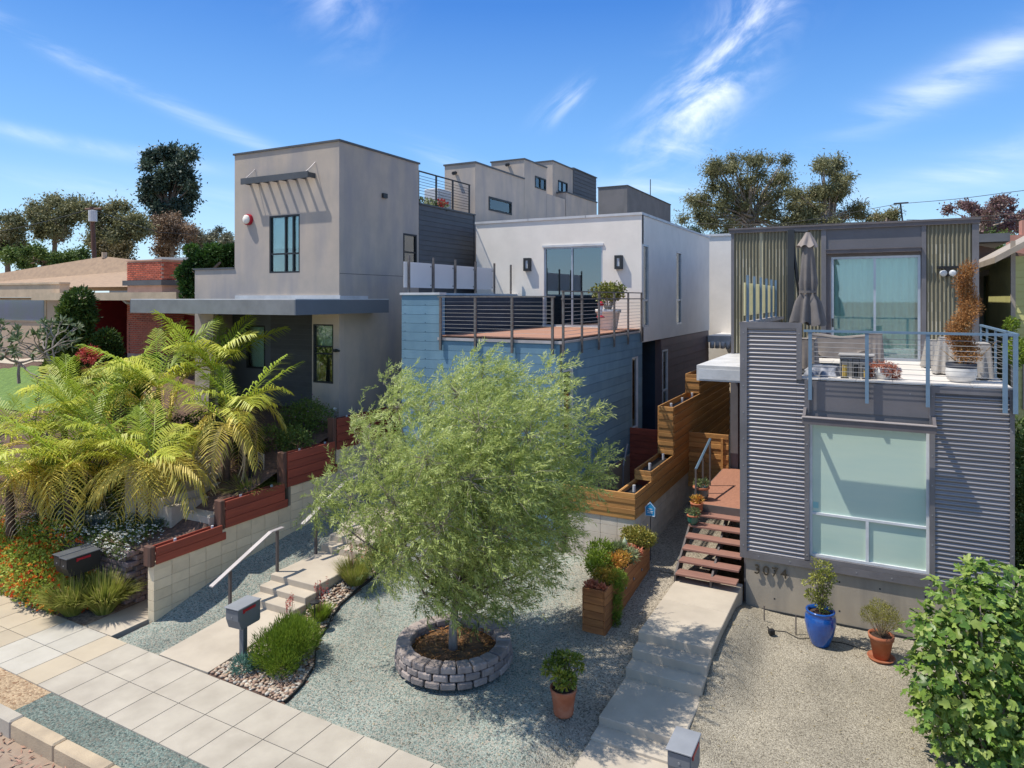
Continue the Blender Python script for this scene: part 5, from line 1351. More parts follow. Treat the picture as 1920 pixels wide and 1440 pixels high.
# rosemary-like shrub by the left mailbox
def spiky(blobs, n, L, W): return blob_leaves(blobs, n, L, W, up=1.1, jit=.25, inner=.5)
t = Thing('rosemary_shrub', 'bright green needle leaved shrub behind the grey mailbox', 'shrub', (-9.3, 9.0, .1))
leaf_part(t, 'foliage', spiky([((-9.30, 8.75, .40), (.38, .38, .34)), ((-9.15, 9.05, .48), (.38, .38, .36)), ((-9.42, 9.2, .42), (.34, .36, .34)), ((-9.0, 8.65, .30), (.26, .28, .25)), ((-9.25, 9.45, .36), (.28, .25, .26))], 15000, .085, .011), L_rosemary)
t.part('stem', MB().tube([(-9.3, 9.0, .1), (-9.28, 9.0, .45)], [.04, .02], 6).tube([(-9.3, 9.0, .1), (-9.1, 8.8, .4)], [.03, .015], 5), bark)
t = Thing('blue_green_shrub', 'small blue-green succulent clump at the foot of the mailbox post', 'plant', (-9.75, 8.55, .1))
leaf_part(t, 'foliage', blob_leaves([((-9.70, 8.40, .2), (.18, .18, .14)), ((-9.6, 8.55, .22), (.13, .15, .12))], 1100, .07, .016, up=.7, jit=.4), L_teal)
tufts = [(-9.75, 10.35, .2, 'low olive tuft with red stalks beside the path light'), (-9.95, 9.75, .16, 'small tuft of red flower stalks near the bottom walkway step'), (-9.95, 11.6, .35, 'tallest tuft of coral flower stalks beside the upper walkway'), (-9.95, 12.5, .3, 'tuft of pale green blades half under the tree by the walkway')]
for x, y, s, lab in tufts:
    z = z_mid(x, y)
    q = blade_tuft(int(900*s/.2), s*.5, s*1.6, .011, lean=.8, droop=.2)
    t = plant('flowering_tuft', lab, 'plant', (x, y, z), q, L_grass if s > .25 else L_rosemary, group='tufts in the cobble bed')
    mb = MB()
    for k in range(9):
        a = random.uniform(0, 6.28); r_ = random.uniform(.02, s*.6); h = random.uniform(.35, .6)+s
        mb.tube([(r_*.3*math.cos(a), r_*.3*math.sin(a), 0), (r_*math.cos(a), r_*math.sin(a), h)], [.005, .004], 4)
    t.part('stalk', mb, mat('stalk_red', (0.30, 0.07, 0.06), .7))
    leaf_part(t, 'flower', blob_leaves([((random.uniform(-s, s)*.6, random.uniform(-s, s)*.6, random.uniform(.3, .6)+s*.8), (.015, .015, .09)) for _ in range(9)], 160, .03, .016), P_red)
pl = Thing('path_light', 'small black path light standing in the river cobbles', 'path light', (-9.62, 10.05, .3), local=True)
pl.part('stake', MB().tube([(0, 0, -.05), (0, 0, .36)], .012, 6), plastic_black); pl.part('hood', MB().lathe([(0, .37), (.10, .35), (.10, .37), (0, .395)], n=14), plastic_black)

# mailboxes: tapered box, lid that overhangs, flag, post
def mailbox(label, x, y, z, body, top, post_h=.62, L_=.52, Wd=.19, H_=.30, front='-Y', group=None):
    """long axis along Y, door towards -Y"""
    t = Thing('mailbox', label, 'mailbox', (x, y, z), group=group, local=True)
    t.part('post', MB().bbox(-.05, .05, -.05, .05, -.1, post_h, .006), body)
    t.part('base_plate', MB().box(-.09, .09, -.16, .16, post_h-.001, post_h+.012), body)
    b0 = post_h+.012
    poly = [(-L_/2+.06, b0), (L_/2-.02, b0), (L_/2, b0+.03), (L_/2, b0+H_), (-L_/2, b0+H_), (-L_/2, b0+.17)]
    t.part('body', MB().prism(poly, -Wd/2, Wd/2, 'X'), body)
    t.part('lid', MB().bbox(-Wd/2-.018, Wd/2+.018, -L_/2-.03, L_/2+.012, b0+H_, b0+H_+.022, .006), top)
    dr = t.part('door', MB().box(-Wd/2+.012, Wd/2-.012, -L_/2-.010, -L_/2-.001, b0+.165, b0+H_-.02), body)
    t.part('lock', MB().tube([(0, -L_/2-.018, b0+.22), (0, -L_/2-.009, b0+.22)], .013, 8), cable, dr)
    t.part('flag', MB().box(Wd/2+.002, Wd/2+.012, -.12, .13, b0+H_-.075, b0+H_-.03).box(Wd/2+.002, Wd/2+.014, -.16, -.12, b0+H_-.09, b0+H_-.025), flag_red)
    return t
m1 = mailbox('grey mailbox with a red flag on a square post beside the lower walkway', -9.93, 8.62, .07, mail_grey, mail_top, post_h=.68, L_=.50, Wd=.30, H_=.36)
m1.o.rotation_euler = (0, 0, R(4))
m2 = mailbox('grey mailbox at the bottom edge beside the right walkway steps', -2.04, 8.18, -.1, mail_grey, mail_top, post_h=1.03, L_=.44, Wd=.27, H_=.34)
m3 = mailbox('left one of the two black mailboxes above the strappy grass', -14.72, 8.46, .1, mail_black, mail_black_top, post_h=.82, L_=.66, Wd=.235, H_=.36, group='pair of black mailboxes')
m4 = mailbox('right one of the two black mailboxes, nearest the stone wall', -14.42, 8.42, .1, mail_black, mail_black_top, post_h=.82, L_=.66, Wd=.235, H_=.36, group='pair of black mailboxes')

# strappy grass clumps below the black mailboxes
for (x, y, s, lab) in ((-13.95, 8.62, .34, 'large strappy green grass clump nearest the stone wall corner'), (-14.45, 8.28, .32, 'strappy grass clump in front of the black mailboxes'), (-14.85, 8.5, .28, 'strappy grass clump beside the orange flowers'), (-14.15, 8.98, .26, 'taller grass tuft behind the black mailbox posts')):
    q = blade_tuft(1500, s*.5, s*2.9, .02, lean=.75, droop=.7, seg=4)
    plant('grass_clump', lab, 'grass', (x, y, .12), q, L_grass, group='strappy grass by the pavement')

# lantana and other ground cover
n_l = 15000
bl = [((x, 8.55+.3*math.sin(x*1.7), .45 + .35*min(1, (-14.6-x)/2) + .1*math.sin(x*3)), (.5, .5, .38)) for x in np.arange(-23, -14.7, .33)]
bl += [((x, 8.95, 1.02 + .12*math.sin(x*2.2)), (.5, .38, .36)) for x in np.arange(-23, -15.5, .35)]
bl += [((x, 8.3, .28), (.45, .3, .25)) for x in np.arange(-23, -14.9, .4)]
LN = Thing('lantana_hedge', 'bank of lantana thick with orange and red flower heads', 'flowering shrub', (-18, 8.6, .1))
leaf_part(LN, 'foliage', blob_leaves(bl, 38000, .065, .042, up=.2, inner=.7), L_lantana)
# flower heads: small domes of petals
fb = blob_leaves(bl, 3800, .01, .01, inner=1.06)[0][:, 0, :]
keep = fb[rng.random(len(fb)) < .8]
hd_ = []
for c in keep:
    d = unit(rng.normal(size=(9, 3)) + np.array([0, -.2, .8])); hd_.append(leaf_quads(c + d*.012, d, rng.normal(size=(9, 3)), np.full(9, .042), np.full(9, .032)))
Q = np.concatenate(hd_); leaf_part(LN, 'flower_head', (Q, np.repeat(rng.random(len(keep)), 9)), P_orange)
WF = Thing('white_ground_cover', 'low green mat starred with small white flowers spilling over the stone wall', 'ground cover', (-15, 9.6, 1.2)); WF.o['kind'] = 'stuff'
bl = [((x+rng.uniform(-.1, .1), y+rng.uniform(-.1, .1), z_left(x, y)+.03), (.28, .28, .15)) for x in np.arange(-17.6, -13.9, .28) for y in np.arange(9.12, 11.0, .28) if not (x > -14.9 and y > 10)]
bl += [((x, 8.99, 1.16), (.24, .08, .14)) for x in np.arange(-16, -13.9, .25)]
leaf_part(WF, 'foliage', blob_leaves(bl, 22000, .045, .022, up=.5, inner=.6), L_ground)
fb = blob_leaves(bl, 3000, .01, .01, inner=1.05)[0][:, 0, :]
fb = fb[(rng.random(len(fb)) < np.clip(1.6-(fb[:, 1]-9.0)*1.0, .08, 1))]
hd_ = []
for c in fb:
    d = unit(rng.normal(size=(5, 3))*.6 + np.array([0, -.2, 1])); hd_.append(leaf_quads(c + np.array([0, 0, .03]), unit(rng.normal(size=(5, 3))*np.array([1, 1, .2])), d, np.full(5, .034), np.full(5, .028)))
leaf_part(WF, 'flower', (np.concatenate(hd_), rng.random(len(fb)*5)), P_white)
for (x, y, s, lab) in ((-17.6, 9.55, .26, 'leftmost blue fescue tuft on the stone wall top'), (-17.0, 9.5, .2, 'small blue fescue tuft between two larger ones'), (-16.3, 9.55, .24, 'blue fescue tuft in the middle of the bed edge'), (-15.6, 9.5, .3, 'blue fescue tuft next to the white flowers'), (-18.3, 9.7, .25, 'blue fescue tuft at the left picture edge'), (-14.2, 9.95, .26, 'grey-green fescue tuft beside the concrete stair')):
    plant('fescue_tuft', lab, 'grass', (x, y, z_left(x, y)), blade_tuft(900, s*.3, s*1.1, .007, lean=1.1, droop=.35), L_fescue, group='blue fescue tufts')
for (x, y, s, lab) in ((-13.35, 11.75, .42, 'yellow-green strappy clump beside the red fence post'), (-13.5, 12.4, .36, 'strappy clump behind the yellow-green one along the red fence')):
    plant('grass_clump', lab, 'grass', (x, y, 1.75), blade_tuft(700, s*.4, s*1.7, .024, lean=1.1, droop=.6, seg=4), L_grass, group='strappy clumps by the red fence')
# shrubs on the bank
def shrub(label, blobs, n, m_, L_=.07, W_=.04, flowers=None, name='shrub', group='shrubs on the left bank'):
    c = np.mean([b[0] for b in blobs], axis=0); zb = min(b[0][2]-b[1][2] for b in blobs)
    t = Thing(name, label, 'shrub', (float(c[0]), float(c[1]), float(zb)), group=group)
    leaf_part(t, 'foliage', blob_leaves(blobs, n, L_, W_, up=.3), m_)
    t.part('stem', MB().tube([(c[0], c[1], zb-.1), tuple(c)], [.04, .02], 5).tube([(c[0]+.1, c[1], zb-.1), (c[0]+.2, c[1]+.1, c[2])], [.03, .015], 5), bark)
    if flowers: leaf_part(t, 'flower', blob_leaves(blobs, flowers[0], .05, .035, inner=.95), flowers[1])
    return t
shrub('dark leafy shrub around the number sign', [((-14.2+.5*i, 13.2+.3*(i % 2), 2.75), (.42, .4, .42)) for i in range(3)] + [((-14.6, 12.7, 2.5), (.4, .4, .35))], 5200, L_bush, .06, .035)
shrub('dark green shrub against the stucco wall right of the canopy post', [((-14.4+.45*i, 14.3, 3.2+.15*(i % 2)), (.45, .4, .4)) for i in range(3)], 4600, L_bush, .06, .03, (120, mat('petal_mauve', (0.35, 0.17, 0.30), .7)))
shrub('reddish green shrub at the head of the left stair', [((-16.6, 13.0, 3.0), (.5, .5, .42)), ((-16.0, 12.6, 2.8), (.4, .4, .35)), ((-17.2, 12.6, 2.9), (.45, .4, .4))], 4200, mat('leaf_redgreen', (0, 0, 0), .6, attr=[(0, (0.04, 0.07, 0.015)), (.7, (0.13, 0.17, 0.04)), (1, (0.32, 0.13, 0.06))], trans=.25), .055, .04)
shrub('dark shrub under the palms at the bank foot', [((-19+.9*i, 10.4, 1.9), (.6, .45, .5)) for i in range(4)], 6500, L_bush, .07, .045)
shrub('low olive shrub behind the banana plant', [((-22+.7*i, 13.2, 3.3), (.5, .45, .4)) for i in range(4)], 4200, L_bush, .08, .05)
shrub('green shrub filling the gap between the middle palms', [((-17.2+.8*i, 11.4, 2.4), (.55, .45, .45)) for i in range(3)], 5200, L_lantana, .07, .04)
for (x, y, lab) in ((-13.45, 11.9, 'black bollard lamp behind the red fence boards'),):
    t = Thing('bollard_lamp', lab, 'lamp', (x, y, 1.73), local=True)
    t.part('pole', MB().bbox(-.04, .04, -.04, .04, 0, .95, .006), plastic_black); t.part('cap', MB().bbox(-.09, .09, -.09, .09, .95, 1.0, .01), plastic_black)
sg = Thing('number_sign', 'small framed garden sign reading 3080 on two stakes among dark shrubs', 'sign', (-13.55, 12.3, 2.1), local=True)
sg.part('stake', MB().box(-.20, -.175, -.01, .01, -.3, .42), number_pale); sg.part('stake', MB().box(.175, .20, -.01, .01, -.3, .42), number_pale)
sg.part('frame', MB().box(-.21, .21, -.015, .01, .40, .42).box(-.21, .21, -.015, .01, .62, .64).box(-.21, -.19, -.015, .01, .42, .62).box(.19, .21, -.015, .01, .42, .62), number_pale)
for i, ch in enumerate('3080'): text_obj(ch, .22, .006, number_pale, Matrix.Translation((-.135+.09*i, -.01, .45)) @ Matrix.Rotation(R(90), 4, 'X'), sg.o)
sg.o.rotation_euler = (0, 0, R(-20)); sg.o.scale = (.9, .9, .9)

# ---------------- palms
def frond_mesh(name, L_, m_, droop, curl, npair=22, leaf=.42, seedv=0, wid=.034):
    r_ = np.random.default_rng(100+seedv)
    t = np.linspace(0, 1, 12)
    ex_ = 1-droop*.35
    X = L_*(t*ex_ - .12*droop*t**3); Z = L_*(curl*t - droop*t**2)
    mb = MB().tube([(X[i], 0, Z[i]) for i in range(12)], [.017*(1-.8*k) for k in t], 4)
    rn_ = []
    V = []
    for k in range(npair):
        s = .16+.84*(k+.5)/npair
        x = np.interp(s, t, X); z = np.interp(s, t, Z); dx = np.interp(min(1, s+.02), t, X)-np.interp(s-.02, t, X); dz = np.interp(min(1, s+.02), t, Z)-np.interp(s-.02, t, Z)
        fw = np.array([dx, 0, dz]); fw /= np.linalg.norm(fw)
        ll = leaf*(math.sin(math.pi*(.12+.83*s))**.7)*(.9+.2*r_.random())
        for sd in (-1, 1):
            d = fw*(.55+.75*s**2) + np.array([0, sd*1.0, .12]) + r_.normal(size=3)*.07; d /= np.linalg.norm(d)
            p0 = np.array([x, 0, z]); p1 = p0 + d*ll*.5; dd = d + np.array([0, 0, -.6-.4*droop]); dd /= np.linalg.norm(dd); p2 = p1 + dd*ll*.5
            sw = np.cross(d, [0, 0, 1]); sw = sw/np.linalg.norm(sw)*wid*.5
            o_ = len(mb.v); mb.v += [tuple(p0-sw*.6), tuple(p0+sw*.6), tuple(p1+sw), tuple(p1-sw), tuple(p2)]
            mb.f += [(o_, o_+1, o_+2, o_+3), (o_+3, o_+2, o_+4)]
    return mesh_of(name, mb, m_, False, False)
FR = {}
for nm, m_ in (('g', frond_green), ('l', frond_lime), ('y', frond_yellow), ('d', frond_dry)):
    for v in range(3):
        dr = {'g': .25, 'l': .5, 'y': .85, 'd': 1.1}[nm]*(.85+.15*v); cu = {'g': .75, 'l': .7, 'y': .45, 'd': .15}[nm]
        FR[nm+str(v)] = frond_mesh('frond', 1.95, m_, dr, cu, seedv=v, leaf=.62)
def palm(label, x, y, z, h, s=1.0, mix='glylgyldglgylg', tilt=0, tr=.085):
    t = Thing('palm_tree', label, 'palm', (x, y, z), rotz=random.uniform(0, 6.28), group='young feather palms on the left bank', local=True)
    t.part('trunk', MB().tube([(0, 0, -.15), (.02, 0, h*.4), (.04, 0, h*.8)], [tr*1.1, tr, tr*.8], 10), palm_bark, smooth=True)
    t.part('crownshaft', MB().tube([(.04, 0, h*.78), (.05, 0, h*1.02)], [tr*.85, tr*.5], 10), palm_shaft, smooth=True)
    mix = mix + mix[:len(mix)//3]; n_ = len(mix)
    for i, c in enumerate(mix):
        me = FR[c + str(random.randrange(3))]
        a = i*2.399+random.uniform(-.2, .2)
        el = {'g': -15, 'l': -8, 'y': 0, 'd': 12}[c] + random.uniform(-12, 12)
        o = t.piece('frond', me, (.05, 0, h*.98), (random.uniform(-.35, .35), R(el), a))
        sc = s*random.uniform(.8, 1.08)*(.9 if c == 'd' else 1); o.scale = (sc, sc, sc)
    # hanging sheath remnants
    return t
palms = [
    ('palm at the left picture edge with pale dry lower fronds', 20, 905, 15.8, 1.6, 1.0, 'glylydglydlgy'),
    ('short palm with sunlit upright lime fronds left of the lawn', 60, 800, 17.5, 2.4, 1.0, 'gllyglgylldg'),
    ('palm with a broad lime frond standing at the bank foot', 130, 920, 15.9, 1.9, 1.05, 'lglylglylydgyl'),
    ('palm leaning over the lawn with a feathery upright frond', 165, 870, 17.6, 2.2, 1.05, 'glglylgylgdg'),
    ('twin trunk palm in front of the concrete stair, left stem', 262, 955, 15.9, 1.55, 1.0, 'ylyglylylglyyl'),
    ('twin trunk palm in front of the concrete stair, right stem', 285, 955, 15.7, 1.75, 1.0, 'ylyyglylylyyg'),
    ('tall lime palm behind the stair in line with the banana', 300, 860, 18.4, 2.7, 1.15, 'glllgylglgly'),
    ('tallest palm, reaching up under the left end of the slate canopy', 395, 830, 18.8, 3.1, 1.15, 'gllgylglgllg'),
    ('palm with drooping yellow frond in front of the dark recess', 455, 850, 17.6, 2.3, 1.05, 'yglydlgylygl'),
    ('palm over the number sign with a hanging grey dead frond', 425, 880, 16.8, 1.9, 1.0, 'lydygdlyylgd'),
    ('small palm among the shrubs left of the twin palm', 205, 900, 16.8, 1.6, .95, 'glylgydlgyl'),
    ('low palm with yellow tips nearest the lantana bank', 75, 935, 16.3, 1.3, .95, 'lyglylgdyly'),
    ('palm with golden fronds beside the banana plant', 232, 800, 19.5, 2.3, 1.0, 'ylylgylyyl'),
    ('palm half hidden between the tall lime palm and the lawn', 120, 830, 19.0, 2.0, 1.05, 'lglylglyg'),
    ('far left palm with grassy green fronds beneath the plumeria', -20, 850, 18.5, 2.0, 1.1, 'glglgylg')]
for lab, u, v, d, h, s, mix in palms:
    p = at(u, v, d); palm(lab, float(p[0]), float(p[1]), z_left(p[0], p[1]), h*(.6 if d > 17.3 else .74), s, mix)

# banana plant
bp_ = at(262, 700, 19.6)
BN = Thing('banana_plant', 'banana plant with broad upright leaves in front of the brick chimney', 'banana plant', (float(bp_[0]), float(bp_[1]), z_left(bp_[0], bp_[1])), local=True)
BN.part('stem', MB().tube([(0, 0, 0), (0, 0, 1.0)], [.12, .08], 10), palm_shaft, smooth=True)
def banana_mesh(v):
    mb = MB(); n_ = 10; L_ = 1.5
    for i in range(n_+1):
        t_ = i/n_; x = L_*t_*(.55+.1*v); z = L_*(.85*t_-.35*(v+1)*.4*t_*t_); w = .25*math.sin(math.pi*min(1, t_*.94+.06))**.6*(1 if t_ > .1 else .3)
        mb.v += [(x, -w, z+.05), (x, 0, z-.03), (x, w, z+.05)]
    for i in range(n_): mb.f += [(3*i, 3*i+1, 3*i+4, 3*i+3), (3*i+1, 3*i+2, 3*i+5, 3*i+4)]
    return mesh_of('leaf', mb, banana_leaf, True, False)
bm_ = [banana_mesh(v) for v in range(3)]
for i in range(11): BN.piece('leaf', bm_[i % 3], (0, 0, 1.05), (random.uniform(-.3, .3), R(random.uniform(-28, 15)), i*2.1))

# ---------------- far left house, hedges
RH = Thing('ranch_house', 'low tan house with dark red walls under a flat eave and a hipped roof', 'house', (-29, 20, 4))
RH.part('wall', MB().box(-44, -30.1, 16.9, 17.1, 3.9, 6.55), stucco_tan)
RH.part('parapet', MB().box(-44.2, -29.9, 16.6, 17.0, 6.56, 7.10).box(-44.25, -29.85, 16.55, 17.0, 7.10, 7.18), ranch_trim)
w = RH.part('window', MB().box(-40, -31.4, 16.86, 16.898, 5.5, 6.5), ranch_trim)
RH.part('pane', MB().box(-39.9, -35.8, 16.84, 16.855, 5.56, 6.44).box(-35.7, -31.5, 16.84, 16.855, 5.56, 6.44), mat('dark_window', (0.10, 0.13, 0.26), .08, (0.08, 0.15, 0.16), .6, spec=.9), w)
RH.part('wall', MB().box(-30.1, -22.0, 20.5, 20.7, 3.9, 6.5), ranch_red, label='dark red recessed wall')
RH.part('wall', MB().box(-30.1, -29.9, 17.1, 20.5, 3.9, 6.5), ranch_red, label='dark red side wall of the entry recess')
RH.part('low_wall', MB().box(-30, -24, 20.3, 20.49, 3.9, 4.7), stucco_tan)
RH.part('wall', MB().box(-27.6, -26.75, 18.3, 20.5, 3.9, 6.5), ranch_red)
RH.part('wall', MB().box(-24.4, -21.5, 18.3, 18.5, 3.9, 6.5), ranch_red)
w = RH.part('window', MB().box(-27.45, -26.8, 18.22, 18.29, 4.9, 6.2), ranch_trim); RH.part('pane', MB().box(-27.38, -26.86, 18.2, 18.215, 4.97, 6.13), mat('dark_glass_small', (0.03, 0.04, 0.05), .1), w)
RH.part('eave', MB().box(-30.4, -21.5, 15.9, 21, 6.50, 6.70).box(-30.45, -21.5, 15.8, 15.9, 6.44, 6.73), ranch_trim)
RH.part('window', MB().box(-22.9, -22.2, 18.2, 18.29, 4.6, 6.1), alu_white)
RH.part('roof', MB().add([(-45, 17.1, 7.0), (-22, 18.5, 7.0), (-22, 27, 7.0), (-45, 27, 7.0), (-34, 21, 8.6), (-29, 21.8, 8.0)], [(0, 1, 5, 4), (1, 2, 5), (2, 3, 4, 5), (3, 0, 4)]), roof_tan, fix=False)
RH.part('roof_vent', MB().tube([(-34, 21, 8.5), (-34, 21, 8.8)], .12, 8), ranch_trim)
RH.part('downpipe', MB().tube([(-24.6, 15.85, 6.5), (-24.4, 15.9, 6.35), (-22.8, 17.6, 5.9)], .06, 6), ranch_trim)
ch = RH.part('chimney', MB().box(-26.62, -24.48, 17.38, 18.5, 4.0, 7.02).box(-26.62, -24.48, 17.38, 18.5, 7.22, 7.98), brick_mortar)
RH.part('chimney_flashing', MB().box(-26.75, -24.35, 17.25, 18.6, 7.02, 7.22), coping_grey, ch)
RH.part('chimney_cap', MB().box(-26.68, -24.42, 17.32, 18.56, 7.98, 8.03), brick_mortar, ch)
bmh = mesh_of('brick', MB().bbox(-.101, .101, -.02, .02, -.0285, .0285, .004), brick_mat)
cnt_b = 0; rows = list(np.arange(7.26, 7.97, .079)) + list(np.arange(6.42, 4.3, -.079))
st_v, st_f = MB(), 0
for i, z in enumerate(rows):
    for j in range(10):
        x = -26.62 + .107 + j*.2175 - (.1 if i % 2 else 0)
        if x < -26.55: x = -26.52
        if cnt_b < 300: RH.piece('brick', bmh, (x, 17.372, z), parent=None); cnt_b += 1
        else: st_v.box(x-.1, x+.1, 17.352, 17.38, z-.028, z+.028)
    for j in range(5):
        y = 17.46+j*.2175 + (.1 if i % 2 else 0)
        if cnt_b < 300: o = RH.piece('brick', bmh, (-24.472, y, z), (0, 0, R(90))); cnt_b += 1
        else: st_v.box(-24.48, -24.452, y-.1, y+.1, z-.028, z+.028)
RH.part('bricks', st_v, brick_mat, kind='stuff')

def clumpy(name, label, cat, blobs, n, m_, L_, W_, group=None, trunk=None, **kw):
    c = np.mean([b[0] for b in blobs], axis=0); zb = min(b[0][2]-b[1][2] for b in blobs)
    t = Thing(name, label, cat, (float(c[0]), float(c[1]), float(zb)), group=group)
    leaf_part(t, 'crown', blob_leaves(blobs, n, L_, W_, **kw), m_)
    return t, c, zb
def pblobs(lst, D_): return [(at(u, v, D_+o), (r/F_PX*D_,)*3) for u, v, r, o in lst]
J = [(150, 565, 22, 0), (130, 585, 18, -.3), (160, 590, 18, .2), (140, 610, 26, 0), (120, 640, 24, -.3), (150, 640, 26, 0), (105, 655, 20, 0), (135, 670, 28, 0), (165, 600, 9, 0), (128, 565, 10, 0), (150, 690, 24, 0), (110, 690, 24, 0)]
t, c, zb = clumpy('conifer_shrub', 'tall clipped conifer left of the dark red entry', 'shrub', pblobs(J, 24), 12000, L_conifer, .16, .07, group='clipped green shrubs in front of the tan house', inner=.75)
t.part('trunk', MB().tube([(c[0], c[1], zb-.6), (c[0], c[1], c[2]+.4)], [.14, .06], 7), bark)
J = [(200, 640, 20, 0), (192, 655, 16, 0), (208, 660, 18, 0), (200, 672, 20, 0)]
t, c, zb = clumpy('round_shrub', 'round clipped bush between the conifer and the banana plant', 'shrub', pblobs(J, 24), 5000, L_conifer, .12, .06, group='clipped green shrubs in front of the tan house', inner=.8)
t.part('trunk', MB().tube([(c[0], c[1], zb-.4), (c[0], c[1], c[2])], [.08, .04], 6), bark)
J = [(380, 490, 18, 0), (400, 478, 18, 0), (420, 480, 18, .3), (436, 475, 14, .3), (360, 505, 16, 0), (345, 515, 12, 0), (352, 535, 12, 0), (395, 500, 20, .3), (425, 498, 18, .5), (365, 545, 12, 0), (360, 470, 10, 0), (350, 560, 10, 0)]
t, c, zb = clumpy('juniper', 'twisted juniper behind the low left wing of the grey tower house', 'shrub', pblobs(J, 23.5), 11000, mat('leaf_juniper', (0, 0, 0), .6, attr=[(0, (0.015, 0.04, 0.01)), (.5, (0.04, 0.10, 0.018)), (1, (0.09, 0.18, 0.03))], trans=.2), .15, .06, inner=.7)
t.part('trunk', MB().tube([(c[0], c[1], 4), (c[0]+.2, c[1], c[2]-.2), (c[0]+.8, c[1], c[2]+.2)], [.13, .09, .04], 7), bark)
# plumeria: bare grey branching with leaf rosettes
PM = Thing('plumeria', 'plumeria with bare grey branches and pale leaf rosettes at the left edge', 'shrub', tuple(float(v) for v in at(35, 690, 21)), local=False)
mb = MB(); tips = []
def fork_(p, d, l, r_, n_):
    q = p + d*l; mb.tube([p, (p+q)/2+rng.normal(size=3)*.02, q], [r_, r_*.85, r_*.7], 5)
    if n_ == 0: tips.append((q, d)); return
    for k in range(3 if n_ > 2 else 2):
        dd = unit(d + rng.normal(size=3)*.6 + np.array([0, 0, .12])); fork_(q, dd, l*.78, r_*.72, n_-1)
b0 = at(30, 700, 21)
for dx in (-1.0, .1, 1.1): fork_(b0+np.array([dx, dx*.3, -.3]), unit(np.array([dx*.3, 0, 1.])), .62, .05, 4)
PM.part('branches', mb, bark_pale)
qs = []
for q, d in tips:
    dd = unit(d + rng.normal(size=(9, 3))*.9); qs.append(leaf_quads(np.tile(q, (9, 1)), dd, np.cross(dd, rng.normal(size=(9, 3))), .17+.08*rng.random(9), .055+.02*rng.random(9)))
leaf_part(PM, 'leaves', (np.concatenate(qs), rng.random(sum(len(q) for q in qs))), L_plumeria)
ag = at(168, 665, 23)
plant('red_flowering_succulent', 'red flowering succulent at the foot of the dark red entry wall', 'plant', tuple(float(v) for v in ag), blob_leaves([((0, 0, 0), (.4, .3, .25))], 500, .12, .03), P_red)
ag = at(185, 700, 21.5)
plant('grass_clump', 'dry reddish grass clump beside the lawn', 'grass', (float(ag[0]), float(ag[1]), float(ag[2])-.2), blade_tuft(400, .2, .6, .02, lean=.9, droop=.4), L_dead)

# ================================================================== right hand yard
def pot(t, prof, m_, soil_r, soil_z, n=28):
    t.part('pot', MB().lathe(prof, n=n), m_, smooth=True)
    t.part('soil', MB().lathe([(0, soil_z+.005), (soil_r, soil_z)], n=16), mat('pot_soil', (0.09, 0.055, 0.04), .95, bump=.8))
t = Thing('potted_shrub', 'tall blue glazed pot with a yellow-green variegated shrub by the concrete base', 'potted plant', (-.98, 14.12, .07), local=True)
pot(t, [(0, 0), (.155, 0), (.17, .03), (.235, .22), (.275, .42), (.265, .54), (.235, .60), (.255, .615), (.255, .64), (.22, .64), (.21, .58)], blue_glaze, .215, .57)
mb = MB()
for k in range(12):
    a = k*.55; r_ = .05+.16*((k*5) % 7)/7; h = 1.0+.45*((k*3) % 5)/5
    mb.tube([(0, 0, .56), (r_*.4*math.cos(a), r_*.4*math.sin(a), .8), (r_*math.cos(a), r_*math.sin(a), h)], [.012, .008, .004], 5)
t.part('stem', mb, bark)
leaf_part(t, 'foliage', blob_leaves([((.14*math.cos(i*1.7)*(.4+.6*(i % 3)/2), .14*math.sin(i*1.7)*(.4+.6*(i % 3)/2), .72+.085*i), (.12, .12, .11)) for i in range(9)] + [((-.25, 0, 1.1), (.07, .06, .04)), ((-.1, .05, 1.48), (.06, .06, .08)), ((.2, .05, 1.25), (.08, .08, .1))], 1700, .05, .026, up=.5), mat('leaf_variegated', (0, 0, 0), .5, attr=[(0, (0.08, 0.11, 0.02)), (.5, (0.26, 0.28, 0.05)), (1, (0.52, 0.48, 0.16))], trans=.2))
t = Thing('potted_shrub', 'terracotta pot on a saucer with a fine olive-green bush beside the fig', 'potted plant', (.02, 14.05, .07), local=True)
pot(t, [(0, .03), (.13, .03), (.19, .36), (.205, .36), (.215, .44), (.19, .44), (.18, .40)], terracotta, .18, .40)
t.part('saucer', MB().lathe([(0, 0), (.20, 0), (.23, .045), (.215, .045), (.19, .02), (0, .02)], n=28), terracotta, smooth=True)
mb = MB()
for k in range(26):
    a = k*2.4; r_ = .08+.22*((k*5) % 11)/11; h = .62+.3*((k*3) % 7)/7
    mb.tube([(0, 0, .38), (r_*.6*math.cos(a), r_*.6*math.sin(a), .38+(h-.38)*.5), (r_*math.cos(a), r_*math.sin(a), h)], [.010, .006, .003], 4)
t.part('stem', mb, mat('twig_pale', (0.36, 0.27, 0.17), .9))
leaf_part(t, 'foliage', blob_leaves([((.2*math.cos(i*.9), .2*math.sin(i*.9), .72+.06*(i % 3)), (.15, .15, .14)) for i in range(7)] + [((0, 0, .85), (.2, .2, .14))], 4200, .035, .008, up=.9, jit=.35), mat('leaf_olive', (0, 0, 0), .6, attr=[(0, (0.10, 0.10, 0.02)), (.5, (0.22, 0.21, 0.04)), (1, (0.38, 0.35, 0.10))], trans=.25))
t = Thing('potted_jade', 'terracotta pot with a leggy jade plant alone on the gravel', 'potted plant', (-4.33, 9.88, .08), local=True)
pot(t, [(0, 0), (.145, 0), (.155, .03), (.15, .04), (.165, .07), (.155, .09), (.20, .37), (.21, .38), (.21, .41), (.185, .41), (.18, .36)], terracotta, .18, .36)
mb = MB(); tips = []
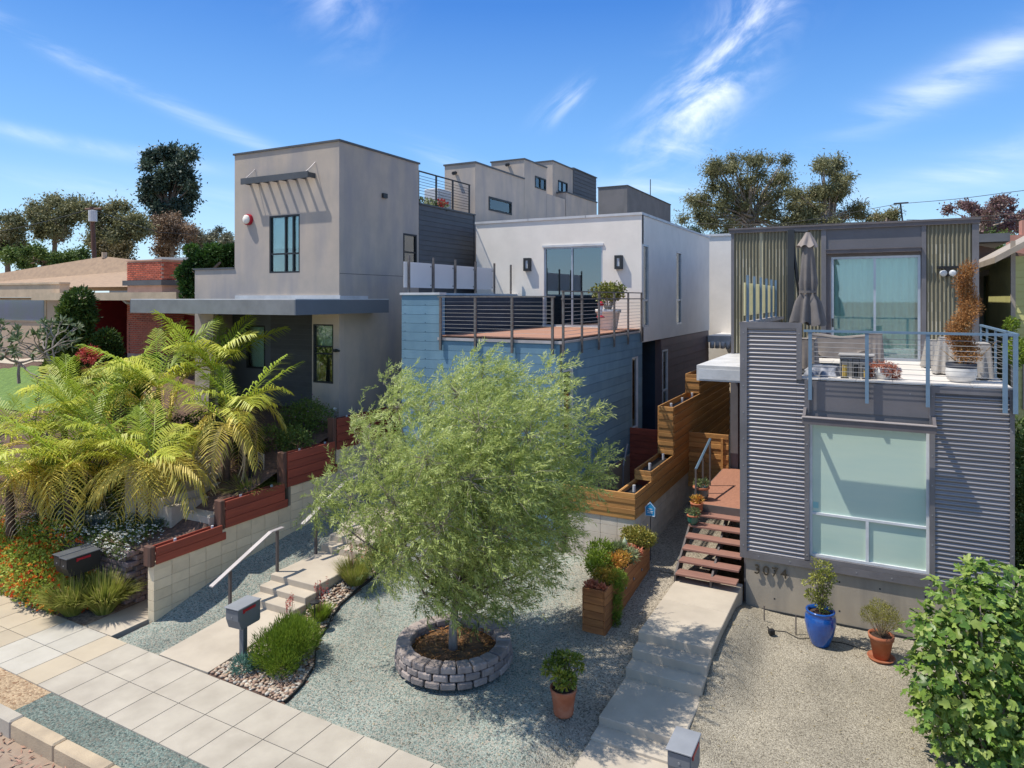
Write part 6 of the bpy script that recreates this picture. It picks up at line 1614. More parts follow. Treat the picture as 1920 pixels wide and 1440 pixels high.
for k in range(11):
    a = k*2.4; r_ = .10+.17*((k*5) % 7)/7; h = .62+.28*((k*3) % 5)/5
    mb.tube([(0, 0, .35), (r_*.55*math.cos(a), r_*.55*math.sin(a), .5), (r_*math.cos(a), r_*math.sin(a), h)], [.026, .02, .012], 6); tips.append((r_*math.cos(a), r_*math.sin(a), h))
t.part('stem', mb, mat('jade_stem', (0.26, 0.20, 0.17), .9), smooth=True)
leaf_part(t, 'foliage', blob_leaves([(p, (.085, .085, .075)) for p in tips] + [((p[0]*1.1, p[1]*1.1, p[2]-.12), (.07, .07, .06)) for p in tips[::2]], 1500, .062, .03, jit=.4, up=.35, inner=.2), mat('leaf_jade_green', (0, 0, 0), .45, attr=[(0, (0.06, 0.10, 0.015)), (.5, (0.17, 0.22, 0.025)), (1, (0.38, 0.38, 0.05))], trans=.2))

# long timber planter of succulents
PB = Thing('timber_planter', 'long timber planter box overflowing with orange and green succulents', 'planter', (-4.72, 13.6, .15))
PX0, PX1, PY0, PY1, PZ0, PZ1 = -4.92, -4.53, 12.2, 15.0, .1, 1.07
for k in range(7):
    z = PZ0+.139*k
    PB.part('board', MB().bbox(PX0, PX1-.001, PY0-.02, PY0+.02, z, z+.134, .006), wood_planter)
    PB.part('board', MB().bbox(PX1, PX1+.035, PY0-.018, PY1, z, z+.134, .006), wood_planter)
    PB.part('board', MB().bbox(PX0-.035, PX0-.001, PY0-.018, PY1, z, z+.134, .006), wood_planter)
    PB.part('board', MB().bbox(PX0, PX1-.001, PY1-.03, PY1+.005, z, z+.134, .006), wood_planter)
PB.part('soil', MB().box(PX0, PX1, PY0+.02, PY1-.03, .9, 1.0), mulch)
for y in (13.35, 13.85, 14.4):
    PB.part('bolt_recess', MB().tube([(PX1+.034, y, .72), (PX1+.040, y, .72)], .035, 10), frame_black); PB.part('bolt', MB().tube([(PX1+.036, y, .72), (PX1+.055, y, .72)], .018, 8), cable)
def psucc(label, blobs, n, m_, L_, W_, name='succulent', **kw):
    c = np.mean([b[0] for b in blobs], axis=0)
    t = Thing(name, label, 'plant', (float(c[0]), float(c[1]), 1.0), group='succulents in the timber planter')
    leaf_part(t, 'foliage', blob_leaves(blobs, n, L_, W_, **kw), m_); return t
leafm = [('coral rosettes at the near end of the timber planter', [((-4.82, 12.33, 1.08), (.12, .1, .06)), ((-4.62, 12.30, 1.07), (.08, .08, .05))], 320, L_coral, .075, .04),
 ('yellow orange stonecrop mound near the front of the planter', [((-4.72, 12.62, 1.17), (.2, .2, .15)), ((-4.6, 12.75, 1.15), (.14, .14, .1))], 1400, L_orange, .05, .016),
 ('green fern-like plant trailing down the side of the planter', [((-4.50, 12.75, 1.15), (.14, .2, .13)), ((-4.44, 12.72, .9), (.08, .17, .22)), ((-4.43, 12.66, .6), (.07, .15, .22)), ((-4.43, 12.62, .38), (.06, .12, .16)), ((-4.44, 13.0, 1.0), (.09, .14, .14))], 3400, L_lime, .06, .012),
 ('tall light green bush on the left side of the planter', [((-4.95, 13.0, 1.3), (.25, .3, .2)), ((-5.05, 13.4, 1.35), (.25, .3, .22)), ((-4.9, 12.75, 1.25), (.18, .2, .15))], 3400, L_lime, .06, .022),
 ('orange tipped stonecrop in the middle of the planter', [((-4.72, 13.25, 1.22), (.2, .25, .15)), ((-4.68, 13.6, 1.2), (.17, .22, .14))], 1700, L_orange, .06, .018),
 ('spiky green aloe rosette cluster in the planter', [((-4.85, 13.8, 1.22), (.22, .24, .17)), ((-4.62, 13.9, 1.15), (.16, .2, .12))], 1300, L_sedum, .12, .02),
 ('pink and blue rosettes near the far end of the planter', [((-4.65, 14.25, 1.1), (.17, .2, .08)), ((-4.82, 14.35, 1.1), (.12, .15, .07))], 600, L_coral, .09, .045),
 ('rounded olive jade bush at the far end of the planter', [((-4.68, 14.75, 1.3), (.3, .26, .2)), ((-4.5, 14.8, 1.25), (.2, .2, .17)), ((-4.9, 14.8, 1.28), (.18, .2, .16))], 2600, L_jade, .05, .03)]
for lab, bl, n, m_, L_, W_ in leafm: psucc(lab, bl, n, m_, L_, W_, up=.4, jit=.5, inner=.4)
og = Thing('garden_ornament', 'small pale teardrop ornament among the planter succulents', 'ornament', (-4.85, 14.35, 1.1), local=True)
og.part('drop', MB().lathe([(0, 0), (.06, .03), (.075, .09), (.05, .17), (.015, .25), (0, .28)], n=14), mat('ornament_glaze', (0.55, 0.62, 0.45), .3), smooth=True)
ys_ = Thing('yard_sign', 'blue house-shaped security yard sign behind the planter', 'sign', (-4.62, 15.45, .55), local=True)
ys_.part('stake', MB().tube([(0, .012, 0), (0, .012, 1.35)], .01, 5), metal_dark)
ys_.part('board', MB().prism([(-.115, 1.0), (.115, 1.0), (.125, 1.2), (0, 1.33), (-.125, 1.2)], -.008, .0, 'Y'), sign_blue)
mb = MB()
for a, b_ in (((-.105, 1.012), (.105, 1.012)), ((.105, 1.012), (.113, 1.195)), ((.113, 1.195), (0, 1.31)), ((0, 1.31), (-.113, 1.195)), ((-.113, 1.195), (-.105, 1.012))): mb.tube([(a[0], -.011, a[1]), (b_[0], -.011, b_[1])], .005, 4)
for z, w_ in ((1.165, .05), (1.115, .07), (1.08, .06)): mb.box(-w_, w_, -.012, -.0085, z-.007, z+.007)
ys_.part('border', mb, sign_white)
hk = Thing('garden_hook', 'dark bent iron plant hooks leaning against the grey block wall', 'garden hook', (-5.1, 14.6, .5), local=True)
hk.part('rod', MB().tube([(-.25, 0, 0), (.05, .2, .75), (.12, .2, .80), (.17, .2, .74)], .011, 5), plastic_black)
hk.part('rod', MB().tube([(-.75, 0, 0), (-.62, .1, .42), (-.5, .1, .0)], .010, 5), plastic_black)

# pots on the stair edge
for (x, y, z, s, m_, lab, lm) in ((-3.72, 16.55, 1.77, 1.25, teal_glaze, 'large teal glazed pot at the head of the wooden stair', L_sedum), (-3.70, 16.02, 1.60, .95, terracotta, 'terracotta pot on the top stair tread below the teal pot', L_orange), (-3.72, 15.72, 1.43, .85, mat('green_glaze', (0.04, 0.17, 0.12), .3, coat=.5), 'small green glazed pot with pale succulents on the stair tread', L_sedum)):
    t = Thing('potted_succulent', lab, 'potted plant', (x, y, z), local=True)
    t.part('pot', MB().lathe([(0, 0), (.09*s, 0), (.14*s, .09*s), (.135*s, .2*s), (.15*s, .24*s), (.12*s, .24*s), (.11*s, .19*s), (0, .19*s)], n=22), m_, smooth=True)
    t.part('rim', MB().lathe([(.13*s, .2*s), (.155*s, .215*s), (.155*s, .245*s), (.12*s, .248*s)], n=22), terracotta, smooth=True)
    leaf_part(t, 'foliage', blob_leaves([((.06*s, 0, .32*s), (.09, .09, .09)), ((-.06*s, .03, .3*s), (.08, .08, .08))], 240, .07, .022, up=.6), lm)

# low voltage spot, cable and stakes on the pea gravel
sp_ = Thing('ground_spotlight', 'small black garden spotlight lying on the pea gravel', 'spotlight', (-1.83, 14.02, .08), rotz=.6, local=True)
sp_.part('housing', MB().bbox(-.05, .06, -.045, .045, .02, .12, .012), plastic_black); sp_.part('bracket', MB().tube([(0, 0, 0), (0, 0, .05), (-.05, .06, .15)], .012, 6), plastic_black)
cbp = [(-2.45, 14.75), (-2.55, 14.3), (-2.35, 14.15), (-2.05, 14.3), (-1.9, 14.2), (-1.6, 14.33), (-1.35, 14.1), (-1.1, 14.25), (-.6, 14.35), (-.2, 14.2), (.3, 14.6)]
tt = np.linspace(0, len(cbp)-1, 60)
tag(link('power_cable', mesh_of('power_cable', MB().tube([(float(np.interp(k, range(len(cbp)), [p[0] for p in cbp])), float(np.interp(k, range(len(cbp)), [p[1] for p in cbp]))+.03*math.sin(k*2.2), z_right(0, 14.3)+.012) for k in tt], .007, 5), plastic_black, True)), 'thin black cable wandering over the gravel in front of the concrete base', 'cable')
for (x, y, lab) in ((-2.02, 14.45, 'thin rusty stake left of the other, before the concrete base'), (-1.42, 14.28, 'thin rusty stake nearer the blue pot')):
    tag(link('garden_stake', mesh_of('garden_stake', MB().tube([(0, 0, -.05), (0, 0, .36)], .012, 5), rail_brown), None, None, (x, y, .08)), lab, 'stake', 'rusty stakes in the pea gravel')

# fig bush: lobed leaves, nearest ones as separate parts
def fig_mesh(v):
    r_ = np.random.default_rng(v); pts = []
    lob = [(-115, .42), (-84, .36), (-62, .62), (-44, .62), (-30, .44), (-13, .80), (0, .88), (13, .80), (30, .44), (44, .62), (62, .62), (84, .36), (115, .42)]
    mb = MB(); mb.v.append((.22, 0, 0.01))
    mb.v.append((.05, -.06, .0))
    for a, r0 in lob:
        rr = r0*(.95+.1*r_.random()); mb.v.append((.22+rr*math.cos(R(a))*.62, rr*math.sin(R(a))*.62, -(.08+.1*(v % 3))*rr*rr*(1+.5*r_.random())+(.10+.08*(v % 4))*abs(math.sin(R(a)))*rr+.03*r_.normal()))
    mb.v.append((.05, .06, .0)); n_ = len(mb.v)
    for i in range(1, n_-1): mb.f.append((0, i, i+1))
    mb.f.append((0, n_-1, 1))
    mb.tube([(-.25, 0, -.04), (.05, 0, 0)], .012, 3, cap=False)
    mb.v = [(x*.23, y*.23, z*.23) for x, y, z in mb.v]
    return mesh_of('leaf', mb, fig_mats[v % 4], True, False)
fig_mats = [mat('fig_leaf_mid', (0.19, 0.29, 0.055), .42, (0.13, 0.23, 0.035), 4, rv=.25, trans=.3), mat('fig_leaf_deep', (0.10, 0.19, 0.03), .4, (0.07, 0.14, 0.025), 4, rv=.25, trans=.25),
            mat('fig_leaf_light', (0.31, 0.40, 0.09), .45, (0.22, 0.32, 0.06), 4, rv=.2, trans=.35), mat('fig_leaf_pale', (0.42, 0.48, 0.16), .55, (0.28, 0.37, 0.09), 4, rv=.2, trans=.35)]
figs = [fig_mesh(v) for v in range(12)]
FG = Thing('fig_bush', 'big fig bush with broad lobed leaves in the right foreground', 'shrub', (1.25, 12.0, 0))
fb_ = [(at(u, v, d_), r/F_PX*d_) for u, v, r, d_ in [(1850, 1100, 55, 10.2), (1790, 1130, 50, 10.2), (1905, 1120, 60, 10.3), (1760, 1200, 55, 10), (1840, 1190, 85, 9.8), (1920, 1220, 85, 9.8), (1745, 1260, 45, 10), (1800, 1280, 80, 9.7), (1890, 1310, 95, 9.6), (1770, 1350, 55, 9.8), (1840, 1390, 80, 9.6), (1930, 1400, 80, 9.6), (1960, 1180, 80, 10), (1990, 1300, 90, 10), (1880, 1250, 100, 10.6), (1900, 1400, 90, 10.4), (1800, 1380, 60, 10.3), (1830, 1075, 30, 10.2), (1735, 1180, 22, 10.1), (1725, 1300, 20, 10.1)]]
mb = MB(); gb = np.array([1.35, 12.1, 0.])
for c, r in fb_: mb.tube([gb + rng.normal(size=3)*np.array([.12, .12, 0]), (gb+c)/2 + np.array([0, 0, -.1]), c, c + unit(c-gb)*r*.7], [.03, .022, .014, .006], 6)
FG.part('stem', mb, bark_pale, smooth=True)
allp = []
w_ = np.array([r*r for c, r in fb_]); w_ /= w_.sum()
for k in range(4200):
    c, r = fb_[rng.choice(len(fb_), p=w_)]; d = unit(rng.normal(size=3)); p = c + d*r*(.55+.5*rng.random()); allp.append((p, d))
camp = np.array([0, 0, CZ]); allp.sort(key=lambda q: np.linalg.norm(q[0]-camp))
stv, stf, stm = [], [], []
for k, (p, d) in enumerate(allp):
    nrm = unit(d*.55 + np.array([0, -.1, .8]) + rng.normal(size=3)*.5); fw = unit(np.cross(np.cross(nrm, d + rng.normal(size=3)*.5), nrm))
    sd = np.cross(nrm, fw); sc = rng.uniform(.5, 1.05)
    Mx = Matrix(((fw[0], sd[0], nrm[0], p[0]), (fw[1], sd[1], nrm[1], p[1]), (fw[2], sd[2], nrm[2], p[2]), (0, 0, 0, 1)))
    fi = int(rng.choice(12, p=np.array([1.3, .9, 1.2, .4]*3)/11.4)); me = figs[fi]
    if k < 300:
        o = link('leaf', me, FG.o); Mx.translation = Vector(p) - FG.loc; o.matrix_local = Mx @ Matrix.Scale(sc, 4)
    else:
        o_ = len(stv); Mx.translation = Vector(p) - FG.loc; M2 = Mx @ Matrix.Scale(sc, 4)
        stv += [tuple(M2 @ v_.co) for v_ in me.vertices]; stf += [tuple(o_+i for i in f_.vertices) for f_ in me.polygons]; stm += [fi % 4]*len(me.polygons)
me = bpy.data.meshes.new('leaves'); me.from_pydata(stv, [], stf); [me.materials.append(q_) for q_ in fig_mats]; me.polygons.foreach_set('material_index', stm); me.update(); link('leaves', me, FG.o, 'stuff')

# ================================================================== things on the roof deck of house 3
ZD = 4.92
UM = Thing('cantilever_umbrella', 'folded taupe cantilever umbrella on a dark mast at the left of the roof deck', 'umbrella', (-1.68, 15.9, ZD), local=True)
UM.part('mast', MB().box(-.065, .065, -.04, .04, 0, 3.05), metal_dark)
UM.part('arm', MB().tube([(.02, 0, 2.95), (.17, .02, 1.6), (.2, .0, 1.45)], .035, 5), metal_dark)
UM.part('crank', MB().box(.12, .24, -.05, .05, 1.45, 1.62), plastic_black)
UM.part('base', MB().bbox(-.45, .45, -.35, .35, 0, .07, .02), metal_dark)
def cloth(r0, z0, r1, z1, n=48, m=14, folds=7, amp=.35, c=(0, 0), shape=None, hem=.05):
    mb = MB()
    for j in range(m+1):
        t_ = j/m
        for k in range(n):
            a = 2*math.pi*k/n; rr = (shape(t_) if shape else r0+(r1-r0)*t_)*(1+amp*math.sin(folds*a+1.5*t_)*min(1, t_*1.6)+.08*math.sin(3*a+4*t_))
            mb.v.append((c[0]+rr*math.cos(a), c[1]+rr*math.sin(a)*.8, z0+(z1-z0)*t_ + (hem*math.sin(folds*a) if j == m else 0)))
    for j in range(m):
        for k in range(n): mb.f.append((j*n+k, j*n+(k+1) % n, (j+1)*n+(k+1) % n, (j+1)*n+k))
    return mb
UM.part('canopy', cloth(0, 2.75, 0, 1.05, shape=lambda t_: .09+.11*t_**.8 - .05*math.exp(-((t_-.62)/.06)**2) + (.09*max(0, t_-.62)/.38), c=(.33, 0)), umbrella_cloth, smooth=True, fix=False)
UM.part('vent_cap', cloth(0, 2.98, 0, 2.68, shape=lambda t_: .05+.13*t_, m=6, folds=6, amp=.2, c=(.33, 0), hem=.03), umbrella_cap, smooth=True, fix=False)
UM.part('tie_strap', MB().lathe([(.165, 0), (.17, .0), (.17, .05), (.165, .05)], (.33, 0, 1.70), 20), umbrella_cloth)
UM.part('top_arm', MB().tube([(0, 0, 3.02), (.33, 0, 3.0)], .03, 6), metal_dark)

def draped(name, label, x0, x1, y0, y1, z0, z1, m_, flare=.10, wob=.05, sag=0.0, hemlift=.0, cat='covered furniture', group=None):
    """fabric cover over a box-like piece: flat top, flared wavy skirt"""
    nx, ny = 15, 9
    loop = [(x0+(x1-x0)*i/nx, y0) for i in range(nx)] + [(x1, y0+(y1-y0)*j/ny) for j in range(ny)] + [(x1-(x1-x0)*i/nx, y1) for i in range(nx)] + [(x0, y1-(y1-y0)*j/ny) for j in range(ny)]
    n_ = len(loop); cx_, cy_ = (x0+x1)/2, (y0+y1)/2; mb = MB(); ph = random.uniform(0, 6)
    lv = [(0, .0), (.04, .02), (.25, .25), (.55, .55), (.8, .8), (1, 1.0)]
    for dz_, fl_ in lv:
        for i, (x, y) in enumerate(loop):
            dx, dy = x-cx_, y-cy_; l_ = math.hypot(dx, dy)
            w_ = fl_*(flare + wob*math.sin(i*1.25+ph) + wob*.6*math.sin(i*.53+2*ph))
            z = z1 - dz_*(z1-z0) - (sag*math.sin(math.pi*((x-x0)/(x1-x0)))**2 if dz_ < .3 else 0) + (hemlift*(.5+.5*math.sin(i*.37+ph)) if dz_ == 1 else 0)
            mb.v.append((x+dx/l_*w_, y+dy/l_*w_, z + random.uniform(-.006, .006)))
    for j in range(len(lv)-1):
        for i in range(n_): mb.f.append((j*n_+i, j*n_+(i+1) % n_, (j+1)*n_+(i+1) % n_, (j+1)*n_+i))
    mb.v.append((cx_, cy_, z1-sag*.8+.01)); mb.f += [(i, (i+1) % n_, len(mb.v)-1) for i in range(n_)]
    o = link(name, mesh_of(name, mb, m_, True, False)); tag(o, label, cat, group); return o
draped('covered_table', 'wide brown cover sagging over a table left of the sliding door', -1.5, -.12, 17.6, 18.6, 5.12, 5.66, cover_fabric, .05, .03, .07, .25)
struct_t = Thing('patio_table', 'dark table legs showing under the brown sagging cover', 'table', (-.8, 18.1, ZD))
struct_t.part('top', MB().box(-1.4, -.25, 17.7, 18.5, 5.50, 5.54), metal_dark)
for (x, y) in ((-1.35, 17.75), (-.3, 17.75), (-1.35, 18.45), (-.3, 18.45)): struct_t.part('leg', MB().box(x-.03, x+.03, y-.03, y+.03, ZD, 5.5), metal_dark)
draped('covered_chair', 'brown covered chair at the right end of the covered table', -.22, .05, 17.3, 18.0, 4.95, 5.72, cover_fabric, .04, .02)
draped('covered_chair', 'brown covered chair in the left deck corner behind the tarpaulin', -1.75, -1.25, 16.4, 17.0, 4.95, 5.62, cover_fabric, .05, .03)
draped('crumpled_tarpaulin', 'crumpled blue-grey tarpaulin lying on the deck by the corrugated column', -1.28, -.78, 15.5, 16.2, 4.93, 5.10, tarp, .12, .09, .0, 0, 'tarpaulin')
draped('covered_chair', 'pale grey covered chair just right of the sliding door', .93, 1.15, 18.4, 18.9, 4.95, 5.55, cover_grey, .10, .03, group='pale covers right of the door')
draped('covered_chair', 'pale grey draped chair left of the dead spiral topiary', 1.10, 1.38, 17.0, 17.5, 4.95, 5.68, cover_grey, .16, .04, group='pale covers right of the door')
draped('covered_barbecue', 'grey rounded cover in the right deck corner behind the topiary', 1.45, 1.9, 16.2, 16.9, 4.95, 5.62, cover_grey, .06, .04, cat='covered barbecue')
cb_ = Thing('deck_cabinet', 'grey weathered box used as a side table behind the deck railing', 'box', (-.42, 15.75, ZD), local=True)
cb_.part('carcass', MB().bbox(-.30, .30, -.2, .2, 0, .42, .01), mat('cabinet_grey', (0.26, 0.26, 0.26), .8)); cb_.part('top', MB().bbox(-.33, .33, -.23, .23, .42, .46, .008), mat('cabinet_top', (0.38, 0.36, 0.34), .8))
for (x, y, h, lab) in ((-.62, 15.32, .36, 'leftmost lantern with a tall yellow candle on the deck edge'), (-.42, 15.36, .38, 'dark middle lantern between the two candle lanterns'), (-.24, 15.34, .24, 'short lantern with a squat yellow candle by the railing post')):
    t = Thing('lantern', lab, 'lantern', (x, y, ZD), local=True, group='lanterns in front of the grey box')
    mb = MB()
    for sx in (-.065, .055):
        for sy in (-.065, .055): mb.box(sx, sx+.01, sy, sy+.01, .02, h)
    t.part('frame', mb.box(-.07, .07, -.07, .07, 0, .02).box(-.07, .07, -.07, .07, h, h+.02), metal_dark)
    t.part('candle', MB().lathe([(0, .02), (.042, .02), (.042, h*.72), (0, h*.72)], n=14), mat('candle', (0.62, 0.42, 0.10), .6) if 'middle' not in lab else metal_dark, smooth=False)
t = Thing('potted_succulent', 'white pot hidden under a trailing dried red-brown succulent on the deck', 'potted plant', (.05, 15.5, ZD), local=True)
t.part('pot', MB().lathe([(0, 0), (.12, 0), (.17, .12), (.18, .24), (.15, .24), (0, .22)], n=22), white_pot, smooth=True)
leaf_part(t, 'foliage', blob_leaves([((0, 0, .27), (.22, .2, .07)), ((-.2, -.05, .14), (.06, .08, .13)), ((.22, -.03, .12), (.07, .09, .13)), ((.08, -.17, .2), (.1, .05, .08))], 1500, .07, .014, droop=.9, up=0), L_deadred)
TP = Thing('spiral_topiary', 'dead brown spiral topiary in a low white pot on the deck', 'potted tree', (1.36, 15.62, ZD), local=True)
TP.part('pot', MB().lathe([(0, 0), (.15, 0), (.23, .05), (.26, .17), (.25, .27)], n=26), white_pot, smooth=True)
TP.part('liner', MB().lathe([(.25, .27), (.255, .36), (.235, .365), (.22, .3), (0, .3)], n=26), pot_rim_dark, smooth=True)
TP.part('stem', MB().tube([(0, 0, .3), (.03, 0, 1.1), (.10, 0, 2.1)], [.03, .022, .01], 6).tube([(0, 0, .32), (.3, -.05, .5), (.55, -.1, .8)], [.012, .008, .004], 4).tube([(0, 0, .32), (-.2, -.1, .5), (-.33, -.1, .62)], [.012, .008, .004], 4), mat('dead_twig', (0.36, 0.22, 0.10), .9))
bl = []
for k in range(22):
    t_ = k/21; a = t_*11; r_ = .11*(1-.55*t_)
    bl.append(((r_*math.cos(a)+.12*t_, r_*math.sin(a), .48+t_*1.70), (.25-.11*t_, .25-.11*t_, .14)))
leaf_part(TP, 'foliage', blob_leaves(bl, 11000, .05, .014, up=.5, jit=.8, inner=.2), L_dead)

# ================================================================== right neighbour
GH = Thing('green_clapboard_house', 'olive green clapboard house with a pale rake board at the right edge', 'house', (5, 25, 0))
GH.part('wall', MB().box(3.02, 9, 22.0, 30, -.3, 7.6), green_siding)
boards(GH, 'siding_board', 'F', 22.0, 3.10, 6.5, 1.0, 7.6, .185, green_siding, holes=[(3.25, 4.2, 3.65, 5.15)], lap=1, th=.02)
GH.part('corner_board', MB().box(3.0, 3.10, 21.97, 22.06, -.2, 8.0), eave_pale)
w = GH.part('window', MB().box(3.25, 3.32, 21.95, 22.0, 3.65, 5.15).box(3.32, 4.2, 21.95, 22.0, 5.05, 5.15).box(3.32, 4.2, 21.95, 22.0, 3.65, 3.75), eave_pale)
GH.part('pane', MB().box(3.32, 4.2, 21.96, 21.975, 3.75, 5.05), mat('dark_glass_small', (0.03, 0.04, 0.05), .1), w)
GH.part('wall', MB().box(2.95, 3.9, 27.0, 30, -.3, 7.25), green_shade_wall)
boards(GH, 'siding_board', 'F', 27.0, 2.95, 3.85, 3.0, 7.2, .2, green_shade_wall, lap=1, th=.02)
GH.part('corner_board', MB().box(2.85, 2.95, 26.9, 27.05, 0, 7.3), eave_pale)
GH.part('eave', MB().add([(2.62, 21.65, 7.42), (2.62, 30, 7.42), (7.5, 30, 10.4), (7.5, 21.65, 10.4), (2.62, 21.65, 7.58), (2.62, 30, 7.58), (7.5, 30, 10.56), (7.5, 21.65, 10.56)], [(0,3,2,1),(4,5,6,7),(0,1,5,4),(1,2,6,5),(2,3,7,6),(3,0,4,7)]), eave_pale)
GH.part('eave', MB().add([(2.0, 26.2, 7.0), (3.9, 26.2, 7.45), (3.9, 27, 7.45), (2.0, 27, 7.0), (2.0, 26.2, 7.18), (3.9, 26.2, 7.63), (3.9, 27, 7.63), (2.0, 27, 7.18)], [(0,3,2,1),(4,5,6,7),(0,1,5,4),(1,2,6,5),(2,3,7,6),(3,0,4,7)]), eave_pale)
BW = Thing('brown_gabled_house', 'brown gabled house wall behind the green clapboard house', 'house', (3.5, 30, 3))
BW.part('wall', MB().prism([(2.0, 3), (5.5, 3), (5.5, 7.9), (3.0, 8.55), (2.0, 8.55)], 31, 31.3, 'Y'), brown_wall)
BW.part('roof', MB().prism([(1.8, 8.55), (4.1, 8.55), (4.1, 8.85), (1.8, 8.85)], 30.2, 34, 'Y'), roof_grey)
BC = Thing('brick_chimney', 'pinkish brick chimney behind the green house eave', 'chimney', (6.9, 40, 6))
BC.part('stack', MB().box(5.4, 7.0, 40, 41, 5, 9.5).box(5.9, 6.5, 40.1, 40.9, 9.5, 10.2), mat('pink_brick', (0.50, 0.25, 0.19), .9, (0.42, 0.2, 0.15), 3))
bl = [((2.9+.25*math.sin(k*2.1), 15.6+.7*k, .5+.9*j), (.5, .6, .6)) for k in range(6) for j in range(4)]
t, c, zb = clumpy('hedge', 'tall dark hedge between the corrugated house and the right edge', 'hedge', bl, 14000, L_bush, .10, .06, inner=.8)
t = Thing('climbing_plant', 'sunlit bright green leaves between the deck railing and the green wall', 'plant', (2.7, 18, 4.6)); leaf_part(t, 'foliage', blob_leaves([((2.6, 18.4, 5.35), (.2, .3, .3)), ((2.75, 20, 5.9), (.12, .2, .15))], 700, .09, .05), L_lime)

# ================================================================== trees and roofs beyond
def bgtree(label, blobs, base_uv, D_, m_, n, L_, W_, trunkpts=None, group='trees on the skyline', bk=None, droop=.35, name='tree'):
    P_ = [(at(u, v, D_+o*D_/1300*1), (r/F_PX*D_, r/F_PX*D_, r/F_PX*D_*.9)) for u, v, r, o in blobs]
    b0 = at(base_uv[0], base_uv[1], D_)
    t = Thing(name, label, 'tree', tuple(float(v) for v in b0), group=group)
    cc = np.mean([p[0] for p in P_], axis=0)
    tr_ = MB().tube([b0 + np.array([0, 0, -1.5]), b0*.5+cc*.5, cc], [.0038*D_, .0028*D_, .001*D_], 6)
    t.part('trunk', tr_, bk or bark, smooth=True)
    lm_ = MB()
    for c_, r_ in P_: lm_.tube([b0*.45+cc*.55 + rng.normal(size=3)*.3, (b0*.2+cc*.4+c_*.4), c_], [.0019*D_, .0012*D_, .0004*D_], 4, cap=False)
    t.part('limbs', lm_, bk or bark, fix=False)
    leaf_part(t, 'crown', blob_leaves(P_, int(n*3.4), L_*.5, W_*.42, up=0, droop=droop, inner=.0, jit=.9, fuzz=.42), m_)
    return t
def scatter(u0, u1, v0, v1, n_, r0, r1, seed, fn=None):
    r_ = np.random.default_rng(seed); out = []
    while len(out) < n_:
        u, v = r_.uniform(u0, u1), r_.uniform(v0, v1)
        if fn and not fn(u, v): continue
        out.append((u, v, r_.uniform(r0, r1), r_.uniform(-40, 40)))
    return out
ell = lambda cx, cy, a, b: (lambda u, v: ((u-cx)/a)**2+((v-cy)/b)**2 < 1)
bgtree('dark blue-green tall tree left of the grey tower', scatter(262, 374, 282, 425, 46, 9, 17, 1, lambda u, v: abs(u-318) < 52 - max(0, v-350)*.28), (318, 478), 75, L_dark, 7500, .75, .42, bk=bark)
bgtree('bronze leaved bushy tree in front of the dark tall one', scatter(282, 360, 395, 478, 24, 9, 17, 2, ell(320, 437, 40, 42)), (322, 485), 70, mat('leaf_bronze', (0, 0, 0), .6, attr=[(0, (0.13, 0.08, 0.05)), (.6, (0.27, 0.18, 0.11)), (1, (0.38, 0.26, 0.18))], trans=.2), 3800, .5, .3, bk=bark_pale)
bgtree('large olive eucalyptus with forked trunk at the left skyline', scatter(55, 165, 370, 452, 30, 10, 18, 3, lambda u, v: ell(92, 410, 38, 45)(u, v) or ell(140, 400, 26, 32)(u, v)), (100, 485), 70, L_euc, 5200, .6, .3)
bgtree('eucalyptus between the utility pole and the bronze tree', scatter(165, 272, 375, 480, 36, 10, 18, 4, lambda u, v: ell(228, 425, 38, 55)(u, v) or ell(175, 430, 20, 40)(u, v)), (222, 490), 66, L_euc, 5600, .6, .3)
bgtree('olive tree at the far left picture edge', scatter(-40, 52, 405, 478, 24, 10, 18, 5, lambda u, v: ell(10, 450, 46, 46)(u, v)), (15, 490), 68, L_euc, 3600, .6, .3)
bgtree('small pale eucalyptus close to the tower wall', scatter(356, 436, 425, 475, 20, 7, 12, 6, lambda u, v: v > 422+abs(u-405)*.3), (400, 490), 72, L_euc2, 2400, .55, .28, bk=bark_pale)
bgtree('low round green tree in front of the large eucalyptus', scatter(15, 160, 468, 498, 26, 9, 14, 7), (90, 500), 52, L_bush, 4200, .4, .24)
bgtree('low brownish tree behind the brick chimney', scatter(180, 240, 455, 500, 14, 9, 14, 8), (210, 505), 54, mat('leaf_amberish', (0, 0, 0), .6, attr=[(0, (0.08, 0.06, 0.02)), (1, (0.22, 0.16, 0.05))], trans=.2), 1900, .4, .22)
bgtree('large weeping eucalyptus left of the two behind the fibreglass house', scatter(1262, 1488, 282, 452, 84, 12, 21, 9, lambda u, v: ell(1400, 345, 78, 62)(u, v) or ell(1330, 390, 62, 34)(u, v) or ell(1445, 310, 35, 26)(u, v) or ell(1460, 395, 35, 50)(u, v) or ell(1430, 425, 75, 28)(u, v)), (1425, 470), 62, L_euc, 11000, .55, .20, bk=bark_pale, droop=1.0)
bgtree('weeping eucalyptus right of the larger one on the skyline', scatter(1475, 1660, 290, 438, 60, 11, 19, 10, lambda u, v: ell(1560, 345, 36, 60)(u, v) or ell(1515, 385, 34, 45)(u, v) or ell(1610, 400, 34, 22)(u, v) or ell(1580, 420, 80, 18)(u, v)), (1560, 470), 60, L_euc, 8000, .55, .20, bk=bark_pale, droop=1.0)
bgtree('small pair of green crowns at the right end of the eucalyptus row', scatter(1640, 1680, 392, 420, 7, 8, 12, 11), (1660, 450), 58, L_euc, 800, .4, .2)
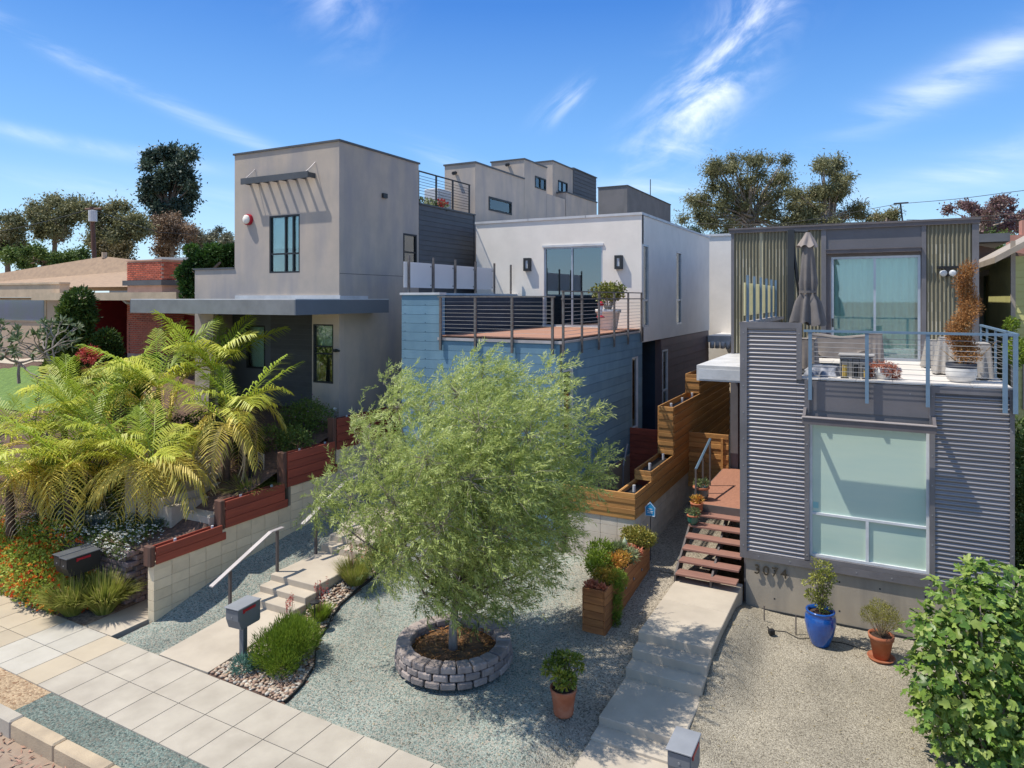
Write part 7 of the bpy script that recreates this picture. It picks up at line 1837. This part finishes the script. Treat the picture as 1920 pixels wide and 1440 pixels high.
bgtree('purple leaved tree above the green clapboard house', scatter(1762, 1925, 368, 452, 44, 7, 12, 12, lambda u, v: ell(1860, 405, 70, 40)(u, v) or ell(1775, 400, 10, 8)(u, v)), (1835, 475), 55, L_purple, 3600, .42, .26, bk=bark_pale, droop=0)
bgtree('rounded green tree below the purple one', scatter(1832, 1885, 438, 480, 12, 10, 15, 13), (1855, 490), 48, L_bush, 1800, .3, .2)
bgtree('dark small tree peeping over the white house parapet', scatter(1285, 1310, 425, 445, 5, 7, 10, 14), (1297, 460), 50, L_dark, 500, .3, .2)
bgtree('dark evergreen clump at the left foot of the weeping eucalyptus', scatter(1325, 1372, 440, 462, 8, 7, 11, 15), (1350, 470), 50, L_dark, 900, .3, .2)

def sk(u, v, d): return tuple(float(q) for q in at(u, v, d))
UP = Thing('utility_pole', 'brown wooden utility pole with a grey transformer among the left trees', 'utility pole', sk(178, 500, 45))
p0, p1 = sk(178, 510, 45), sk(172, 388, 45)
UP.part('pole', MB().tube([p0, p1], .14, 8), wood_post)
a_, b_ = sk(160, 392, 45.4), sk(190, 391, 44.6); UP.part('crossarm', MB().tube([a_, b_], .06, 4), wood_post)
tp = sk(174, 405, 44.7); UP.part('transformer', MB().lathe([(0, -.35), (.25, -.35), (.25, .35), (0, .4)], tp, 12), coping_white)
def wire(label, pts, r=.018):
    P_ = [at(*p) for p in pts]; out = []
    for i in range(len(P_)-1):
        for k in range(10):
            s = k/10; q = P_[i]*(1-s)+P_[i+1]*s; q[2] -= .35*math.sin(math.pi*s)**2*np.linalg.norm(P_[i+1]-P_[i])/40; out.append(tuple(q))
    out.append(tuple(P_[-1]))
    tag(link('power_line', mesh_of('power_line', MB().tube(out, r, 4), metal_dark)), label, 'power line', 'overhead lines')
wire('overhead line running from the white house over the fibreglass roof', [(1240, 415, 62), (1450, 422, 55), (1680, 383, 48), (1930, 356, 40)])
wire('lower overhead line crossing behind the eucalyptus trunks', [(1240, 424, 62), (1580, 418, 55), (1930, 400, 42)])
wire('line right of the fibreglass house across the purple tree', [(1700, 412, 50), (1930, 412, 42)])
wire('line from the utility pole towards the tower', [(172, 392, 45), (300, 436, 55), (440, 440, 60)])
wire('line from the left edge to the utility pole', [(-30, 440, 50), (172, 392, 45)])
PT = Thing('pole_top', 'thin pole top with a short crossarm behind the fibreglass roof', 'utility pole', sk(1692, 415, 50))
PT.part('pole', MB().tube([sk(1694, 430, 50), sk(1688, 380, 50)], .06, 5), metal_dark); PT.part('crossarm', MB().tube([sk(1676, 382, 50), sk(1703, 380, 50)], .06, 4), metal_dark)
GR = Thing('grey_roofed_house', 'distant grey standing seam roof behind the brick chimney', 'house', sk(300, 500, 50))
q = [sk(205, 515, 50), sk(352, 515, 44), sk(356, 483, 52), sk(300, 482, 56), sk(238, 500, 54)]
mbq = MB(); lo = [(x, y, z-1.5) for x, y, z in q]; n_ = 5
mbq.add(q+lo, [(0, 1, 2, 3, 4), (9, 8, 7, 6, 5)] + [(i, (i+1) % 5, (i+1) % 5+5, i+5) for i in range(5)])
GR.part('roof', mbq, roof_grey)
GR.part('flue', MB().tube([sk(210, 515, 50), sk(210, 498, 50)], .18, 8), coping_white)

n = 900
Px = rng.uniform(-9.5, 1.5, n); Py = rng.uniform(8.2, 14.8, n)
kk = ~((Px > -3.9) & (Px < -2.45)) & ~((Px+6.65)**2 + (Py-10.37)**2 < 1.15) & ~((Px < -8.3) & (Py < 13)); Px, Py = Px[kk], Py[kk]
P = np.stack([Px, Py, [(z_mid(a_, b_) if a_ < -3.2 else z_right(a_, b_))+.012 for a_, b_ in zip(Px, Py)]], 1); n = len(P)
a = rng.uniform(0, 6.28, n); D = np.stack([np.cos(a), np.sin(a), rng.normal(size=n)*.15], 1)
o = link('fallen_leaves', quads_mesh('fallen_leaves', leaf_quads(P, D, np.tile([0, 0, 1.], (n, 1))+rng.normal(size=(n, 3))*.3, .03+.05*rng.random(n), .008+.014*rng.random(n)), rng.random(n), mat('dry_leaf', (0, 0, 0), .8, attr=[(0, (0.12, 0.09, 0.05)), (.6, (0.33, 0.26, 0.14)), (1, (0.46, 0.40, 0.24))])), None, 'stuff')
tag(o, 'dry narrow leaves scattered over the gravel of the front yards', 'leaf litter')
